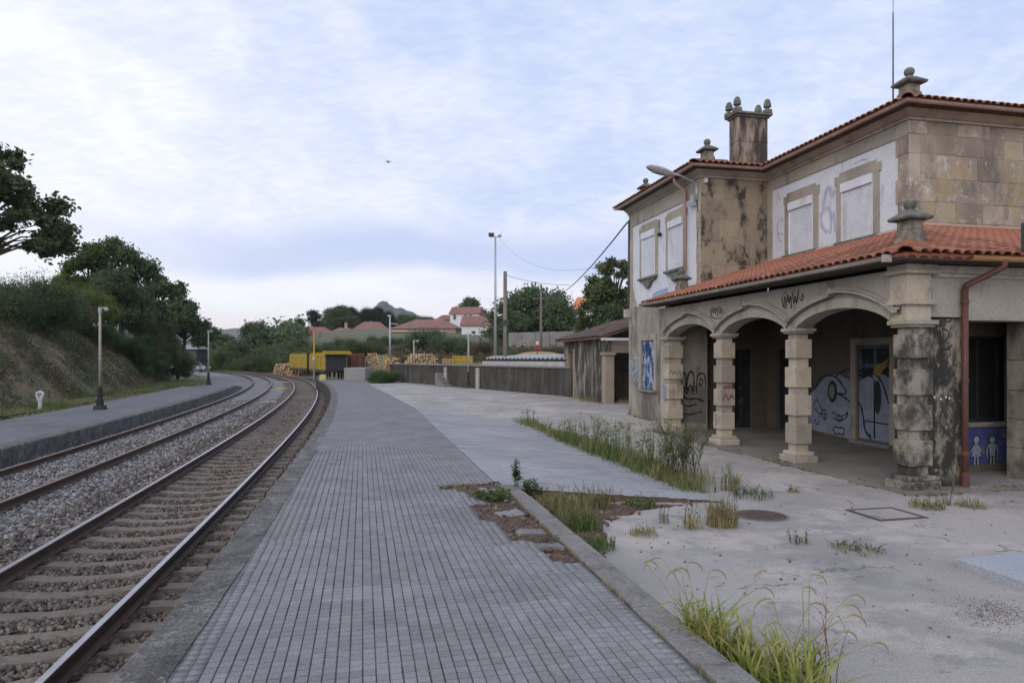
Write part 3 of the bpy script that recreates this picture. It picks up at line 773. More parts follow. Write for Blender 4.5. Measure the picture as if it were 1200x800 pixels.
# manhole covers
def cover_round():
    X, Y = W(-2.83, -.80); root = thing('manhole_cover', 'round rusty manhole cover in the concrete yard', 'manhole cover', (X, Y, apz(X, Y)))
    cm = M('rusty cast iron', (.12, .085, .08), (.08, .062, .06), 5, bump=.5, bscale=60)
    m = MB(); m.lathe([(.33, -.05), (.33, .006), (.30, .007), (.30, -.01)], (0, 0, 0), 32); m.build('rim', kerb_m, root)
    m = MB(); m.lathe([(.292, -.03), (.292, .007), (.27, .012)], (0, 0, 0), 32); m.build('lid', cm, root)
    m = MB()
    for i in range(-4, 5):
        for j in range(-4, 5):
            if i*i+j*j < 18: m.box(i*.055-.017, i*.055+.017, j*.055-.017, j*.055+.017, .011, .017)
    m.build('tread', cm, root)
    X, Y = W(-1.27, -1.05); root = thing('manhole_cover', 'square rusty inspection cover with concrete filling near the corner pillar', 'manhole cover', (X, Y, apz(X, Y)), BA)
    m = MB()
    for a in ((-.34, .34, -.30, -.25), (-.34, .34, .25, .30), (-.34, -.29, -.25, .25), (.29, .34, -.25, .25)): m.box(*a, -.04, .012)
    m.build('frame', cm, root)
    m = MB(); m.box(-.287, .287, -.247, .247, -.04, .008); m.build('lid', apron_m, root)
cover_round()
# loose stones and rubble in the hole and around
def rubble():
    r = random.Random(11); A = []
    for _ in range(420):
        p = (r.uniform(-6.55, -5.72), r.uniform(-2.7, 1.2))
        if in_poly(p, HOLE): A.append(W(*p)+(-.012+r.uniform(-.005, .02), r.choice((.01, .015, .02, .032))*r.uniform(.6, 1.4)))
    for _ in range(500):
        p = (r.uniform(-5.5, -3.2), r.uniform(-2.6, .7))
        if in_poly(p, DP): A.append(W(*p)+(-.14, r.choice((.015, .02, .03, .045))*r.uniform(.6, 1.4)))
    for _ in range(260):
        p = (r.uniform(-5.2, 1.2), r.uniform(-5, .2)); X, Y = W(*p); A.append((X, Y, apz(X, Y)+.002, r.choice((.006, .01, .014, .02))))
    A = np.array(A); stones('rubble', A[:, :3], A[:, 3], st_brown, 9)
    A = []
    for _ in range(900):
        v, u = -2.95+r.gauss(0, .17)*1.0, -4.05+r.gauss(0, .16)
        X, Y = W(v+.35*(u+4.05), u); A.append((X, Y, apz(X, Y)+.001, r.uniform(.003, .006)))
    A = np.array(A); stones('dark_grit', A[:, :3], A[:, 3], dirt_m, 12)
    for k, (v, u, a, b, lab) in enumerate(((-5.98, -.72, .15, .10, 'broken piece of tile lying in the hole in the paving'), (-5.93, -1.62, .13, .10, 'cracked lump of mortar beside the kerb in the hole'),
                                          (-5.92, .55, .16, .09, 'flat broken tile at the top of the hole by the weeds'), (-5.9, -2.15, .14, .08, 'tilted tile fragment at the narrow end of the hole'))):
        X, Y = W(v, u); m = MB(); m.frust(0, 0, -.02, .02, a, b, a*.93, b*.9)
        for i in range(len(m.v)): m.v[i] = tuple(q*(1+rnd.uniform(-.18, .18)) for q in m.v[i])
        o = m.build('tile_fragment', paver_m if k % 2 == 0 else kerb_m); o.location = (X, Y, -.008); o.rotation_euler = (rnd.uniform(-.15, .15), rnd.uniform(-.15, .15), BA+rnd.uniform(-.3, .3)); tag(o, lab, 'rubble')
rubble()
# ================================================================ station house: local x = v (away from the track), y = u (along the track), z up
ST = thing('station_house', 'abandoned two storey stone station house with arched porch, red tile roofs and graffiti', 'station building', (BO[0], BO[1], 0), BA)
def part(name, mb, mat, parent=None, bev=0, smooth=False, fix=True, **t):
    o = mb.build(name, mat, parent or ST, smooth, bev, **t)
    return recalc(o) if fix else o
def bx(name, mat, v0, v1, u0, u1, z0, z1, parent=None, bev=0, **t):
    m = MB(); m.box(v0, v1, u0, u1, z0, z1); return part(name, m, mat, parent, bev, fix=False, **t)
FL = -.115
# ---- floors, walls
m = MB(); m.box(-.13, 3.3, -.14, 8.5, -.5, FL); m.box(3.3, 12, -.14, 3.6, -.5, FL-.001); floor_o = part('porch_floor', m, M('porch floor', (.215, .20, .185), (.15, .14, .13), .8, bump=.3, world=True, extra=cracks, stains=(((.12, .11, .10), 1.4, .58, .1, .5, (1, 1, 1)),)))
# ground floor main wall with door and window openings (v = 3.18)
def wall_v(name, mat, v0, v1, spans, z0, z1, parent=None):
    """wall in a plane of constant v; spans = list of (u0, u1, zlo, zhi) openings sorted by u"""
    m = MB(); u = spans[0]
    return m
m = MB()
T = 3.18
for u0, u1, z0, z1 in ((3.44, 3.95, FL, 3.5), (4.95, 7.15, FL, 3.5), (7.95, 8.37, FL, 3.5), (3.95, 4.95, 2.05, 3.5), (7.15, 7.95, 2.0, 3.5)): m.box(T, T+.3, u0, u1, z0, z1)
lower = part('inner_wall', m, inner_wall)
m = MB()        # return wall of the wing, dark doorway v 2.2-2.72
for v0, v1, z0, z1 in ((.30, 2.2, FL, 3.3), (2.72, 3.18, FL, 3.3), (2.2, 2.72, 2.0, 3.3)): m.box(v0, v1, 8.37, 8.62, z0, z1)
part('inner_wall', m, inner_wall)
for a in ((T+.12, T+.16, 3.97, 4.93, FL+.03, 2.04),): pass
# door with panels at v=3.18
d = thing_d = None
m = MB(); m.box(T+.10, T+.14, 3.96, 4.94, FL+.04, 2.05); door = part('door', m, dark_door)
m = MB()
for a, b in ((3.96, 4.04), (4.41, 4.49), (4.86, 4.94)): m.box(T+.07, T+.10, a, b, FL+.04, 2.05)
for a in (FL+.04, .62, 1.55, 1.97): m.box(T+.072, T+.10, 4.04, 4.41, a, a+.08); m.box(T+.072, T+.10, 4.49, 4.86, a, a+.08)
part('door_frame', m, M('grey blue door frame', (.10, .13, .17), (.06, .075, .10), 3, bump=.1, world=True), door)
m = MB(); m.box(T-.12, T+.1, 3.85, 5.05, FL-.01, FL+.06); part('door_step', m, kerb_m, bev=.01)
m = MB(); m.box(T-.02, T+.06, 4.95, 5.12, FL+.05, 2.05); m.box(T-.02, T+.06, 3.80, 3.95, FL+.05, 2.05); m.box(T-.022, T+.06, 3.80, 5.12, 2.05, 2.2); part('door_surround', m, stone, bev=.006)
m = MB(); m.box(T+.12, T+.16, 7.1, 8.0, FL, 2.05); door2 = part('door', m, dark_door)
m = MB()
for a in (7.17, 7.52, 7.87): m.box(T+.09, T+.12, a, a+.06, FL+.02, 2.0)
for a in (FL+.02, .75, 1.9): m.box(T+.091, T+.12, 7.17, 7.93, a, a+.07)
part('door_frame', m, dark_door, door2)
m = MB(); m.box(2.15, 2.77, 8.49, 8.53, FL, 2.05); door3 = part('door', m, dark_door)
m = MB()
for a in (2.2, 2.43, 2.66): m.box(a, a+.06, 8.46, 8.49, FL+.02, 2.0)
for a in (FL+.02, .6, 1.2, 1.9): m.box(2.2, 2.72, 8.461, 8.49, a, a+.07)
part('door_frame', m, dark_door, door3)
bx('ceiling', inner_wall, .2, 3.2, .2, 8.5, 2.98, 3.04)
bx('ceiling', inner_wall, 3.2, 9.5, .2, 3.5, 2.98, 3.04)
# ---- the arcade
def arch_z(u, u0, u1, zs, rise):
    t = (u-(u0+u1)/2)/((u1-u0)/2); t = max(-1, min(1, t)); R = 1.14
    return zs+rise*((math.sqrt(R*R-t*t)-math.sqrt(R*R-1))/(R-math.sqrt(R*R-1)))
ARCH = [(.32, 2.58), (2.89, 5.18), (5.51, 7.86)]
ZS, RISE = 2.295, .275
def arcade():
    m = MB(); top = 3.05; vf, vb = .03, .33
    segs = []
    us = [.32]
    for k, (a, b) in enumerate(ARCH):
        n = 24; pts = [a+(b-a)*i/n for i in range(n+1)]
        for p, q in zip(pts, pts[1:]):
            za, zb = arch_z(p, a, b, ZS, RISE), arch_z(q, a, b, ZS, RISE)
            m.quad((vf, p, za), (vf, q, zb), (vf, q, top), (vf, p, top)); m.quad((vb, q, zb), (vb, p, za), (vb, p, top), (vb, q, top))
            m.quad((vf, q, zb), (vf, p, za), (vb, p, za), (vb, q, zb))
    for a, b in ((0.03, .32), (2.58, 2.89), (5.18, 5.51), (7.86, 8.42)):
        m.box(vf, vb, a, b, ZS, top)
    part('arcade_wall', m, render_tan)
    # voussoir ring, hood mould and keystone of each arch
    for a, b in ARCH:
        n = 26; m = MB(); inn = []; out = []
        for i in range(n+1):
            u = a+(b-a)*i/n; z = arch_z(u, a, b, ZS, RISE); inn.append((u, z)); out.append((a-.10+(b-a+.20)*i/n, arch_z(u, a, b, ZS+.01, RISE)+.15-.05*abs(2*i/n-1)))
        for i in range(n):
            m.quad((.0, *inn[i]), (.0, *inn[i+1]), (.0, *out[i+1]), (.0, *out[i])); m.quad((0, *out[i]), (0, *out[i+1]), (.05, *out[i+1]), (.05, *out[i])); m.quad((0, *inn[i+1]), (0, *inn[i]), (.05, *inn[i]), (.05, *inn[i+1]))
        part('arch_ring', m, render_tan, fix=False)
        mid = (a+b)/2+.10
        for dz, w, pr in ((.205, .038, -.085), (.250, .035, -.045)):
            m = MB(); pts = []
            for i in range(n+1):
                t = i/n; u = a-.12+(b-a+.24)*t; z = arch_z(a+(b-a)*t, a, b, ZS, RISE)+dz-.09*abs(2*t-1)+(.050*min(1, t/.3) if t < .545 else 0)
                pts.append((u, z))
            pts = [(pts[0][0]-.10, pts[0][1]+.002)]+pts+[(pts[-1][0]+.10, pts[-1][1]+.002)]
            for p, q in zip(pts, pts[1:]):
                m.quad((pr, *p), (pr, *q), (pr, q[0], q[1]+w), (pr, p[0], p[1]+w)); m.quad((pr, q[0], q[1]), (pr, p[0], p[1]), (.04, p[0], p[1]), (.04, q[0], q[1])); m.quad((pr, p[0], p[1]+w), (pr, q[0], q[1]+w), (.04, q[0], q[1]+w), (.04, p[0], p[1]+w))
            part('hood_mould', m, render_tan, fix=False)
        m = MB(); zt = ZS+RISE+.24
        m.prism([(mid-.085, zt), (mid+.085, zt), (mid+.06, zt+.045), (mid+.035, zt+.06), (mid+.03, zt+.10), (mid-.03, zt+.10), (mid-.035, zt+.06), (mid-.06, zt+.045)], lambda p, q: (-.10, p, q), lambda p, q: (.04, p, q))
        part('keystone', m, render_tan, bev=.004)
arcade()
WIDE = [(.07, .204, 0), (.204, .58, 1), (.58, .715, 0), (.715, 1.09, 1), (1.09, 1.22, 0), (1.22, 1.60, 1), (1.60, 1.75, 0), (1.75, 2.10, 1), (2.10, 2.20, 0)]
def pillar(v0, v1, u0, u1, mat, capmat, plinth=True):
    z0 = FL
    for i, (a, b, w) in enumerate(WIDE):
        e = 0 if w else .045; j = rnd.uniform(-.004, .004)
        a_ = a+(.004 if w else -.004); b_ = b-(.004 if w else -.004)
        bx('stone_block', mat, v0+e+j, v1-e+j, u0+e-j, u1-e-j, a_, b_, bev=.010 if w else 0)
    for a, b, e in ((2.20, 2.235, .02), (2.235, 2.30, .055)): bx('capital', capmat, v0-e, v1+e, u0-e, u1+e, a, b, bev=.008)
    bx('plinth', mat, v0-.03, v1+.03, u0-.03, u1+.03, -.0, .07, bev=.012)
    bx('plinth', mat, v0-.075, v1+.075, u0-.075, u1+.075, -.16, .0, bev=.014)
pillar(0, .34, 2.58, 2.89, stone, render_tan)
pillar(0, .34, 5.18, 5.51, stone, render_tan)
pillar(0, .42, 7.80, 8.12, stone, render_tan)
pillar(0.0, .41, -.03, .28, stone_grime, stone)
# corner pier above the capital, with its little cornices
bx('corner_block', stone, .0, .40, .0, .33, 2.30, 2.52)
bx('cornice', stone, -.055, .47, -.055, .36, 2.52, 2.575, bev=.008); bx('cornice', stone, -.03, .44, -.03, .34, 2.575, 2.61)
bx('corner_block', stone, -.0, .40, -.0, .33, 2.61, 2.96)
bx('cornice', stone, -.07, .50, -.07, .36, 2.965, 3.02, bev=.006); bx('cornice', stone, -.045, .47, -.045, .34, 3.02, 3.10)
# wall behind the last pillar that closes the porch towards the wing
bx('side_wall', render_tan, .05, 1.25, 8.10, 8.36, FL, 3.05)
# ---- end wall of the porch (u = 0.1) with its doorway
bx('stained_wall', black_wall, .41, 1.06, .08, .36, -.15, 2.33)
bx('lintel_wall', render_tan, .405, 9.0, .07, .36, 2.355, 3.0)
bx('lintel', stone, 1.03, 9.0, .04, .37, 2.31, 2.355, bev=.004)
bx('string_course', stone, .44, 9.0, .035, .36, 2.93, 2.99, bev=.006)
bx('cornice', stone, .44, 9.0, .0, .36, 2.99, 3.10, bev=.006)
pier_m = M('grimy pier stone', (.27, .235, .185), (.18, .16, .13), 1.5, bump=.4, rand=.1, world=True, stains=(((.06, .056, .05), 2.5, .48, .2, .8, (1, 1, .6)),))
for k, (z0, z1) in enumerate(((-.12, .35), (.355, .80), (.805, 1.25), (1.255, 1.72), (1.725, 2.31))):
    bx('stone_block', pier_m, 2.37, 2.9, .24, .58, z0, z1, bev=.008)
for v0, v1 in ((2.9, 9.0),): bx('wall', render_tan, v0, v1, .26, .54, -.15, 2.31)
m = MB(); m.box(1.0, 2.7, -.10, .3, -.16, FL+.012); part('threshold', m, kerb_m, bev=.01)
# booth wall with window behind the doorway
m = MB(); m.box(1.40, 4.4, 1.05, 1.30, FL, .64); m.box(1.40, 1.58, 1.05, 1.30, .64, 2.98); m.box(1.58, 4.4, 1.05, 1.30, 2.12, 2.98); m.box(3.02, 4.4, 1.05, 1.30, .64, 2.12)
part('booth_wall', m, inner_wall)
m = MB(); m.box(1.50, 2.96, 1.00, 1.10, .62, .70); part('window_sill', m, kerb_m, bev=.01)
m = MB(); m.box(1.58, 3.02, 1.20, 1.24, .70, 2.12); wn = part('window', m, dark_backing)  # black panel closes the opening in place of a dark interior
m = MB()
for a in (1.58, 2.0, 2.42, 2.83): m.box(a, a+.05, 1.17, 1.2, .70, 2.12)
m.box(1.58, 2.88, 1.165, 1.2, .70, .76); m.box(1.58, 2.88, 1.165, 1.2, 2.06, 2.12); part('window_frame', m, blackm, wn)
# ---- lower wing and main end walls
m = MB()
for u0, u1, z0, z1 in ((8.37, 11.30, FL-.3, 3.45), (12.29, 13.38, FL-.3, 3.45), (11.30, 12.29, FL-.3, .78), (11.30, 12.29, 2.32, 3.45)): m.box(1.2, 1.5, u0, u1, z0, z1)
part('wing_wall', m, render_low)
bx('wing_wall', render_low, 1.205, 12, 13.08, 13.375, -.3, 3.45)
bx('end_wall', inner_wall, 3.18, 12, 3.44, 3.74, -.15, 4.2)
m = MB(); m.box(1.28, 1.33, 11.30, 12.29, .78, 2.32); w = part('window', m, dark_backing)
m = MB(); m.box(1.22, 1.28, 11.30, 11.37, .80, 2.30); m.box(1.22, 1.28, 12.22, 12.29, .80, 2.30); m.box(1.22, 1.28, 11.37, 12.22, 2.20, 2.30); m.box(1.222, 1.28, 11.755, 11.835, .80, 2.20); part('window_frame', m, blue_wood, w)
for a in (11.375, 11.84):
    m = MB(); m.box(1.235, 1.27, a, a+.375, .80, 2.20)
    for k in range(3): m.box(1.222, 1.24, a+.03+k*.125, a+.06+k*.125, .80, 2.2)
    part('shutter', m, blue_wood, w)
bx('window_sill', kerb_m, 1.08, 1.30, 11.12, 12.5, .70, .775, w, bev=.008)
m = MB(); m.box(1.165, 1.21, 11.15, 11.30, .78, 2.50); m.box(1.165, 1.21, 12.29, 12.44, .78, 2.50); m.box(1.163, 1.21, 11.15, 12.44, 2.32, 2.52); part('window_surround', m, render_tan, fix=False)
m = MB(); m.box(1.02, 1.2, 13.2, 13.42, 3.12, 3.40); part('meter_box', m, post_m, bev=.01)
# ---- upper walls
bx('upper_wall', white_pl, 3.21, 3.5, 3.50, 8.37, 3.45, 6.28)
bx('upper_wall', white_pl, 1.23, 1.5, 8.45, 13.35, 3.45, 6.14)
m = MB(); m.box(3.18, 3.5, 3.46, 8.37, 6.28, 6.58); m.box(1.20, 1.5, 8.40, 13.38, 6.14, 6.58); m.box(1.20, 1.5, 13.1, 13.37, 3.45, 6.14)
m.box(3.18, 3.5, 8.16, 8.37, 4.3, 6.28); part('frieze', m, render_tan, fix=False)
def blocks(face, rows, seed, x1, x0=0, mat=stone, j=.009, depth=.26, cut=None):
    """face(a0, a1, z0, z1, d) -> box bounds"""
    r = random.Random(seed)
    for z0, z1 in rows:
        a = x0; L = r.uniform(.35, .7)
        while a < x1-.01:
            b = min(x1, a+L)
            if x1-b < .25: b = x1
            d = r.uniform(-.004, .006); bb = face(a+.004, b-.004, z0+.004, z1-.004, d)
            bx('stone_block', mat, *bb, bev=.006)
            a = b; L = r.uniform(.42, .82)
ROWS = [(4.05, 4.53), (4.53, 4.93), (4.93, 5.41), (5.41, 5.90), (5.90, 6.30), (6.30, 6.585)]
stone_end = M('end wall ashlar', (.36, .305, .235), (.235, .20, .168), 1.0, bump=.4, bscale=26, rand=.20, world=True, contrast=.17,
          stains=(((.12, .11, .10), 2.6, .54, .16, .6, (1, 1, .5)), ((.45, .43, .38), 5, .63, .05, .75, (1, 1, .8)), ((.34, .26, .14), 1.2, .6, .06, .5, (1, 1, 1))))
blocks(lambda a, b, z0, z1, d: (a, b, 3.44-d, 3.74, z0, z1), ROWS, 4, 7.6, 3.18, stone_end)
bx('upper_wall', stone_end, 7.6, 12, 3.442, 3.74, 4.05, 6.58)
bx('wall_core', mortar, 3.20, 12, 3.449, 3.72, 4.0, 6.58)
ret_m = M('return wall stone', (.34, .275, .20), (.25, .21, .16), .9, bump=.25, rand=.10, world=True,
          stains=(((.035, .033, .03), 2.6, .55, .14, .9, (1, 1, .6)), ((.10, .09, .08), 1.2, .55, .15, .5, V3)))
blocks(lambda a, b, z0, z1, d: (a, b, 8.37-d*.5, 8.6, z0, z1), [(3.0, 3.62), (3.62, 4.25), (4.25, 4.85), (4.85, 5.45), (5.45, 6.0), (6.0, 6.585)], 8, 3.19, 1.2, ret_m)
bx('wall_core', mortar, 1.21, 3.2, 8.378, 8.6, 3.0, 6.58)
# quoins against the white plaster
for k, z in enumerate((3.95, 4.42, 4.93, 5.41, 5.90)):
    w = .36 if k % 2 == 0 else .20
    bx('quoin', stone, 3.185, 3.45, 3.442, 3.442+w, z+.004, min(z+.49, 6.285), bev=.005)
for k in range(6):
    z = 3.40+k*.46; w = .14 if k % 2 else .24
    bx('quoin', stone, 1.195, 1.45, 8.375, 8.375+w, z+.004, min(z+.455, 6.13), bev=.005)
    bx('quoin', stone, 1.195, 1.45, 13.38-w-.06, 13.383, z+.004, min(z+.455, 6.13), bev=.005)
# strings and cornices under the eaves
def run(name, mat, path, prof, parent=None):
    m = MB(); m.sweep(prof, path, True); return part(name, m, mat, parent)
EAVE = [(1.2, 13.40), (1.2, 8.37), (3.18, 8.37), (3.18, 3.44), (12, 3.44)]
P3 = lambda z, e=0: [(a, b, z) for a, b in EAVE]
# travelling along this path, outside (the track side, then the camera side) lies to the right
run('string_course', stone, P3(6.57), [(-.02, 0), (.045, 0), (.045, .035), (.03, .06), (-.02, .06)])
run('cornice', stone, P3(6.632), [(-.05, 0), (.05, 0), (.12, .05), (.20, .11), (-.05, .11)])
# soffit, gutters
def soffit(path, e, z, name='soffit'):
    m = MB(); m.sweep([(-.1, 0), (e, 0), (e, .03), (-.1, .03)], [(a, b, z) for a, b in path], True); part(name, m, soffit_m)
soffit(EAVE, .40, 6.743)
def gutter(path, e, z, mat, r=.050):
    prof = [(e-.005+r*1.0*(1-math.cos(t))-.01, z-math.sin(t)*r*1.15) for t in [PI*i/7 for i in range(8)]]
    prof = prof+[(e+2*r+.004, z+.012), (e+2*r-.016, z+.012)]+[(e-.005+.012+(r-.012)*(1-math.cos(t))-.01, z-math.sin(t)*(r*1.15-.012)) for t in [PI*i/7 for i in range(7, -1, -1)]]
    m = MB(); m.sweep(prof, [(a, b, 0) for a, b in path], True); return part('gutter', m, mat, smooth=False)
gutter([(1.2, 13.42), (1.2, 8.37), (3.18, 8.37), (3.18, 3.44), (12, 3.44)], .37, 6.80, gut_brown)
# ---- tiles
def tile_mesh(L=.42, w=.085, w2=.07, h=.055, t=.012):
    m = MB(); n = 5
    for y, ww in ((0, w), (L, w2)):
        for s, rr in ((0, 1), (1, 1-t/.06)):
            for i in range(n+1):
                a = PI*i/n; m.v.append((-math.cos(a)*ww*(rr if s else 1), y, math.sin(a)*h*(rr if s else 1)))
    k = n+1
    for i in range(n):
        m.f.append((i, i+1, 2*k+i+1, 2*k+i)); m.f.append((k+i+1, k+i, 3*k+i, 3*k+i+1)); m.f.append((i+1, i, k+i, k+i+1)); m.f.append((2*k+i, 2*k+i+1, 3*k+i+1, 3*k+i))
    m.mi = [0]*len(m.f); return m
TL = tile_mesh(); TILE = TL.mesh('roof_tile', tile_m)
def slope_tiles(roof, P0, A, U, ncol, rows, clip, mat, pitch, budget, expo=.34, lift=.02, name='roof_tile'):
    """P0 eave start, A unit vector along the eave, U unit vector up the slope; clip(a, s) -> keep"""
    A = Vector(A).normalized(); U = Vector(U).normalized(); Nn = A.cross(U); 
    if Nn.z < 0: Nn = -Nn
    bas = Matrix((A, U, Nn)).transposed().to_4x4(); J = MB(); used = 0
    items = []
    for c in range(ncol):
        for r in range(rows):
            a, s = (c+.5)*pitch, r*expo-.06
            if clip(a, s+.2): items.append((a, s, r))
    for a, s, r in items:
        p = Vector(P0)+A*(a+rnd.uniform(-.006, .006))+U*(s+rnd.uniform(-.012, .012))+Nn*(lift+.004)
        rot = bas @ Matrix.Rotation(rnd.uniform(-.03, .03), 4, 'Z') @ Matrix.Rotation(-.035, 4, 'X')
        mw = Matrix.Translation(p) @ rot
        if budget(p, a, s):
            o = bpy.data.objects.new(name, TILE); COL.objects.link(o); o.parent = roof; o.matrix_local = mw
        else:
            k = len(J.v); J.v += [tuple(mw @ Vector(q)) for q in TL.v]; J.f += [tuple(k+i for i in f) for f in TL.f]
    if J.f: J.mi = [0]*len(J.f); J.build('roof_tile_field', mat, roof, kind='stuff')
SL = .318
# porch roof: two slopes meeting in a hip at the corner
E0 = -.34; ZE = 3.205
m = MB(); q = lambda v, u, dz=0: (v, u, ZE+SL*(min(v, 99)-E0)+dz)
top_v = 3.18
hipz = ZE+SL*(top_v-E0)
m.quad((E0, 8.66, ZE), (E0, E0, ZE), (top_v, top_v, hipz), (top_v, 8.40, hipz), (1.2, 8.66, ZE+SL*(1.2-E0)))
m.quad((E0, 8.66, ZE), (1.2, 8.66, ZE+SL*1.54), (1.2, 8.66, ZE+SL*1.54-.05), (E0, 8.66, ZE-.05))
zt = ZE+SL*(3.44-E0)
m.quad((E0, E0, ZE), (12, E0, ZE), (12, 3.44, zt), (3.44, 3.44, zt), (3.18, 3.18, hipz))
m.quad((E0, E0, ZE), (E0, 8.66, ZE), (E0, 8.66, ZE-.05), (E0, E0, ZE-.05)); m.quad((12, E0, ZE), (E0, E0, ZE), (E0, E0, ZE-.05), (12, E0, ZE-.05))
roof1 = part('porch_roof', m, M('roof pan tiles', (.33, .115, .07), (.25, .09, .06), 3, bump=.3, world=True), fix=False)
UP1 = Vector((1, 0, SL)).normalized(); UP2 = Vector((0, 1, SL)).normalized(); hs = math.sqrt(1+SL*SL)
PT = .172
slope_tiles(roof1, (E0, E0, ZE), (0, 1, 0), UP1, int(9.0/PT), 11, lambda a, s: (s/hs) < a-.02 and s/hs < 3.45 and (a < 8.75 or s < 1.5), tile_m, PT, lambda p, a, s: a+s*1.2 < 5.3)
slope_tiles(roof1, (E0, E0, ZE), (1, 0, 0), UP2, 52, 12, lambda a, s: (s/hs) < a-.02 and s/hs < 3.70, tile_m, PT, lambda p, a, s: a < 2.95)
# doubled eave course at the corner (where no gutter hides it)
J = MB()
for i in range(7):
    a = (i+.5)*.19; mw = Matrix.Translation((E0+a, E0-.015, ZE-.075)); k = len(J.v)
    J.v += [tuple(mw @ Vector((x*1.12, y*.7, z))) for x, y, z in TL.v]; J.f += [tuple(k+j for j in f) for f in TL.f]
J.mi = [0]*len(J.f); part('eave_tile', J, tile_m, roof1, fix=False, kind='stuff')
# hip tiles
hv = Vector((1, 1, SL)); L = 3.5; n = 13
hdir = hv.normalized()
for i in range(n):
    p = Vector((E0, E0, ZE+.03))+hv*(i*.268-.04); side = Vector((1, -1, 0)).normalized(); nn = side.cross(hdir); nn = nn if nn.z > 0 else -nn
    mw = Matrix.Translation(p) @ Matrix((side, hdir, nn)).transposed().to_4x4() @ Matrix.Diagonal((1.35, 1.0, 1.3, 1)) @ Matrix.Rotation(-.04, 4, 'X')
    o = bpy.data.objects.new('hip_tile', TILE); COL.objects.link(o); o.parent = roof1; o.matrix_local = mw
# mortar fillets where the roof meets the walls
m = MB(); m.prism([(3.18, hipz-.02), (3.02, hipz-.03), (3.18, hipz+.10)], lambda a, b: (a, 3.3, b), lambda a, b: (a, 8.4, b)); part('flashing', m, M('pink mortar', (.42, .28, .21), (.34, .23, .18), 3, bump=.3, world=True), roof1)
m = MB(); m.prism([(3.44, zt-.03), (3.25, zt-.04), (3.44, zt+.10)], lambda a, b: (3.2, a, b), lambda a, b: (12, a, b)); part('flashing', m, bpy.data.materials['pink mortar'], roof1)
m = MB(); m.sweep([(-.1, 0), (.34, 0), (.34, .03), (-.1, .03)], [(.0, 8.66, 3.115), (0, 0, 3.115), (12, 0, 3.115)], True); part('soffit', m, soffit_m)
gutter([(0.0, 8.75), (0.0, -.05)], .33, 3.185, gut_pale, .045)
m = MB(); m.box(-.48, -.36, -.12, -.06, 3.10, 3.20); part('gutter_end', m, post_m)
gutter([(.72, 0.0), (12, 0.0)], .32, 3.18, gut_copper, .055)
# porch downpipe
m = MB(); m.tube([(1.27, -.38, 3.14), (1.27, -.37, 3.05), (1.16, -.2, 2.94), (1.00, -.02, 2.82), (.985, .0, 2.74)], .045, 10); m.tube([(.985, .0, 2.76), (.985, .0, -.14)], .046, 12); part('downpipe', m, pipe_red, smooth=True)
for z in (2.55, 1.4, .35): m = MB(); m.tube([(.985, .0, z), (.985, .0, z+.05)], .056, 12); part('pipe_clamp', m, pipe_red)
m = MB(); m.tube([(.985, 0, .10), (.985, 0, -.15)], .058, 12); part('pipe_foot', m, pipe_red)
# black box sign over the gutter at the right
m = MB(); m.box(1.58, 2.5, -.46, -.34, 3.27, 3.68); sg = part('sign_box', m, darkgrey, bev=.01)
for a in (1.7, 2.3): m = MB(); m.box(a, a+.04, -.42, -.38, 3.12, 3.28); part('bracket', m, blackm, sg)
# ---- main roof
ZR = 6.83; OV = .42; MS = .33
m = MB()
def hip(v0, v1, u0, u1, z):
    h = min(v1-v0, u1-u0)/2
    if v1-v0 > u1-u0:
        a, b = (v0+h, (u0+u1)/2, z+MS*h), (v1-h, (u0+u1)/2, z+MS*h)
        m.quad((v0, u0, z), (v1, u0, z), b, a); m.quad((v1, u1, z), (v0, u1, z), a, b); m.quad((v0, u1, z), (v0, u0, z), a); m.quad((v1, u0, z), (v1, u1, z), b)
    else:
        a, b = ((v0+v1)/2, u0+h, z+MS*h), ((v0+v1)/2, u1-h, z+MS*h)
        m.quad((v0, u1, z), (v0, u0, z), a, b); m.quad((v1, u0, z), (v1, u1, z), b, a); m.quad((v0, u0, z), (v1, u0, z), a); m.quad((v1, u1, z), (v0, u1, z), b)
    m.quad((v0, u0, z), (v1, u0, z), (v1, u1, z), (v0, u1, z))
hip(3.18-OV, 12.4, 3.44-OV, 13.8, ZR); hip(1.2-OV, 8, 8.37-OV, 13.8, ZR)
roof2 = part('main_roof', m, M('roof pan tiles far', (.33, .12, .075), (.22, .09, .06), 3, bump=.3, world=True), fix=False)
UPa = Vector((1, 0, MS)).normalized(); UPb = Vector((0, 1, MS)).normalized(); no = lambda p, a, s: False
slope_tiles(roof2, (3.18-OV, 3.44-OV, ZR), (0, 1, 0), UPa, int(4.95/PT), 5, lambda a, s: s < a, tile_m, PT, no)
slope_tiles(roof2, (3.18-OV, 3.44-OV, ZR), (1, 0, 0), UPb, 52, 5, lambda a, s: s < a, tile_m, PT, no)
slope_tiles(roof2, (1.2-OV, 8.37-OV, ZR), (0, 1, 0), UPa, int(5.8/PT), 6, lambda a, s: s < a and s < 5.8-a, tile_m, PT, no)
slope_tiles(roof2, (1.2-OV, 8.37-OV, ZR), (1, 0, 0), UPb, 16, 9, lambda a, s: s < a, tile_m, PT, no)
for (v, u, z) in ((3.18-OV, 3.44-OV, ZR), (1.2-OV, 8.37-OV, ZR)):
    for i in range(8):
        p = Vector((v, u, z+.03))+Vector((1, 1, MS))*(i*.27-.05); hd = Vector((1, 1, MS)).normalized(); side = Vector((1, -1, 0)).normalized(); nn = side.cross(hd); nn = nn if nn.z > 0 else -nn
        mw = Matrix.Translation(p) @ Matrix((side, hd, nn)).transposed().to_4x4() @ Matrix.Diagonal((1.3, 1.0, 1.2, 1))
        o = bpy.data.objects.new('hip_tile', TILE); COL.objects.link(o); o.parent = roof2; o.matrix_local = mw
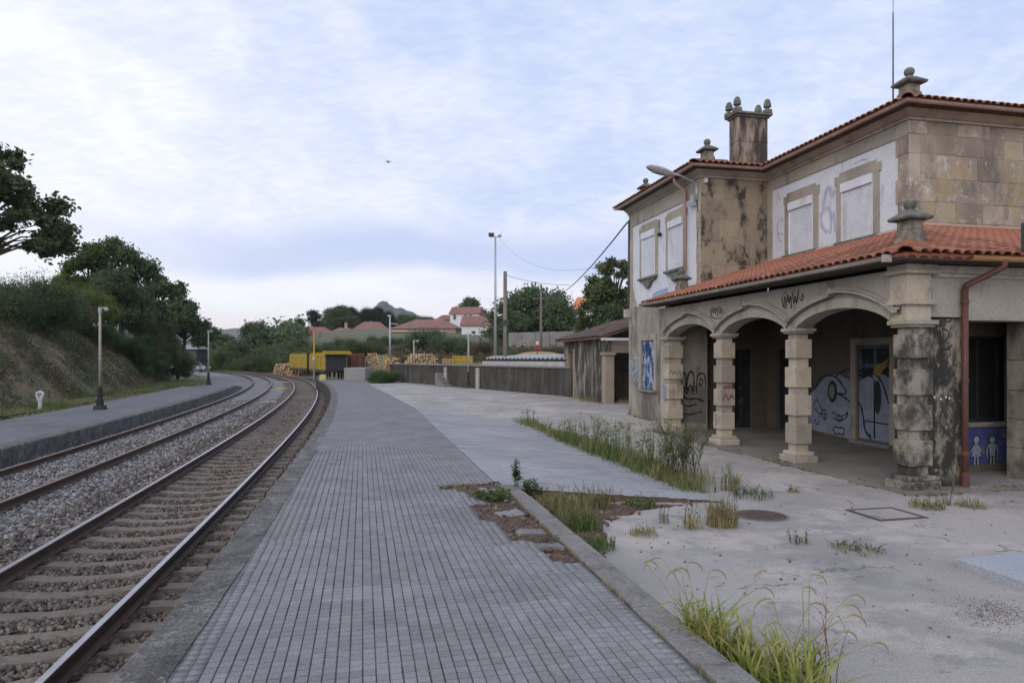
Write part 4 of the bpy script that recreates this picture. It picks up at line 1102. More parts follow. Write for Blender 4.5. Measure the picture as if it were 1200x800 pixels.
# ---- stone finials
fin_base = M('finial stone', (.30, .26, .20), (.19, .17, .14), 3, bump=.4, world=True, stains=(((.06, .06, .055), 4, .5, .15, .7, (1, 1, 1)),))
def finial(v, u, z, s):
    m = MB()
    m.frust(v, u, z-.3*s, z+.22*s, .20*s, .20*s, .18*s, .18*s); m.frust(v, u, z+.22*s, z+.40*s, .155*s, .155*s, .155*s, .155*s)
    f = part('finial', m, fin_base, bev=.012)
    m = MB(); m.frust(v, u, z+.40*s, z+.45*s, .25*s, .25*s, .275*s, .275*s); m.frust(v, u, z+.45*s, z+.58*s, .275*s, .275*s, .10*s, .10*s)
    m.lathe([(.07*s, .56*s), (.065*s, .61*s), (.095*s, .64*s), (.112*s, .70*s), (.10*s, .76*s), (.04*s, .80*s)], (v, u, z), 12)
    part('finial_cap', m, stone_dark, f, bev=.010)
    return f
finial(.60, .60, 3.52, .84)
finial(3.52, 3.80, 7.06, .92)
finial(1.62, 8.80, 7.06, .86)
finial(1.62, 12.95, 7.06, .86)
finial(.55, 8.15, 3.50, .74)
# antenna rod
m = MB(); m.tube([(3.35, 4.05, 6.9), (3.35, 4.05, 9.05)], [.017, .012], 6); m.tube([(3.35, 4.05, 9.0), (3.35, 4.05, 9.35)], .006, 5); part('antenna', m, blackm)
# chimney
cm_ = M('chimney render', (.33, .275, .21), (.24, .205, .165), 1.5, bump=.3, world=True, stains=(((.04, .038, .036), 2.4, .46, .16, .92, V3), ((.035, .035, .032), 6, .56, .1, .7, V3)))
bx('chimney', cm_, 3.25, 4.24, 10.0, 10.46, 6.9, 8.92); chim = bpy.data.objects['chimney']
bx('chimney_band', cm_, 3.24, 4.25, 9.99, 10.47, 8.20, 8.215, chim)
m = MB(); m.box(3.20, 4.29, 9.95, 10.51, 8.92, 8.98); m.box(3.14, 4.35, 9.89, 10.57, 8.98, 9.05); part('cornice', m, stone_dark, chim, bev=.01, fix=False)
for v, u in ((3.24, 10.0), (4.22, 9.98), (3.24, 10.46), (4.22, 10.46)):
    m = MB(); m.frust(v, u, 9.05, 9.17, .11, .10, .10, .09); m.lathe([(.05, 9.17), (.05, 9.22), (.115, 9.25), (.105, 9.36), (.07, 9.46), (.03, 9.49)], (v, u, 0), 8); part('chimney_pot', m, stone_dark, chim)
# ---- roller shuttered windows
def upper_window(v, u0, u1, z0, z1, apron_):
    w = bx('window', blackm, v-.004, v+.02, u0, u1, z0, z1)
    m = MB(); n = int((z1-.20-z0)/.052)
    for i in range(n):
        a = z0+(z1-.20-z0)*i/n; b = z0+(z1-.20-z0)*(i+1)/n
        m.v += [(v-.012, u0+.03, a), (v-.012, u1-.03, a), (v-.026, u1-.03, a+.012), (v-.026, u0+.03, a+.012), (v-.026, u1-.03, b-.008), (v-.026, u0+.03, b-.008), (v-.012, u1-.03, b), (v-.012, u0+.03, b)]
        k = i*8
        for f in ((0, 1, 2, 3), (3, 2, 4, 5), (5, 4, 6, 7)): m.f.append(tuple(k+j for j in f)); m.mi.append(0)
    part('roller_shutter', m, shutter_m, w, fix=False)
    m = MB(); m.box(v-.075, v, u0, u1, z1-.20, z1); m.box(v-.045, v, u0, u0+.03, z0, z1-.2); m.box(v-.045, v, u1-.03, u1, z0, z1-.2); part('shutter_box', m, shutter_m, w, bev=.004, fix=False)
    s = .18
    m = MB()    # stone surround with ears
    f = lambda a, b: (v-.035, a, b); g = lambda a, b: (v+.03, a, b)
    for P in ([(u0-s, z0), (u0, z0), (u0, z1), (u0-s, z1)], [(u1, z0), (u1+s, z0), (u1+s, z1), (u1, z1)], [(u0-s-.05, z1), (u1+s+.05, z1), (u1+s+.05, z1+.20), (u1+s-.10, z1+.20), (u1+s-.10, z1+.27), (u0-s+.10, z1+.27), (u0-s+.10, z1+.20), (u0-s-.05, z1+.20)]):
        m.prism(P, f, g)
    part('window_surround', m, render_tan, w, bev=.004)
    bx('window_sill', stone_dark, v-.13, v+.02, u0-s+.02, u1+s-.02, z0-.075, z0, w, bev=.008)
    if apron_:
        m = MB(); c = (u0+u1)/2; h = (u1-u0)/2+.06
        P = [(c-h, z0-.075), (c-h, z0-.12), (c-h*.55, z0-.16), (c-h*.38, z0-.26), (c-h*.2, z0-.34), (c, z0-.37), (c+h*.2, z0-.34), (c+h*.38, z0-.26), (c+h*.55, z0-.16), (c+h, z0-.12), (c+h, z0-.075)]
        m.prism(P, lambda a, b: (v-.09, a, b), lambda a, b: (v+.02, a, b)); part('sill_apron', m, stone_dark, w)
upper_window(3.215, 4.44, 5.43, 4.42, 5.76, False); upper_window(3.215, 6.45, 7.42, 4.42, 5.76, False)
upper_window(1.235, 9.41, 10.34, 4.32, 5.76, True); upper_window(1.235, 11.28, 12.29, 4.32, 5.76, True)
# wing downpipe and cables
m = MB(); m.tube([(.84, 9.2, 6.74), (.86, 9.2, 6.62), (1.10, 9.15, 6.42), (1.13, 9.15, 6.30), (1.13, 9.15, 3.7)], .042, 10); part('downpipe', m, pipe_pink, smooth=True)
m = MB(); m.tube([(1.17, 13.3, 6.4), (1.16, 13.32, 3.3)], .03, 6); part('conduit', m, darkgrey)
m = MB(); m.tube([(1.17, 10.9, 5.95), (1.17, 10.9, 5.55)], .014, 6); m.box(1.12, 1.22, 10.84, 10.94, 5.44, 5.54); part('wall_fitting', m, blackm)
m = MB(); m.box(1.28, 1.36, 8.28, 8.37, 6.42, 6.54); part('wall_fitting', m, shutter_m)
m = MB(); m.box(1.06, 1.2, 8.60, 8.68, 5.86, 6.16); m.box(1.10, 1.2, 8.80, 8.88, 5.9, 6.0); part('wall_fitting', m, galv)
# ---- wall lamp on the wing corner
lamp = thing('wall_lamp', 'grey street lamp on a bent arm fixed to the corner of the station wing', 'street lamp', tuple(Vector(W(1.2, 8.55)+(0,))), BA)
m = MB(); m.tube([(.0, 0, 6.10), (-.02, 0, 6.38), (-.14, -.02, 6.50), (-.50, -.03, 6.62), (-.75, -.03, 6.68)], .024, 8); m.box(-.05, .02, -.03, .03, 6.0, 6.45); m.build('arm', galv, lamp, True)
m = MB(); L_ = []
for t, w, h0, h1 in ((0, .05, -.04, .03), (.12, .09, -.07, .05), (.30, .13, -.10, .07), (.52, .14, -.09, .07), (.68, .10, -.05, .05), (.76, .04, -.02, .02)):
    x = -.70-t; z = 6.67+t*.19; L_.append([(x, -w, z), (x, -w*.7, z+h1), (x, w*.7, z+h1), (x, w, z), (x, w*.7, z+h0), (x, -w*.7, z+h0)])
for r_ in L_: m.v += r_
for a in range(5):
    for j in range(6): m.f.append((a*6+j, a*6+(j+1) % 6, a*6+6+(j+1) % 6, a*6+6+j)); m.mi.append(0)
m.f += [tuple(range(6)), tuple(range(30, 36))[::-1]]; m.mi += [0, 0]
o = m.build('lamp_head', M('weathered lamp housing', (.40, .41, .41), (.28, .29, .29), 6, bump=.2, stains=(((.16, .16, .15), 12, .55, .08, .6, (1, 1, 1)),)), lamp); recalc(o)
m = MB(); m.box(-1.28, -.86, -.085, .085, 6.60, 6.63); m.v = [(x, y, z+(-x-.7)*.19-.02) for x, y, z in m.v]; m.build('lamp_glass', M('milky lamp glass', (.30, .31, .32), None, 4, rough=.3, bump=0), lamp)
# ---- graffiti: flat spray paint, a hair proud of the walls
def paint(name, mat, polys=(), strokes=(), to3=None, parent=None):
    m = MB()
    for P in polys: m.f.append(tuple(range(len(m.v), len(m.v)+len(P)))); m.v += [to3(*p) for p in P]; m.mi.append(0)
    for w, pts in strokes:
        # smooth the polyline, then a ribbon with varied width
        Q = [Vector(p) for p in pts]
        for _ in range(2):
            if len(Q) > 2: Q = [Q[0]]+[x for a, b in zip(Q, Q[1:]) for x in (a*.75+b*.25, a*.25+b*.75)]+[Q[-1]]
        L = []; 
        for i, p in enumerate(Q):
            d = (Q[min(i+1, len(Q)-1)]-Q[max(i-1, 0)]); d = d.normalized() if d.length > 1e-6 else Vector((1, 0)); nn = Vector((-d.y, d.x))*w*.5*(1+.25*math.sin(i*1.3))
            L.append((p+nn, p-nn))
        for (a, b), (c, d) in zip(L, L[1:]): m.quad(to3(*a), to3(*b), to3(*d), to3(*c))
    o = m.build(name, mat, parent or ST)
    if len(polys)+len(strokes) > 1: o['kind'] = 'stuff'
    return o
fr = lambda u, z: (T-.006, u, z); fr2 = lambda u, z: (T-.010, u, z)
def ell(c, r0, z, rz, n=18, a0=0, a1=2*PI): return [(c+r0*math.cos(a0+(a1-a0)*i/n), z+rz*math.sin(a0+(a1-a0)*i/n)) for i in range(n+1)]
# face mural on the inner wall: pale ground, black outlines (u grows to the left in the view)
paint('mural', spray_white, [[(7.05, FL+.15), (5.12, FL+.05), (5.12, 1.25), (5.5, 1.38), (5.9, 1.36), (6.2, 1.12), (6.5, .9), (6.8, .95), (7.05, .8)], [(6.55, .55), (6.95, .55), (6.95, 1.6), (6.6, 1.6)]], [], fr)
paint('mural', spray_white, [[(4.94, FL+.1), (3.97, FL+.1), (3.97, 1.30), (4.2, 1.42), (4.6, 1.38), (4.94, 1.25)]], [], lambda u, z: (T+.064, u, z))
paint('mural', spray_black, [ell(5.72, .17, .98, .26)], [(.045, [(6.35, 1.02), (6.2, 1.25), (5.95, 1.36), (5.6, 1.34), (5.35, 1.12), (5.22, .95), (5.45, .93), (5.8, .96)]), (.035, [(5.62, 1.33), (5.4, 1.45), (5.12, 1.52)]),
      (.04, [(5.5, .93), (5.3, .86), (5.13, .78)]), (.05, [(6.55, .75), (6.6, 1.2), (6.85, 1.25)]), (.03, [(6.4, .6), (6.3, .8), (6.15, .6), (6.05, .45), (6.2, .4), (6.35, .55)]),
      (.028, ell(6.0, .09, .42, .12)), (.02, [(6.1, .42), (5.9, .42)]), (.02, [(6.0, .55), (6.0, .3)]), (.03, [(5.75, .50), (5.5, .42), (5.28, .45), (5.2, .58), (5.22, .40), (5.5, .32), (5.7, .36)]), (.022, ell(5.48, .10, .36, .06)),
      (.035, [(5.7, .10), (5.62, .18), (5.5, .14), (5.38, .19), (5.3, .10), (5.38, -.02), (5.5, .03), (5.62, -.02), (5.7, .10)]), (.03, [(6.9, 1.5), (6.8, 1.3), (6.7, 1.5), (6.62, 1.25)]), (.03, [(6.35, .28), (6.28, .12), (6.18, .25)])], fr2)
paint('mural', spray_grey, [ell(5.74, .10, .98, .17)], [], lambda u, z: (T-.013, u, z))
paint('mural', spray_black, [ell(4.37, .11, .92, .36)], [(.05, [(4.94, .78), (4.85, .66), (4.78, .4), (4.76, .18), (4.62, .05), (4.56, -.0), (4.6, .1)]), (.045, [(4.94, 1.48), (4.7, 1.5), (4.4, 1.42), (4.2, 1.2), (4.05, .8)]), (.045, [(4.94, 1.38), (4.7, 1.42), (4.5, 1.33)]), (.04, [(4.46, 1.3), (4.46, .02)]), (.025, [(4.75, .38), (4.05, .36)])], lambda u, z: (T+.060, u, z))
paint('mural', spray_yel, [[(4.32, 1.36), (4.12, 1.58), (4.05, 1.75), (4.22, 1.66), (4.42, 1.62), (4.5, 1.45)]], [], lambda u, z: (T+.056, u, z))
# block letter tag on the return wall seen through the far arch
rt = lambda v, z: (.43+(v-.44)*.76, 8.094, z); rt2 = lambda v, z: (.43+(v-.44)*.76, 8.090, z)
paint('graffiti', spray_grey, [[(.45, .1), (1.45, .05), (1.5, .95), (1.2, 1.1), (.9, 1.0), (.6, 1.05), (.45, .7)]], [], rt)
paint('graffiti', spray_black, [], [(.05, [(.48, .8), (.46, 1.3), (.60, 1.42), (.72, 1.3), (.70, .95)]), (.05, [(.75, .9), (.76, 1.3), (.9, 1.45), (1.02, 1.3), (1.0, .9)]), (.045, [(1.10, .85), (1.12, 1.35), (1.42, 1.38), (1.45, 1.0)]), (.04, [(1.22, 1.05), (1.22, 1.22), (1.34, 1.22), (1.34, 1.08), (1.22, 1.05)]),
      (.055, [(.44, .95), (.6, .75), (.85, .68), (1.1, .72), (1.4, .62)]), (.05, [(.5, .78), (.62, 1.1), (.72, .75), (.88, 1.15), (.98, .8)]), (.04, [(.55, .55), (.8, .5), (1.1, .56)]), (.04, [(.6, .32), (.85, .28), (1.3, .36)]), (.03, [(.48, .5), (.46, .3)])], rt2)
# tags on the arcade wall between the arches
aw = lambda u, z: (.022, u, z)
paint('graffiti', spray_black, [], [(.026, [(2.95, 2.72), (2.93, 2.95), (2.88, 2.72), (2.82, 2.98), (2.80, 2.7), (2.74, 2.95), (2.73, 2.66)]), (.026, [(2.70, 2.95), (2.66, 2.7), (2.62, 2.93), (2.58, 2.68), (2.52, 2.98)]), (.026, [(3.02, 2.88), (2.98, 2.70), (2.88, 2.68), (2.9, 2.8)]), (.022, [(2.50, 2.84), (2.40, 2.74), (2.44, 2.92), (2.36, 2.82)]), (.012, [(2.98, 2.92), (2.9, 2.99), (2.85, 2.9)])], aw)
paint('graffiti', spray_black, [], [(.022, [(5.65, 2.68), (5.62, 2.93), (5.55, 2.7), (5.5, 2.95), (5.46, 2.68), (5.38, 2.93), (5.36, 2.66)]), (.022, [(5.32, 2.9), (5.28, 2.68), (5.22, 2.9), (5.18, 2.7)]), (.020, [(5.72, 2.85), (5.6, 2.64), (5.2, 2.62)]), (.012, [(5.15, 2.78), (5.05, 2.72)])], aw)
# blue and white tags by the wing window
wg = lambda u, z: (1.193, u, z)
paint('graffiti', spray_cyan, [], [(.05, [(13.25, .95), (13.3, 1.5), (13.1, 1.7), (12.95, 1.45), (13.05, 1.1), (12.8, 1.0), (12.75, 1.5), (12.6, 1.65), (12.55, 1.2), (12.7, .95)]), (.05, [(13.2, 1.25), (12.9, 1.3), (12.6, 1.4)]), (.04, [(13.3, .7), (13.1, .85), (12.9, .72)]), (.05, [(13.0, 1.75), (12.8, 1.8), (12.6, 1.75)]), (.04, [(13.15, 1.4), (12.85, 1.6)])], wg)
paint('graffiti', spray_grey, [], [(.02, [(12.1, .45), (12.0, .6), (11.9, .42), (11.8, .62), (11.7, .42), (11.6, .6), (11.5, .45)]), (.02, [(12.05, .35), (11.6, .38)])], wg)
pf = lambda u, z: (-.006, u, z)
paint('graffiti', spray_white, [[(8.12, .75), (7.95, .66), (7.88, .9), (7.92, 1.05), (8.12, 1.1)]], [], pf)
pr_ = lambda v, z: (v, 7.793, z)
paint('graffiti', spray_grey, [], [(.02, [(.03, 1.35), (.08, 1.5), (.12, 1.3), (.18, 1.48), (.22, 1.32), (.30, 1.45), (.36, 1.34)])], pr_)
paint('graffiti', spray_red, [], [(.03, [(.04, .85), (.12, 1.02), (.16, .80), (.24, 1.0), (.30, .85), (.26, .95)]), (.03, [(.06, 1.12), (.28, 1.16)])], lambda v, z: (v, 5.173, z))
# faded lavender outline between the upper windows
up_ = lambda u, z: (3.205, u, z)
paint('graffiti', spray_lav, [], [(.09, [(5.95, 4.75), (6.15, 4.9), (6.2, 5.2), (6.05, 5.35), (5.85, 5.3), (5.8, 5.0), (5.85, 4.7)]), (.10, [(6.1, 5.4), (6.0, 5.75), (5.85, 5.85), (5.8, 5.5), (5.68, 5.7)]), (.05, [(7.75, 4.8), (7.95, 5.0), (7.95, 5.35), (7.75, 5.5), (7.7, 5.3)]), (.05, [(7.65, 5.0), (7.95, 5.1)]), (.04, [(5.05, 6.12), (4.8, 6.15), (4.6, 6.1)]), (.06, [(5.68, 4.7), (5.72, 5.2)])], up_)
paint('plaster_patch', render_tan, [[(12.98, 3.44), (13.1, 3.44), (13.12, 4.1), (13.0, 4.0), (12.95, 3.8), (12.8, 3.62), (12.7, 3.44)]], [], lambda u, z: (1.222, u, z))
paint('graffiti', spray_cyan, [[(11.6, 3.5), (11.0, 3.48), (10.35, 3.5), (10.4, 3.85), (11.1, 3.82), (11.5, 3.75)]], [], lambda u, z: (1.222, u, z))
# two white stencil figures on a blue ground below the booth window
bw = lambda v, z: (v, 1.043, z); bw2 = lambda v, z: (v, 1.039, z); bw3 = lambda v, z: (v, 1.035, z)
paint('mural', spray_blue, [[(1.5, .05), (1.75, -.05), (2.2, .0), (2.9, .05), (2.95, .60), (1.5, .60)]], [(.06, [(1.7, .45), (1.85, .55), (2.1, .56)])], bw)
spray_fig = M('dull pale blue spray paint', (.24, .27, .34), (.17, .19, .25), 6, bump=0, grain=.3, world=True)
def figure(v, s, skirt, mat, f, g=0):
    P = [ell(v, .062*s+g, .47*s, .068*s+g, 14)]
    if skirt: P += [[(v-.03*s-g, .40*s+g), (v+.03*s+g, .40*s+g), (v+.11*s+g, .16*s-g), (v-.11*s-g, .16*s-g)]]
    else: P += [[(v-.085*s-g, .395*s+g), (v+.085*s+g, .395*s+g), (v+.055*s+g, .17*s-g), (v-.055*s-g, .17*s-g)]]
    w = .03*s+g*1.6
    S = [(w, [(v-.03*s, .2*s), (v-.04*s, .0)]), (w, [(v+.03*s, .2*s), (v+.04*s, .0)])]
    if not skirt: S += [(w, [(v-.085*s, .38*s), (v-.13*s, .28*s), (v-.12*s, .14*s)]), (w, [(v+.085*s, .38*s), (v+.13*s, .28*s), (v+.12*s, .14*s)])]
    else: S += [(w, [(v-.03*s, .38*s), (v-.12*s, .25*s)]), (w, [(v+.03*s, .38*s), (v+.12*s, .25*s)])]
    paint('mural', mat, P, S, f)
for g, mt, f in ((.022, spray_black, bw2), (0, spray_fig, bw3)): figure(2.28, .88, True, mt, f, g); figure(2.60, .86, False, mt, f, g)
# grey tag on the stained wall by the downpipe
sw = lambda v, z: (v, .073, z)
paint('graffiti', spray_black, [], [(.02, [(.62, 2.1), (.7, 2.2), (.8, 2.12), (.72, 2.0), (.62, 1.95), (.75, 1.86), (.84, 1.95)]), (.02, [(.55, 1.6), (.62, 1.75), (.68, 1.9)]), (.02, [(.66, 2.3), (.8, 2.28), (.84, 2.36)]), (.02, [(.5, 1.35), (.6, 1.5)])], sw)
for v, z in ((.53, 1.19), (.64, 1.16), (.73, 1.19), (.79, 1.17)): paint('sticker', shutter_m, [ell(v, .016, z, .018, 8)], [], sw)
# ================================================================ vegetation
def rot_rand(r, n):
    q = r.normal(size=(n, 4)); q /= np.linalg.norm(q, axis=1)[:, None]; w, x, y, z = q.T
    return np.stack([1-2*(y*y+z*z), 2*(x*y-z*w), 2*(x*z+y*w), 2*(x*y+z*w), 1-2*(x*x+z*z), 2*(y*z-x*w), 2*(x*z-y*w), 2*(y*z+x*w), 1-2*(x*x+y*y)], 1).reshape(n, 3, 3)
def leaf_mesh(name, cen, size, mat, seed=1, aspect=.6, up=.0):
    r = np.random.RandomState(seed); n = len(cen)
    base = np.array([(-1, 0, 0), (0, -aspect, .12), (1, 0, 0), (0, aspect, .12)], float)
    Rm = rot_rand(r, n); s = size*r.uniform(.55, 1.3, n)
    v = np.einsum('nij,kj->nki', Rm, base)*s[:, None, None]; v[:, :, 2] *= (1-up)
    v += np.asarray(cen)[:, None, :]
    F = np.arange(n*4).reshape(n, 4)
    return np_mesh(name, v.reshape(-1, 3), F, mat)
def clump_points(r, blobs, per, shell=.55, sp=.58):
    out = []
    for (x, y, z, rx, rz) in blobs:
        n = int(per*(rx*rx)); d = r.normal(size=(n, 3)); d /= np.linalg.norm(d, axis=1)[:, None]
        rad = np.minimum(np.abs(r.normal(size=n))*sp, sp*2.2)*(1+.16*np.sin(d[:, 0]*7+x*3)*np.cos(d[:, 1]*6+z*2))
        p = d*rad[:, None]*np.array([rx, rx, rz])+np.array([x, y, z]); out.append(p)
    return np.concatenate(out)
def crown_blobs(r, H, R, kind):
    """unit-free: returns blobs for a tree of height H and crown radius R, foot at the origin"""
    B = []
    if kind == 'broad':
        for i in range(48):
            a = r.uniform(0, 2*PI); t = r.uniform(.22, 1.0); w = math.sin(min(1, (1.03-t)*1.25+.12)*PI*.5)
            q = R*w*r.uniform(.2, 1.0)**.7*.92; s = R*r.uniform(.13, .27); B.append((math.cos(a)*q, math.sin(a)*q, H*t-s*.3, s, s*r.uniform(.65, .95)))
    elif kind == 'bush':
        for i in range(14):
            a = r.uniform(0, 2*PI); t = r.uniform(.12, .80); q = R*math.sqrt(max(0, 1-(t*.95)**2))*r.uniform(.1, .8); s = R*r.uniform(.28, .45)
            B.append((math.cos(a)*q, math.sin(a)*q, H*t, s, s*.75))
    elif kind == 'pine':
        for i in range(16):
            a = r.uniform(0, 2*PI); t = r.uniform(.45, 1.0); q = R*(1.15-t)*1.5*r.uniform(.2, .85); s = R*r.uniform(.20, .32)
            B.append((math.cos(a)*q, math.sin(a)*q, H*t-s*.3, s, s*.5))
    elif kind == 'cone':
        for i in range(20):
            a = r.uniform(0, 2*PI); t = r.uniform(.15, .98); q = R*(1.02-t)*r.uniform(.3, .9); s = R*r.uniform(.22, .34)
            B.append((math.cos(a)*q, math.sin(a)*q, H*t, s, s*.8))
    elif kind == 'open':
        for i in range(64):
            a = r.uniform(0, 2*PI); t = r.uniform(.34, 1.0); w = math.sin(min(1, (1.05-t)*1.5+.1)*PI*.5)
            q = R*w*r.uniform(.25, 1.0)**.7; s = R*r.uniform(.10, .20); B.append((math.cos(a)*q, math.sin(a)*q, H*t, s, s*.8))
    return B
def tree_mesh(H, R, kind, seed, leaf, per, mat, shell=.5):
    r = np.random.RandomState(seed); B = crown_blobs(r, H, R, kind)
    P = clump_points(r, B, per, shell, .46 if kind == 'bush' else .58)
    crown = leaf_mesh('crown', P, leaf, mat, seed)
    m = MB()
    if kind == 'bush':
        for b in B[:6]: m.tube([(0, 0, -.3), (b[0]*.4, b[1]*.4, b[2]*.5), (b[0]*.9, b[1]*.9, b[2])], [R*.035, R*.025, R*.008], 5)
    else:
        tr = H*.022+.05; top = H*.8
        cx = [r.uniform(-1, 1)*R*.06 for _ in range(5)]
        m.tube([(0, 0, -.5), (cx[0], cx[1], H*.2), (cx[1], cx[2], H*.45), (cx[3], cx[0], top)], [tr*1.35, tr, tr*.7, tr*.2], 7)
        for b in B[::1 if kind == 'open' else 2]:
            z0 = max(H*.15, b[2]*.62); m.tube([(cx[1]*.8, cx[2]*.8, z0), (b[0]*.5, b[1]*.5, (z0+b[2])*.5+.1*R), (b[0], b[1], b[2])], [tr*.36, tr*.2, tr*.05], 5)
    return crown, m.mesh('trunk', bark_m)
PROTO = {}
def plant(name, label, cat, X, Y, H, R, kind, mat, z=None, leaf=None, per=None, group=None, seed=1, trunk=True, rz=None):
    """proto meshes are built once per (kind, mat, seed, size class) at unit height 10 and scaled"""
    D = math.hypot(X, Y); cls = 0 if D < 50 else (1 if D < 100 else 2)
    key = (kind, mat.name, seed, cls, round(R/H, 1))
    if key not in PROTO:
        h = 10.0; rr = h*max(.1, round(R/H, 1)); px = {0: .12, 1: .17, 2: .26}[cls] if leaf is None else leaf
        n = {0: 1300, 1: 900, 2: 420}[cls] if per is None else per
        PROTO[key] = tree_mesh(h, rr, kind, seed+11, px, n*(25/(rr*rr))**.6, mat, .2)
    cr, tr = PROTO[key]; s = H/10.0; rr = 10*max(.1, round(R/H, 1))
    if z is None: z = terrain(X, Y)
    t = thing(name, label, cat, (X, Y, z-.2), rnd.uniform(0, 6.28) if rz is None else rz, group)
    t.scale = (R/rr, R/rr, s)
    a = link('crown' if kind != 'bush' else 'foliage', cr, t); 
    link('trunk' if kind != 'bush' else 'stem', tr, t)
    return t
def px(x, D): return (x-600)/800*D
def zz(y, D): return EYE+(420-y)/800*D

# ---------------------------------------------------------------- the earth bank on the left
BP = [(-13.9, -1.1), (-14.3, -.75), (-15.2, .0), (-17.0, 1.9), (-19.0, 3.6), (-20.8, 4.75), (-23.5, 5.3), (-34, 6.0), (-60, 7.5), (-120, 8)]
def bank_z(d, t):
    for (a, za), (b, zb) in zip(BP, BP[1:]):
        if b <= d <= a: return za+(zb-za)*(a-d)/(a-b)
    return BP[-1][1]
def bank():
    ts = rng(6, 150, .8); ds = [-13.9, -14.1, -14.3, -14.6]+rng(-15, -24, -.35 if False else -.35)[:] if False else [-13.9, -14.1, -14.35, -14.7]+[-15-.35*i for i in range(26)]+[-25, -28, -34, -45, -60, -120]
    V = []
    for t in ts:
        for d in ds:
            x, y = CP(t, d); z = bank_z(d, t); k = sstep(-13.9, -15.5, d) if False else min(1, max(0, (-13.9-d)/1.6))
            z += (fz(x, y, .35, 3)*.55+fz(x, y, 1.1, 7)*.28+fz(x, y, 3.1, 9)*.12)*k
            f = 1-.75*sstep(95, 135, t); V.append((x, y, -1.1+(z+1.1)*f))
    n = len(ds); F = [(j*n+i, j*n+n+i, j*n+n+i+1, j*n+i+1) for j in range(len(ts)-1) for i in range(n-1)]
    o = link('earth_bank', np_mesh('earth_bank', V, F, bank_m, True), kind='structure'); recalc(o)
bank()
def bank_scrub():
    r = np.random.RandomState(4); G, Bn, Dr = [], [], []
    for _ in range(34000):
        t = r.uniform(24, 105); d = -13.9-abs(r.beta(1.3, 1.8))*9
        x, y = CP(t, d)
        if x < -.95*y-2: continue
        dens = fz(x, y, .5, 21)+.35*fz(x, y, 1.6, 5)
        if dens < r.uniform(-.35, .25): continue
        z = bank_z(d, t)+r.uniform(-.05, .35)*(1+max(0, dens)*2); kind = fz(x, y, .33, 40)+r.normal()*.12
        (G if kind > .02 else (Bn if kind > -.22 else Dr)).append((x, y, z))
        for _ in range(2): (G if kind > .02 else Bn).append((x+r.normal()*.22, y+r.normal()*.22, z+r.uniform(-.1, .25)))
    for nm, A, mt, sd in (('green_scrub', G, lf_oliv, 1), ('brown_scrub', Bn, lf_brown, 2), ('dry_scrub', Dr, gr_dry, 3)):
        link(nm, leaf_mesh(nm, np.array(A), .085, mt, sd, .45), kind='stuff')
bank_scrub()
def grass_np(name, pts, h, mat, seed, w=.012, lean=.5, **tags):
    """pts Nx3; each a bent two-segment blade"""
    r = np.random.RandomState(seed); n = len(pts); P = np.asarray(pts)
    a = r.uniform(0, 2*PI, n); hh = h*r.uniform(.4, 1.2, n); l = hh*r.uniform(.1, lean, n)
    dx, dy = np.cos(a), np.sin(a); sx, sy = -dy*w, dx*w
    z0 = P[:, 2]
    v = np.stack([np.stack([P[:, 0]-sx, P[:, 1]-sy, z0], 1), np.stack([P[:, 0]+sx, P[:, 1]+sy, z0], 1),
        np.stack([P[:, 0]+dx*l*.35+sx*.7, P[:, 1]+dy*l*.35+sy*.7, z0+hh*.6], 1), np.stack([P[:, 0]+dx*l*.35-sx*.7, P[:, 1]+dy*l*.35-sy*.7, z0+hh*.6], 1),
        np.stack([P[:, 0]+dx*l, P[:, 1]+dy*l, z0+hh], 1)], 1)
    me = bpy.data.meshes.new(name); f = []
    k = np.arange(n)*5
    F4 = np.stack([k, k+1, k+2, k+3], 1); F3 = np.stack([k+3, k+2, k+4], 1)
    loops = np.concatenate([F4.ravel(), F3.ravel()]).astype(np.int32)
    me.vertices.add(n*5); me.vertices.foreach_set('co', v.reshape(-1).astype(np.float32))
    me.loops.add(len(loops)); me.loops.foreach_set('vertex_index', loops)
    me.polygons.add(2*n); me.polygons.foreach_set('loop_start', np.concatenate([np.arange(n)*4, 4*n+np.arange(n)*3]).astype(np.int32))
    me.polygons.foreach_set('loop_total', np.concatenate([np.full(n, 4), np.full(n, 3)]).astype(np.int32))
    me.update(calc_edges=True); me.materials.append(mat)
    return link(name, me, **tags)
def siding_grass():
    r = np.random.RandomState(9); A = []; Bq = []
    for _ in range(16000):
        t = r.uniform(20, 80); d = r.uniform(-14.4, -9.4); x, y = CP(t, d)
        if x < -.9*y-1: continue
        if fz(x, y, .5, 2) < r.uniform(-.5, .15): continue
        (A if fz(x, y, .35, 12) > -.05 else Bq).append((x, y, -.86))
    grass_np('verge_grass', A, .30, gr_green, 1, .018, kind='stuff'); grass_np('dry_verge_grass', Bq, .26, gr_dry, 2, .016, kind='stuff')
siding_grass()
for i, (t, d, H, lab) in enumerate(((13.2, -5.5, .55, 'green weed growing out of the near edge of the low left platform'), (15.6, -9.6, .5, 'bushy green weed at the back edge of the left platform by the frame'))):
    pass
